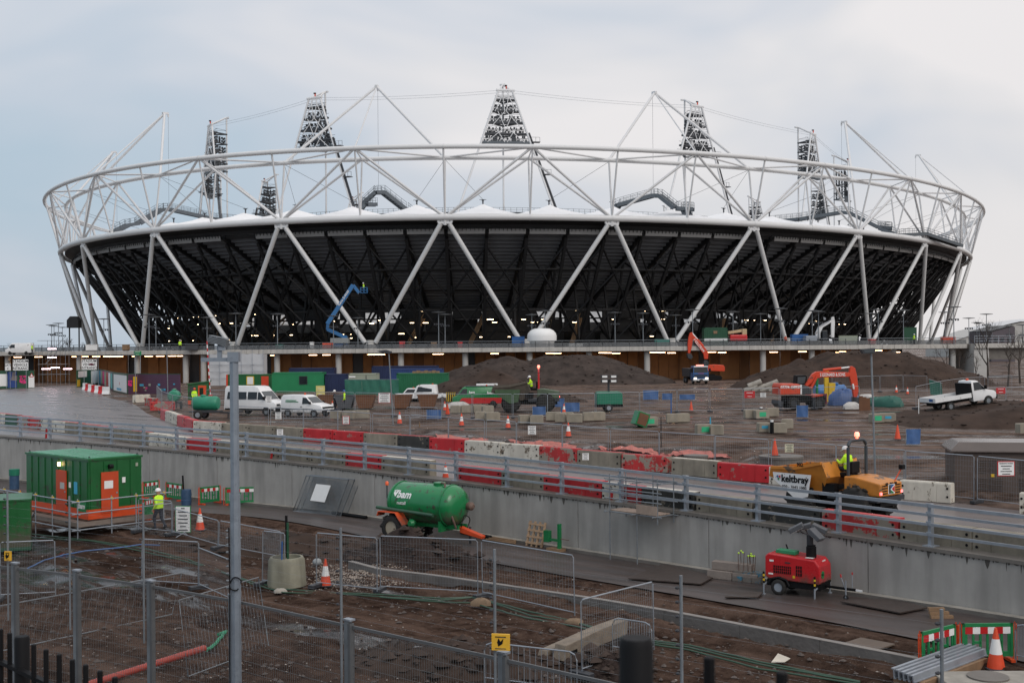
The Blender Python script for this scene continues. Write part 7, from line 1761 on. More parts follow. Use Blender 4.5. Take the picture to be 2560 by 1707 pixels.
for s_ in (-1, 1):
    wheel(tk, -1.1, s_*1.08, .63, .63, .46, mk('cream_rim', (.35, .31, .24), .6, .15, 3), lugs=True)
    m = MB(); pr2 = [(-1.95,1.2),(-1.85,1.42),(-.75,1.42),(-.28,.86),(-.33,.83),(-.78,1.38),(-1.83,1.38),(-1.9,1.18)]; m.prism(pr2, s_*.82, s_*1.38); m.build('mudguard', mk('mudguard_orange', (.60, .075, .015), .5, .1, 2, dirt=(-8.4, -6.9)), tk, bevel=.01)
MB().lathe([(.3,0),(.3,.12),(.05,.16)], 16, Matrix.Translation((.9,0,2.72))).build('filler_hatch', green_b, tk, True)
m = MB(); m.path([(1.2,-.2,2.85),(1.5,-.35,2.85),(1.72,-.5,2.3),(1.95,-.62,1.75),(2.15,-.55,1.2),(2.2,-.4,.8)], .05, 8); m.build('suction_pipe', mk('rusty_pipe', (.14, .09, .07), .7, .2, 3), tk, True); MB().ball((1.98,-.62,1.72), .13).build('valve', mk('rusty_pipe', 0), tk, True)
MB().lathe([(.14,0),(.2,.1),(.2,.3),(.1,.4)], 14, Matrix.Translation((2.2,.45,1.75)) @ Matrix.Rotation(R(90), 4, 'Y')).build('coupling', mk('rusty_pipe', 0), tk, True)
MB().path([Vector((2.35 + .05*math.sin(3*a), .15 + .3*math.cos(a), 1.0 + .34*math.sin(a))) for a in np.linspace(0, 4*PI, 40)], .022, 6).build('coiled_hose', black, tk, True)
MB().path([(-.15,-.95,1.15),(-.25,-1.05,.5),(.1,-1.1,.15),(.5,-1.05,.3),(.75,-1.0,.55)], .03, 8).build('hanging_hose', mk('hose_grey', (.12,.13,.11), .6), tk, True)
MB().lathe([(.16,0),(.2,.15),(.12,.3)], 12, Matrix.Translation((.05,-.95,.95)) @ Matrix.Rotation(R(90), 4, 'X')).build('pump', green_b, tk, True)
MB().tube((-2.2,-.3,1.9), (-2.2,-.3,2.55), .03, 6).build('beacon_stalk', darksteel, tk); MB().lathe([(.09,0),(.09,.14),(.05,.19)], 12, Matrix.Translation((-2.2,-.3,2.55))).build('beacon', mk('amber_lens', (.8, .12, .03), .3), tk, True)
# writing wrapped on the flank
def wrap_text(tx, size, x, ang, mat, shear=.0, bold=.0):
    me = textmesh(tx, size, mat, .003, bold, shear=shear)
    for v_ in me.vertices:
        a = ang + v_.co.y/.985; r_ = .982 + v_.co.z; v_.co = Vector((v_.co.x + x, -r_*math.cos(a), 1.78 + r_*math.sin(a)))
    return place('lettering', me, tk, (.15,0,0))
wrap_text('bam', .52, -.75, R(28), white_s, .18, .018); wrap_text('nuttall', .22, -.85, R(4), white_s, .12, .004)
for pts in ([(-1.42,.02),(-1.28,-.16),(-1.12,.2),(-1.22,.2),(-1.3,.02),(-1.36,.14)], [(-1.44,.18),(-1.38,.06),(-1.34,.16)], [(-1.34,.2),(-1.3,.1),(-1.25,.2)]):
    m = MB(); 
    for dz in (.0, .006):
        for x, y in pts: a = R(30) + y/.985; r_ = .982 + dz; m.v.append((x, -r_*math.cos(a), 1.78 + r_*math.sin(a)))
    n = len(pts); m.face(tuple(range(n, 2*n))); [m.face((q, (q+1) % n, n + (q+1) % n, n + q)) for q in range(n)]; m.build('emblem', white_s, tk, loc=(.15,0,0))
# ---- red lighting tower trailer
GP = lo(1996, 1483); gd = posts[-6] - posts[-8]; GH = math.atan2(gd.y, gd.x) + R(14)
gt = thing('light_tower', 'red lighting tower trailer with folded lamps parked before the wall', 'light tower', GP, GH, s=.88)
m = MB(); pr3 = [(-1.15,.72),(-1.05,.60),(1.08,.55),(1.15,.62),(1.12,1.25),(.92,1.50),(-1.02,1.62),(-1.15,1.50)]; m.prism(pr3, -.62, .62); m.build('canopy', mk('gen_red', (.50, .016, .022), .3, .07, 2, coat=.2, dirt=(-8.5, -7.5)), gt, bevel=.05)
MB().bx(-1.1, 1.12, -.55, .55, .32, .58).build('chassis', black, gt); 
for s_ in (-1, 1):
    wheel(gt, -.55, s_*.66, .31, .31, .2, galv); MB().path([(-.98,s_*.68,.42),(-.85,s_*.68,.62),(-.55,s_*.68,.70),(-.22,s_*.68,.62),(-.1,s_*.68,.4)], .05, 6).build('mudguard', black, gt, True)
    for x in (-1.12, 1.0):
        l = MB(); l.tube((x, s_*.82, 0), (x, s_*.82, .9), .035, 8); l.lathe([(.09,0),(.09,.03)], 10, Matrix.Translation((x, s_*.82, 0))); lg = l.build('stabiliser', galv, gt, True)
        for q in range(5): MB().tube((x, s_*.82, .45 + .09*q), (x, s_*.82, .54 + .09*q), .042, 8).build('hazard_band', yellow_p if q % 2 else black, lg)
        bar('stabiliser_arm', (x, s_*.5, .42), (x, s_*.82, .36), .03, galv, gt, 6)
for x0, x1, z0, z1 in ((-.78,-.05,.86,1.16),(.16,.40,.82,1.22)):
    MB().bx(x0, x1, -.634, -.615, z0, z1).build('grille', black, gt)
    for q in range(int((x1-x0)/.085)): MB().bx(x0 + .07 + .085*q, x0 + .085 + .085*q, -.642, -.63, z0, z1).build('grille_bar', mk('gen_red', 0), gt)
    for q in range(2): MB().bx(x0, x1, -.641, -.63, z0 + (z1-z0)*(q+1)/3, z0 + (z1-z0)*(q+1)/3 + .014).build('grille_bar', mk('gen_red', 0), gt)
MB().bx(-.3, -.08, -.632, -.62, 1.28, 1.33).build('handle_slot', darksteel, gt); MB().lathe([(.15,0),(.15,.012)], 20, Matrix.Translation((1.14,-.33,.92)) @ Matrix.Rotation(R(90), 4, 'Y')).build('green_disc', green_pl, gt); text('VT-1', .13, black, gt, (1.158,-.33,.92), (R(90),0,R(90)))
bxp('label', .48, .80, -.5, -.3, 1.545, 1.552, white_s, gt); bxp('label', 1.0, 1.02, .0, .3, 1.3, 1.42, white_s, gt); bxp('label', -.95, -.78, -.634, -.622, 1.3, 1.37, white_s, gt); bxp('label', -1.0, -.8, -.634, -.622, .78, .84, white_s, gt); bxp('label', .02, .12, -.634, -.622, .72, .82, yellow_p, gt)
MB().prism([(-.85,1.6),(.0,1.57),(.0,1.72),(-.8,1.74)], -.3, .12).build('green_box', mk('box_green', (.02, .23, .10), .45), gt, bevel=.02)
bar('exhaust_stub', (-.5,.25,1.6), (-.62,.28,1.88), .03, black, gt); MB().lathe([(.2,1.5),(.2,1.92),(.17,1.95),(.17,2.0)], 18, Matrix.Translation((.55,0,0))).build('mast_base', black, gt, True); MB().lathe([(.13,2.0),(.13,2.4)], 14, Matrix.Translation((.5,0,0))).build('mast', darksteel, gt, True)
for (x, y, z, a, b_) in ((.0,-.15,2.62,-.5,.35),(.85,-.3,2.45,.7,-.1),(.75,.35,2.6,.4,.2),(.1,.4,2.6,-.3,.3)):
    M = Matrix.Translation((x, y, z)) @ Matrix.Rotation(b_, 4, 'Z') @ Matrix.Rotation(a, 4, 'Y'); lamp = MB().bx(-.3,.3,-.24,.24,-.06,.12,M).build('lamp_head', mk('lamp_grey', (.08,.085,.095), .4, .1, 3), gt, bevel=.02); MB().bx(-.26,.26,-.2,.2,-.075,-.061,M).build('lamp_glass', white_s, lamp)
    bar('lamp_bracket', (.5,0,2.35), (x, y, z), .03, darksteel, gt, 6)
MB().beam((1.1,0,.42), (2.35,0,.40), .1, .09).build('drawbar', black, gt); MB().beam((2.35,0,.40), (2.6,0,.38), .07, .07).build('hitch', white_p, gt)
bar('jockey_wheel', (2.0,-.15,.75), (2.0,-.15,.08), .03, galv, gt, 6); wheel(gt, 2.0, -.15, .1, .1, .06, darksteel); bar('brake_lever', (1.95,-.1,.45), (1.8,-.1,.85), .02, galv, gt, 6); bar('lever_grip', (1.8,-.1,.85), (1.77,-.1,.98), .028, red_p, gt, 6); bar('brake_lever', (2.15,.15,.4), (2.15,.15,.95), .02, galv, gt, 6); bar('lever_grip', (2.15,.15,.95), (2.15,.15,1.05), .026, red_p, gt, 6)
# ---- kerb blocks with capped bars
t = thing('block_stack', 'stack of long concrete blocks left of the red light tower', 'blocks', lo(1812, 1449), GH, s=1.35)
for k, (x, y, z, l) in enumerate(((-.55,0,.0,.75),(.22,.0,.0,.75),(-.5,.3,0,.75),(-.45,.1,.24,1.2))): MB().bx(x, x + l, y, y + .26, z + .003, z + .23).build('block', mk('pale_blocks', (.24,.20,.175), .85, .15, 3, bump=.2), t, bevel=.01)
t = thing('block_stack', 'low pile of blue-splashed blocks holding capped steel bars', 'blocks', lo(1868, 1454), GH, s=1.15)
for k in range(6): MB().bx(-.45 + .32*(k % 3), -.15 + .32*(k % 3), -.1 + .02*k, .15 + .02*k, .17*(k // 3) + .003, .16 + .17*(k // 3)).build('block', mk('blue_splashed_block', (.17,.15,.13), .85, .2, 3, under=(.05,.17,.25), wear=.3, wscale=4), t)
for k in range(9):
    x, y, h = random.uniform(-.35,.35), random.uniform(0,.25), random.uniform(.75,1.15); bar('steel_bar', (x, y, .2), (x + random.uniform(-.06,.06), y, .2 + h*.8), .012, mk('rusty_pipe', 0), t, 5); MB().ball((x, y, .2 + h*.8), .032, 8).build('bar_cap', mk('cap_yellow', (.5,.75,.05), .5), t)
t = thing('timber_blocks', 'small stack of timber offcuts lying on the path', 'timber', lo(2352, 1543)); [MB().bx(-.35, .35 - .1*k, -.15 + .1*k, .0 + .1*k, .1*k + .003, .09 + .1*k).build('offcut', tan, t) for k in range(3)]
# ---- pallet, bracket and small bits against the wall
def on_wall(px, d=-.6): s = s_at_px(px); p = wpt(s, d); return Vector((p.x, p.y, zL(p.x, p.y)))
wa = math.atan2((posts[14]-posts[13]).y, (posts[14]-posts[13]).x)
t = thing('pallet', 'timber pallet frame leaning against the wall', 'pallet', on_wall(1358, -.75), wa); t.rotation_euler = (R(-14), 0, wa)
for k in range(4): MB().bx(-.5, .5, -.02, .0, .1 + .28*k, .19 + .28*k).build('slat', mk('pale_timber', (.36,.24,.15), .8, .2, 3), t)
for k in range(4): MB().bx(-.48 + .3*k, -.40 + .3*k, .0, .08, 0, 1.12).build('bearer', mk('pale_timber', 0), t)
t = thing('steel_bracket', 'bright green steel bracket standing against the wall', 'bracket', on_wall(1425, -.9), wa); MB().bx(.05, .16, -.08, .08, 0, 1.2).build('upright', green_b, t); MB().bx(-.55, .05, -.06, .06, .42, .52).build('arm', green_b, t); MB().bx(-.75, -.45, -.1, .1, .35, .85).build('plate', green_b, t); bar('pin', (.16,0,.55), (.65,0,.55), .02, mk('rusty_pipe', 0), t, 6); MB().bx(-.5, .3, -.2, .2, 0, .12).build('base_timber', tan, t)
t = thing('marker_post', 'short orange tube leaning by the wall', 'post', lo(1509, 1374)); bar('shaft', (0,0,0), (.06,0,.42), .055, orange_p, t, 10); bar('cap', (.06,0,.42), (.065,0,.45), .058, orange_p, t, 10)
for x, y, lab in ((107,1104,'tall red tube standing on the wall top at the left'),(669,1160,'short red tube on the wall top'),(2018,1272,'red lamp on the wall beside the white barrier')):
    if x > 2000: x, y = 1517, 1266
    s = s_at_px(x); p = wpt(s, .2); t = thing('marker_post', lab, 'post', (p.x, p.y, zU(p.y) + .14)); h = .7 if x == 107 else .36; bar('shaft', (0,0,0), (.04,0,h), .07, red_p, t, 10); bar('cap', (.04,0,h), (.04,0,h + .05), .05, white_s, t, 8)
t = thing('timber_plank', 'loose planks lying at the foot of the wall', 'plank', on_wall(1285, -.9), wa); [MB().bx(-1.0 + .1*k, .9 - .1*k, -.1 + .12*k, .0 + .12*k, .02 + .04*k, .06 + .04*k).build('plank', tan, t) for k in range(3)]
bolt('black_pipe', [on_wall(x, -.75) + Vector((0,0,.1)) for x in (855, 900, 940)], .09, black, 'black pipe lying along the foot of the wall', 'pipe'); bolt('black_pipe', [on_wall(x, -.7) + Vector((0,0,.1)) for x in (1175, 1215, 1250)], .08, black, 'short black pipe by the trailer drawbar', 'pipe')
t = thing('steel_pot', 'small dark blue pot beside the kerb', 'pot', lo(2210, 1474)); MB().lathe([(.12,0),(.15,.2),(.1,.24)], 12).build('pot_body', blue_c, t, True); MB().lathe([(.1,.24),(.02,.27)], 12).build('lid', black, t)
# ---- steel road plates
plt_m = mk('rusty_plate', (.055, .04, .034), .45, .25, 2)
for lab, q in (('large steel plate lying on the path before the red light tower',[(2100,1508),(2230,1500),(2318,1524),(2250,1537)]),('timber sheet lying on the mud in the lower right',[(2108,1614),(2152,1600),(2238,1616),(2186,1633)]),('brown steel plate on the path left of the blocks',[(1570,1450),(1665,1410),(1782,1448),(1752,1464)]),('narrow cover plate right of the brown plate',[(1822,1487),(1908,1485),(1895,1497),(1812,1497)])):
    ps = [lo(*x) for x in q]; c = sum(ps, Vector())/4; m = MB(); m.v = [tuple(x - c + Vector((0,0,.05))) for x in ps] + [tuple(x - c + Vector((0,0,.09))) for x in ps]; m.face((3,2,1,0)); m.face((4,5,6,7)); [m.face((k, (k+1) % 4, 4 + (k+1) % 4, 4 + k)) for k in range(4)]; tag(m.build('ground_plate', plt_m if 'steel' in lab or 'cover' in lab else mk('sheet_timber', (.12,.09,.07), .8, .2, 2), None, loc=c), lab, 'plate')
# ---- concrete edging of the new slab
eg = [lo(x, y) for x, y in ((870,1420),(943,1440),(1100,1459),(1300,1489),(1500,1520),(1660,1548),(1850,1585),(2050,1624),(2336,1682))]
ed = thing('concrete_edging', 'low concrete edging wall running across the muddy yard', 'edging', eg[0])
for a, b in zip(eg, eg[1:]):
    d = b - a; n = Vector((-d.y, d.x, 0)).normalized(); L = d.length; k_ = max(1, int(L/2.6))
    for j in range(k_):
        p_, q_ = a.lerp(b, j/k_) - eg[0], a.lerp(b, (j + 1)/k_) - eg[0]; q_ = p_.lerp(q_, .995); m = MB(); h = .27
        m.v = [tuple(v_) for v_ in (p_ + Vector((0,0,-.3)), q_ + Vector((0,0,-.3)), q_ + Vector((0,0,h)), p_ + Vector((0,0,h)), p_ + n*.2 + Vector((0,0,-.3)), q_ + n*.2 + Vector((0,0,-.3)), q_ + n*.2 + Vector((0,0,h)), p_ + n*.2 + Vector((0,0,h)))]
        for f in ((0,1,2,3),(7,6,5,4),(0,4,5,1),(3,2,6,7),(1,5,6,2),(0,3,7,4)): m.face(f)
        m.build('edging_length', mk('raw_concrete', (.135,.125,.118), .75, .28, 1.4, bump=.4), ed)
        m = MB(); m.beam(p_ + n*.1 + Vector((0,0,h + .012)), q_ + n*.1 + Vector((0,0,h + .012)), .21, .02); m.build('edging_top', mk('pale_top', (.22,.2,.185), .7, .2, 2), ed)  # top strip in a paler concrete than the edging sides
# ---- concrete tub with posts
p = lo(717, 1462); t = thing('concrete_tub', 'round concrete manhole tub holding a green and a blue post', 'manhole ring', p); MB().lathe([(.72,0),(.66,.95),(.60,1.05),(.52,1.05),(.52,.2)], 28).build('tub', mk('stained_tub', (.26,.25,.19), .8, .2, 2, bump=.2, streak=.35), t, True); MB().beam((.05,0,.9), (.05,0,2.3), .07, .07, Vector((1,0,0))).build('green_post', green_d, t); bar('blue_post', (-.08,-.62,.05), (-.05,-.55,1.7), .025, blue_p, t, 8); bar('black_pipe', (.0,.1,1.0), (-.02,.1,2.55), .05, black, t, 8)
t = thing('concrete_ball', 'grey round weight lying behind the cone', 'weight', lo(793, 1414)); MB().ball((0,0,.16), .19, 14, .8).build('weight', mk('grey_weight', (.25,.27,.28), .6), t, True); bar('pin', (.0,0,.3), (.0,0,.38), .03, darksteel, t, 6)
# ---- mesh fence panels in the yard
LF = [((0,1500),(140,1493),2.0),((353,1463),(497,1472),1.7),((497,1472),(582,1512),1.5),((655,1462),(712,1470),2.0),((790,1468),(944,1485),2.0),((950,1478),(1196,1492),2.0),((1206,1493),(1438,1546),2.0),((1454,1690),(1636,1632),2.0),((345,1330),(430,1338),1.5),((430,1338),(545,1372),1.2),((545,1372),(700,1402),1.2)]
for j, (a, b, h) in enumerate(LF):
    heras('mesh fence panel in the lower yard, %s from the left' % od(sorted(range(len(LF)), key=lambda q: LF[q][0][0]).index(j)), lo(*a), lo(*b), 'mesh fence panels in the lower yard', 34, .0038, h)
def slack_panel(lab, a, b, up_):
    t = thing('fallen_fence_panel', lab, 'fence panel', a); P = [Vector((0,0,0)), b - a, b - a + up_, up_]; MB().path(P, .02, 8, True).build('frame', galv_d, t, True); m = MB()
    for j in range(1, 24): m.tube(P[0].lerp(P[1], j/24), P[3].lerp(P[2], j/24), .0035, 3, caps=False)
    m.build('wire_mesh', galv_d, t)
slack_panel('mesh fence panel leaning back behind the left fence posts', lo(-60, 1640), lo(430, 1535), Vector((.1, .8, 1.2))); slack_panel('mesh fence panel leaning beside the lamp pole', lo(470, 1690), lo(672, 1615), Vector((-.5, 1.0, 1.8)))
def crowd(lab, a, b, h=1.05):
    d = b - a; L = d.length; t = thing('crowd_barrier', lab, 'barrier', a, math.atan2(d.y, d.x), 'steel crowd barriers')
    MB().path([(0,0,.0),(0,0,h-.2),(.06,0,h-.06),(.2,0,h),(L-.2,0,h),(L-.06,0,h-.06),(L,0,h-.2),(L,0,0)], .02, 8).build('frame', galv, t, True); bar('bottom_rail', (0,0,.2), (L,0,.2), .015, galv, t, 6)
    for j in range(1, 16): bar('upright', (L*j/16,0,.2), (L*j/16,0,h), .008, galv, t, 5)
crowd('steel crowd barrier below the yellow sign', lo(1212, 1712), lo(1443, 1745), 1.1); crowd('steel crowd barrier beside the broken concrete beam', lo(1532, 1632), lo(1630, 1650), 1.0); crowd('steel crowd barrier at the far edge of the site by the blocks', up(1015, 1050), up(1095, 1052)); crowd('steel crowd barrier along the parked small van', up(708, 1052), up(825, 1050), .9)
crowd('steel crowd barrier behind the lower right plastic barrier', lo(2540, 1655), lo(2600, 1670))
# ---- broken concrete beam
t = thing('concrete_beam', 'broken muddy concrete beam lying in the yard', 'concrete beam', lo(1395, 1650), 0); d = lo(1555, 1598) - lo(1395, 1650); t.rotation_euler = (0, -R(4), math.atan2(d.y, d.x)); L = d.length
MB().prism([(0,.0),(L,.0),(L + .1,.42),(L*.6,.46),(.15,.40)], -.2, .2).build('beam_body', mk('muddy_concrete', (.22,.18,.14), .9, .3, 3, bump=.4), t, bevel=.02); MB().prism([(0,.0),(L*.9,.0),(L*.8,.2),(.1,.16)], .45, .75).build('beam_flange', mk('muddy_concrete', 0), t, bevel=.02); MB().bx(.3, .6, -.215, -.2, .1, .2).build('socket', black, t)
# ---- hoses and pipes lying about
def hose(lab, px_, r, mat, name='hose', dz=.03):
    pts = [lo(x, y) + Vector((0,0,dz)) for x, y in px_]; out = []
    for a, b in zip(pts, pts[1:]):
        for k in range(6): q = a.lerp(b, k/6); out.append(Vector((q.x + random.uniform(-.03,.03), q.y + random.uniform(-.03,.03), q.z)))
    out.append(pts[-1]); return bolt(name, out, r, mat, lab, 'hose')
gh = mk('hose_green_plastic', (.03, .075, .045), .5, .15, 3)
G1 = [(80,1336),(230,1352),(370,1374),(470,1400),(560,1432),(640,1458),(710,1474),(830,1483),(950,1487),(1100,1497),(1180,1494),(1240,1508),(1330,1532),(1440,1556),(1560,1594),(1720,1614),(1900,1656),(2150,1706)]
hose('green hose snaking across the yard, upper of the bundle', G1, .028, gh); hose('green hose snaking across the yard, middle of the bundle', [(x, y + 5 + 4*math.sin(x*.02)) for x, y in G1], .026, gh); hose('green hose snaking across the yard, lowest of the bundle', [(x, y + 12 + 6*math.sin(x*.011)) for x, y in G1[8:]], .026, gh)
hose('blue hose crossing the mud before the welfare cabin', [(66,1424),(110,1402),(160,1388),(215,1378),(300,1370),(350,1362),(400,1364)], .028, mk('hose_blue', (.05,.12,.28), .5, .1, 3))
p0, p1 = lo(215, 1722), lo(512, 1628); m = MB(); n = 60; pr4 = []
for j in range(n + 1): pr4.append((.085 + (.014 if j % 2 else 0), (p1 - p0).length*j/n))
Q = (p1 - p0).to_track_quat('Z', 'Y').to_matrix().to_4x4(); Q.translation = p0 + Vector((0,0,.1)); m.lathe(pr4, 14, Q, cap=False); tag(m.build('corrugated_pipe', mk('pipe_orange', (.33,.045,.03), .45, .1, 3), None, True), 'orange corrugated pipe lying behind the mesh fence', 'pipe')
hose('green net bag lying beyond the orange pipe', [(515,1628),(540,1610),(556,1590),(565,1580),(545,1588)], .05, mk('net_green', (.02,.22,.11), .6, .1, 3), 'net_bag')
lump('sandbag', 'brown sandbag on the fence foot, middle of the yard', 'sandbag', lo(1202, 1512), .33, .2, .24, sand, 3, 14); lump('sandbag', 'small sandbag on the fence foot near the edging', 'sandbag', lo(1438, 1558), .28, .18, .16, sand, 5, 14); lump('sandbag', 'lump of dried mortar lying by the concrete tub', 'rubble', lo(700, 1480), .25, .16, .14, conc, 8, 12)
m = MB(); q = [lo(1928,1660), lo(1962,1664), lo(1976,1650), lo(1945,1642)]; m.v = [tuple(x - q[0] + Vector((0,0,.05 + .05*(k % 2)))) for k, x in enumerate(q)]; m.face((0,1,2,3)); o = m.build('paper_sheet', mk('paper', (.55,.5,.42), .7), None, loc=q[0]); md = o.modifiers.new('t', 'SOLIDIFY'); md.thickness = .01; tag(o, 'pale sheet of board lying before the concrete edging', 'sheet')
t = thing('sheet_piles', 'stack of galvanised troughs at the lower right', 'steel stack', lo(2330, 1705)); d = lo(2440, 1650) - lo(2290, 1712); a_ = math.atan2(d.y, d.x); t.rotation_euler = (0, 0, a_)
for k in range(5): MB().prism([(-.2 + .13*k,.25),(-.14 + .13*k,.25),(-.12 + .13*k,.4 + .02*k),(-.07 + .13*k,.4 + .02*k),(-.07 + .13*k,.43 + .02*k),(-.15 + .13*k,.43 + .02*k),(-.17 + .13*k,.28),(-.2 + .13*k,.28)], -1.2, 2.6, 'yz').build('trough', galv, t)
MB().bx(-1.0, 2.4, -.3, .5, 0, .24).build('timber_bearer', tan, t)
t = thing('concrete_chamber', 'pale concrete chamber lid at the bottom right corner', 'manhole', lo(2470, 1722)); MB().bx(-1.2, 1.6, -.9, .6, 0, .3).build('chamber', conc, t, bevel=.03); MB().lathe([(.5,.3),(.5,.34),(.02,.34)], 24).build('lid', conc_d, t, True)
# ---- loose stones and crumbs
def stones(lab, n, fn, s0, s1, mat, seed):
    m = MB(); rg = random.Random(seed); ico = [(0,0,1),(.9,0,.2),(.3,.85,.1),(-.75,.5,.15),(-.7,-.55,.2),(.3,-.9,.1),(0,0,-.4)]; fc = [(0,1,2),(0,2,3),(0,3,4),(0,4,5),(0,5,1),(6,2,1),(6,3,2),(6,4,3),(6,5,4),(6,1,5)]
    for p in fn(rg, n):
        s = s0*(s1/s0)**(rg.random()**2.2); M = Matrix.Translation(p) @ Matrix.Rotation(rg.random()*6.3, 4, 'Z') @ Matrix.Diagonal((s*rg.uniform(.7,1.4), s*rg.uniform(.7,1.2), s*rg.uniform(.5,.9), 1)); m.add(ico, fc, M)
    o = m.build('loose_stones', mat, None); o['kind'] = 'stuff'; o['label'] = lab; return o
def lay(pts, zfn, dz=.01):
    X = np.array([p.x for p in pts]); Y = np.array([p.y for p in pts]); return [Vector(q) for q in zip(X.tolist(), Y.tolist(), (zfn(X, Y) + dz).tolist())]
def low_fn(rg, n):
    ps = [lo(rg.uniform(-40, 2600), 1290 + 420*rg.random()**.8) for _ in range(int(n*1.3))]
    D = -wdist(np.array([p.x for p in ps]), np.array([p.y for p in ps])); return lay([p for p, d in zip(ps, D) if d > 6.0][:n], low_z)
stones('loose stones and clods scattered over the lower yard', 2600, low_fn, .025, .11, mk('clods', (.085,.068,.06), .9, .5, 1.5), 2)
stones('pale chippings scattered over the lower yard', 700, low_fn, .015, .05, mk('chippings', (.32,.28,.25), .85, .3, 3), 4)
def chip_fn(rg, n): return lay([lo(rg.gauss(880, 70), rg.gauss(1440, 16)) for _ in range(n)], low_z)
stones('pale gravel spill around the gravel heap', 1500, chip_fn, .02, .06, mk('pale_chippings', (.30,.25,.21), .85, .3, 3), 6)
def bank_fn(rg, n): return lay([behind(rg.uniform(620, 2050), rg.uniform(1.5, 6)) for _ in range(n)], site_z, .02)
stones('stones and rubbish on the earth bank behind the barriers', 900, bank_fn, .03, .12, mk('bank_stones', (.12,.10,.09), .9, .6, 1.5), 8)
stones('clods and stones lying on the spoil heaps', 2600, lambda rg, n: [Vector(rg.choice(HV)) + Vector((rg.uniform(-.3,.3), rg.uniform(-.3,.3), .0)) for _ in range(n)], .06, .30, mk('heap_clods', (.055,.041,.035), .95, .6, .8, spec=.1), 31)
stones('white litter specks on the earth bank', 60, bank_fn, .03, .06, white_s, 9)

# ---- tall mesh security fence with electric fence posts
FT = 4.5
fpx = [(-110,1392),(35,1408),(190,1426),(375,1452),(580,1487),(870,1549),(1255,1631),(1722,1732),(2373,1862)]
fpos = [at(x, y, -FT) for x, y in fpx]
fnc = thing('security_fence', 'grey close-mesh security fence with square posts across the foreground', 'fence', Vector((fpos[0].x, fpos[0].y, -8.6)))
o0 = Vector(fnc.location)
for j, p in enumerate(fpos):
    d = fpos[min(j+1, len(fpos)-1)] - fpos[max(j-1, 0)]; a = math.atan2(d.y, d.x); zb = -8.7
    MB().bx(-.045, .045, -.05, .05, zb, -FT).build('post', galv_d, fnc, loc=p - o0 - Vector((0,0,p.z)) , rz=a); MB().bx(.052, .115, -.06, .03, zb, -FT - .04).build('clamp_bar', mk('dark_galv', (.10,.105,.11), .5, .15, 3), fnc, loc=p - o0 - Vector((0,0,p.z)), rz=a); MB().bx(-.055, .12, -.065, .055, -FT, -FT + .03).build('post_cap', galv, fnc, loc=p - o0 - Vector((0,0,p.z)), rz=a)
wmat = mk('mesh_wire', (.105,.108,.112), .5, .15, 3)
for a, b in zip(fpos, fpos[1:]):
    d = b - a; L = d.length; n = int(L/.052); m = MB(); f2 = d.normalized()
    for k in range(1, n):
        q = a.lerp(b, k/n) - o0; m.add([(q.x - .0052*f2.x, q.y - .0052*f2.y, -8.5 - o0.z), (q.x + .0052*f2.x, q.y + .0052*f2.y, -8.5 - o0.z), (q.x + .0052*f2.x, q.y + .0052*f2.y, -FT - .1 - o0.z), (q.x - .0052*f2.x, q.y - .0052*f2.y, -FT - .1 - o0.z), (q.x, q.y - .004, -8.5 - o0.z), (q.x, q.y - .004, -FT - .1 - o0.z)], [(0,1,2,3),(0,3,5,4),(1,4,5,2)])
    for k in range(20):
        z = -FT - .15 - k*.2; m.beam(Vector((a.x, a.y, z)) - o0, Vector((b.x, b.y, z)) - o0, .005, .005)
    m.build('wire_mesh', wmat, fnc); MB().beam(Vector((a.x, a.y, -FT - .1)) - o0, Vector((b.x, b.y, -FT - .1)) - o0, .03, .05).build('top_edge', wmat, fnc)
et = [(18,1300),(173,1281),(353,1290),(858,1315),(1234,1368),(1722,1441),(2373,1538)]
wires = []
for j, (x, y) in enumerate(et):
    k = [1, 2, 3, 5, 6, 7, 8][j]; p = fpos[k] + Vector((-.1, -.07, 0)); t = thing('insulator_post', 'slim electric fence post with insulators, %s from the left' % od(j), 'post', Vector((p.x, p.y, -FT - 1.2)), 0, 'electric fence posts on the security fence')
    bar('shaft', (0,0,0), (0,0,2.75), .022, galv_d, t, 8)
    for q in range(8): MB().lathe([(.014,0),(.024,.02),(.014,.05)], 8, Matrix.Translation((-.03, -.02, 1.3 + .185*q)) @ Matrix.Rotation(R(-90), 4, 'Y')).build('insulator', darksteel, t)
    wires.append(p)
ew = thing('electric_wires', 'thin electric fence wires strung between the slim posts', 'wire', Vector((0,0,0)))
for q in range(8): MB().path([Vector((p.x - .05, p.y - .02, -FT + .1 + .185*q)) for p in wires], .0012, 3).build('wire', galv_d, ew)
# yellow signs on it
for lab, x, y, Y, w_, h in (('yellow electric fence warning sign on the security fence',1252,1604,fpos[6].y - .15,.27,.24),('small yellow warning sign on the fence at the left edge',20,1389,fpos[1].y - .15,.15,.2)):
    p = atY(x, y, Y); t = sign(lab, p, w_, h, [], .05, None, mk('sign_yellow', (.75,.42,.03), .5), black, yaw=R(-12)); MB().prism([(-.03,-.06),(.03,-.02),(.045,.06),(.0,.01),(-.03,.06),(-.05,.0)], -.025, -.021).build('pictogram', black, t); MB().bx(-w_*.3, w_*.3, -.025, -.021, h*.3, h*.36).build('print_line', black, t); MB().bx(-w_*.3, w_*.3, -.025, -.021, -h*.4, -h*.36).build('print_line', darksteel, t)
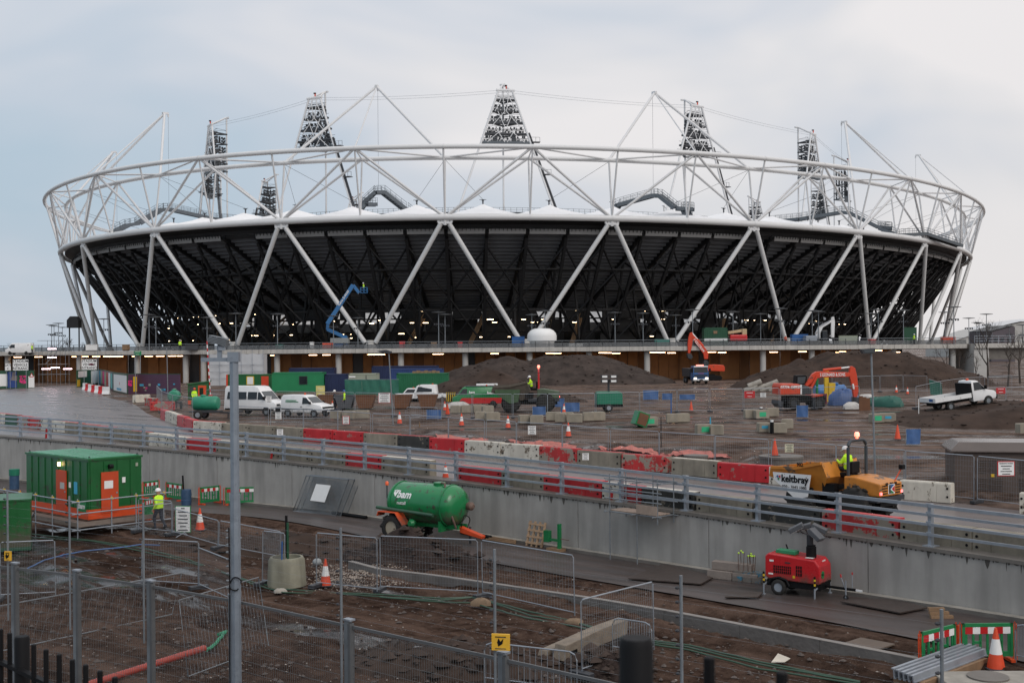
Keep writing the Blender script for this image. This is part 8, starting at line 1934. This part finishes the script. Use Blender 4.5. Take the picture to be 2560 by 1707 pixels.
# ---- foreground lamp pole
PB = Vector((fpos[4].x + .13, fpos[4].y - .25, -8.6)); PT = atY(597, 880, PB.y)
lp = thing('lamp_pole', 'tall galvanised steel lamp pole rising in front of everything', 'lamp pole', PB)
zt = PT.z - PB.z; pm_ = mk('pole_galv', (.23,.265,.31), .45, .12, 5, .3, under=(.2,.23,.27), wear=.2, wscale=6)
MB().lathe([(.096,0),(.096,zt - 2.62)], 8).build('lower_shaft', pm_, lp, True); MB().lathe([(.082,zt - 2.62),(.080,zt)], 8).build('upper_shaft', pm_, lp); MB().lathe([(.1,zt - 2.68),(.1,zt - 2.6)], 8).build('collar', pm_, lp)
MB().bx(-.6, -.07, -.03, .03, zt - .17, zt - .10).build('cross_arm', pm_, lp); MB().bx(-.10, .10, -.09, .09, zt - .18, zt + .003).build('head_clamp', pm_, lp)
bxp('lamp_stem', -.30, -.22, -.03, .03, zt - .1, zt + .12, pm_, lp)
M = Matrix.Translation((-.27, 0, zt + .2)) @ Matrix.Rotation(R(12), 4, 'Y'); fl = MB().bx(-.16,.16,-.12,.12,-.05,.05,M).build('floodlight', mk('flood_grey', (.09,.095,.10), .5, .1, 3), lp, bevel=.01)
for k in range(6): MB().bx(-.17,.17,-.12,.12,.05 - .025*k + .0,.062 - .025*k,Matrix.Translation((.0,-.012,.02)) @ M).build('fin', galv_d, fl)
bxp('control_box', -.27, -.15, -.07, .0, zt + .03, zt + .1, galv, lp, .005)
MB().path([Vector((.02 + .10*math.cos(a)*(1 + .2*math.sin(2*a)), -.12, 4.38 + .12*math.sin(a))) for a in np.linspace(0, 5.5, 26)], .013, 6).build('cable_loop', black, lp, True); MB().path([(-.09,-.08,0),(-.1,-.09,3),(-.09,-.08,4.4),(-.1,-.08,5.4)], .012, 6).build('cable', black, lp, True)
for q in range(9): MB().lathe([(.012,0),(.022,.02),(.012,.06)], 8, Matrix.Translation((-.1, -.06, 4.3 + .13*q)) @ Matrix.Rotation(R(-90), 4, 'Y')).build('insulator', galv_d, lp)
# ---- black railings right before the viewer
def railing(lab, pick, post, dz_post, zlow):
    b0 = pick[0]; t = thing('black_railing', lab, 'railing', Vector((b0.x, b0.y, zlow))); o_ = Vector(t.location)
    for p in pick: MB().lathe([(.013,zlow - o_.z),(.013,p.z - o_.z - .004),(.009,p.z - o_.z)], 8).build('picket', black, t, True, loc=(p.x - o_.x, p.y - o_.y, 0))
    MB().lathe([(.037,0),(.037,post.z + dz_post - o_.z - .012),(.032,post.z + dz_post - o_.z)], 16).build('post', black, t, True, loc=(post.x - o_.x, post.y - o_.y, 0))
    z = min(p.z for p in pick) - .17; a, b = pick[0], pick[-1]; d = (b - a).normalized(); MB().beam(Vector((a.x, a.y, z)) - d*.5 - o_, Vector((b.x, b.y, z)) + d*.3 - o_, .03, .02).build('top_rail', black, t); MB().beam(Vector((a.x, a.y, zlow + .15)) - d*.5 - o_, Vector((b.x, b.y, zlow + .15)) + d*.3 - o_, .03, .02).build('bottom_rail', black, t)
pa = [at(x, y, -1.43) for x, y in ((2,1571),(24,1581),(84,1609),(115,1622),(148,1634),(181,1647),(214,1660),(250,1675),(287,1691),(327,1708),(370,1726),(418,1747),(470,1768))]
railing('black vertical-bar railing in the lower left foreground', pa, atY(55, 1589, pa[1].y - .05), .0, -2.9)
pb = [at(x, y, -.70) for x, y in ((1773,1640),(1955,1677),(2160,1722),(2390,1772))]; st = pb[1] - pb[0]; pb = [pb[0] - st*2.2] + pb
pb[0].z = -.9
railing('black vertical-bar railing in the lower middle foreground, thick post nearest', pb, atY(1590, 1593, 2.55), 0.0, -2.2)
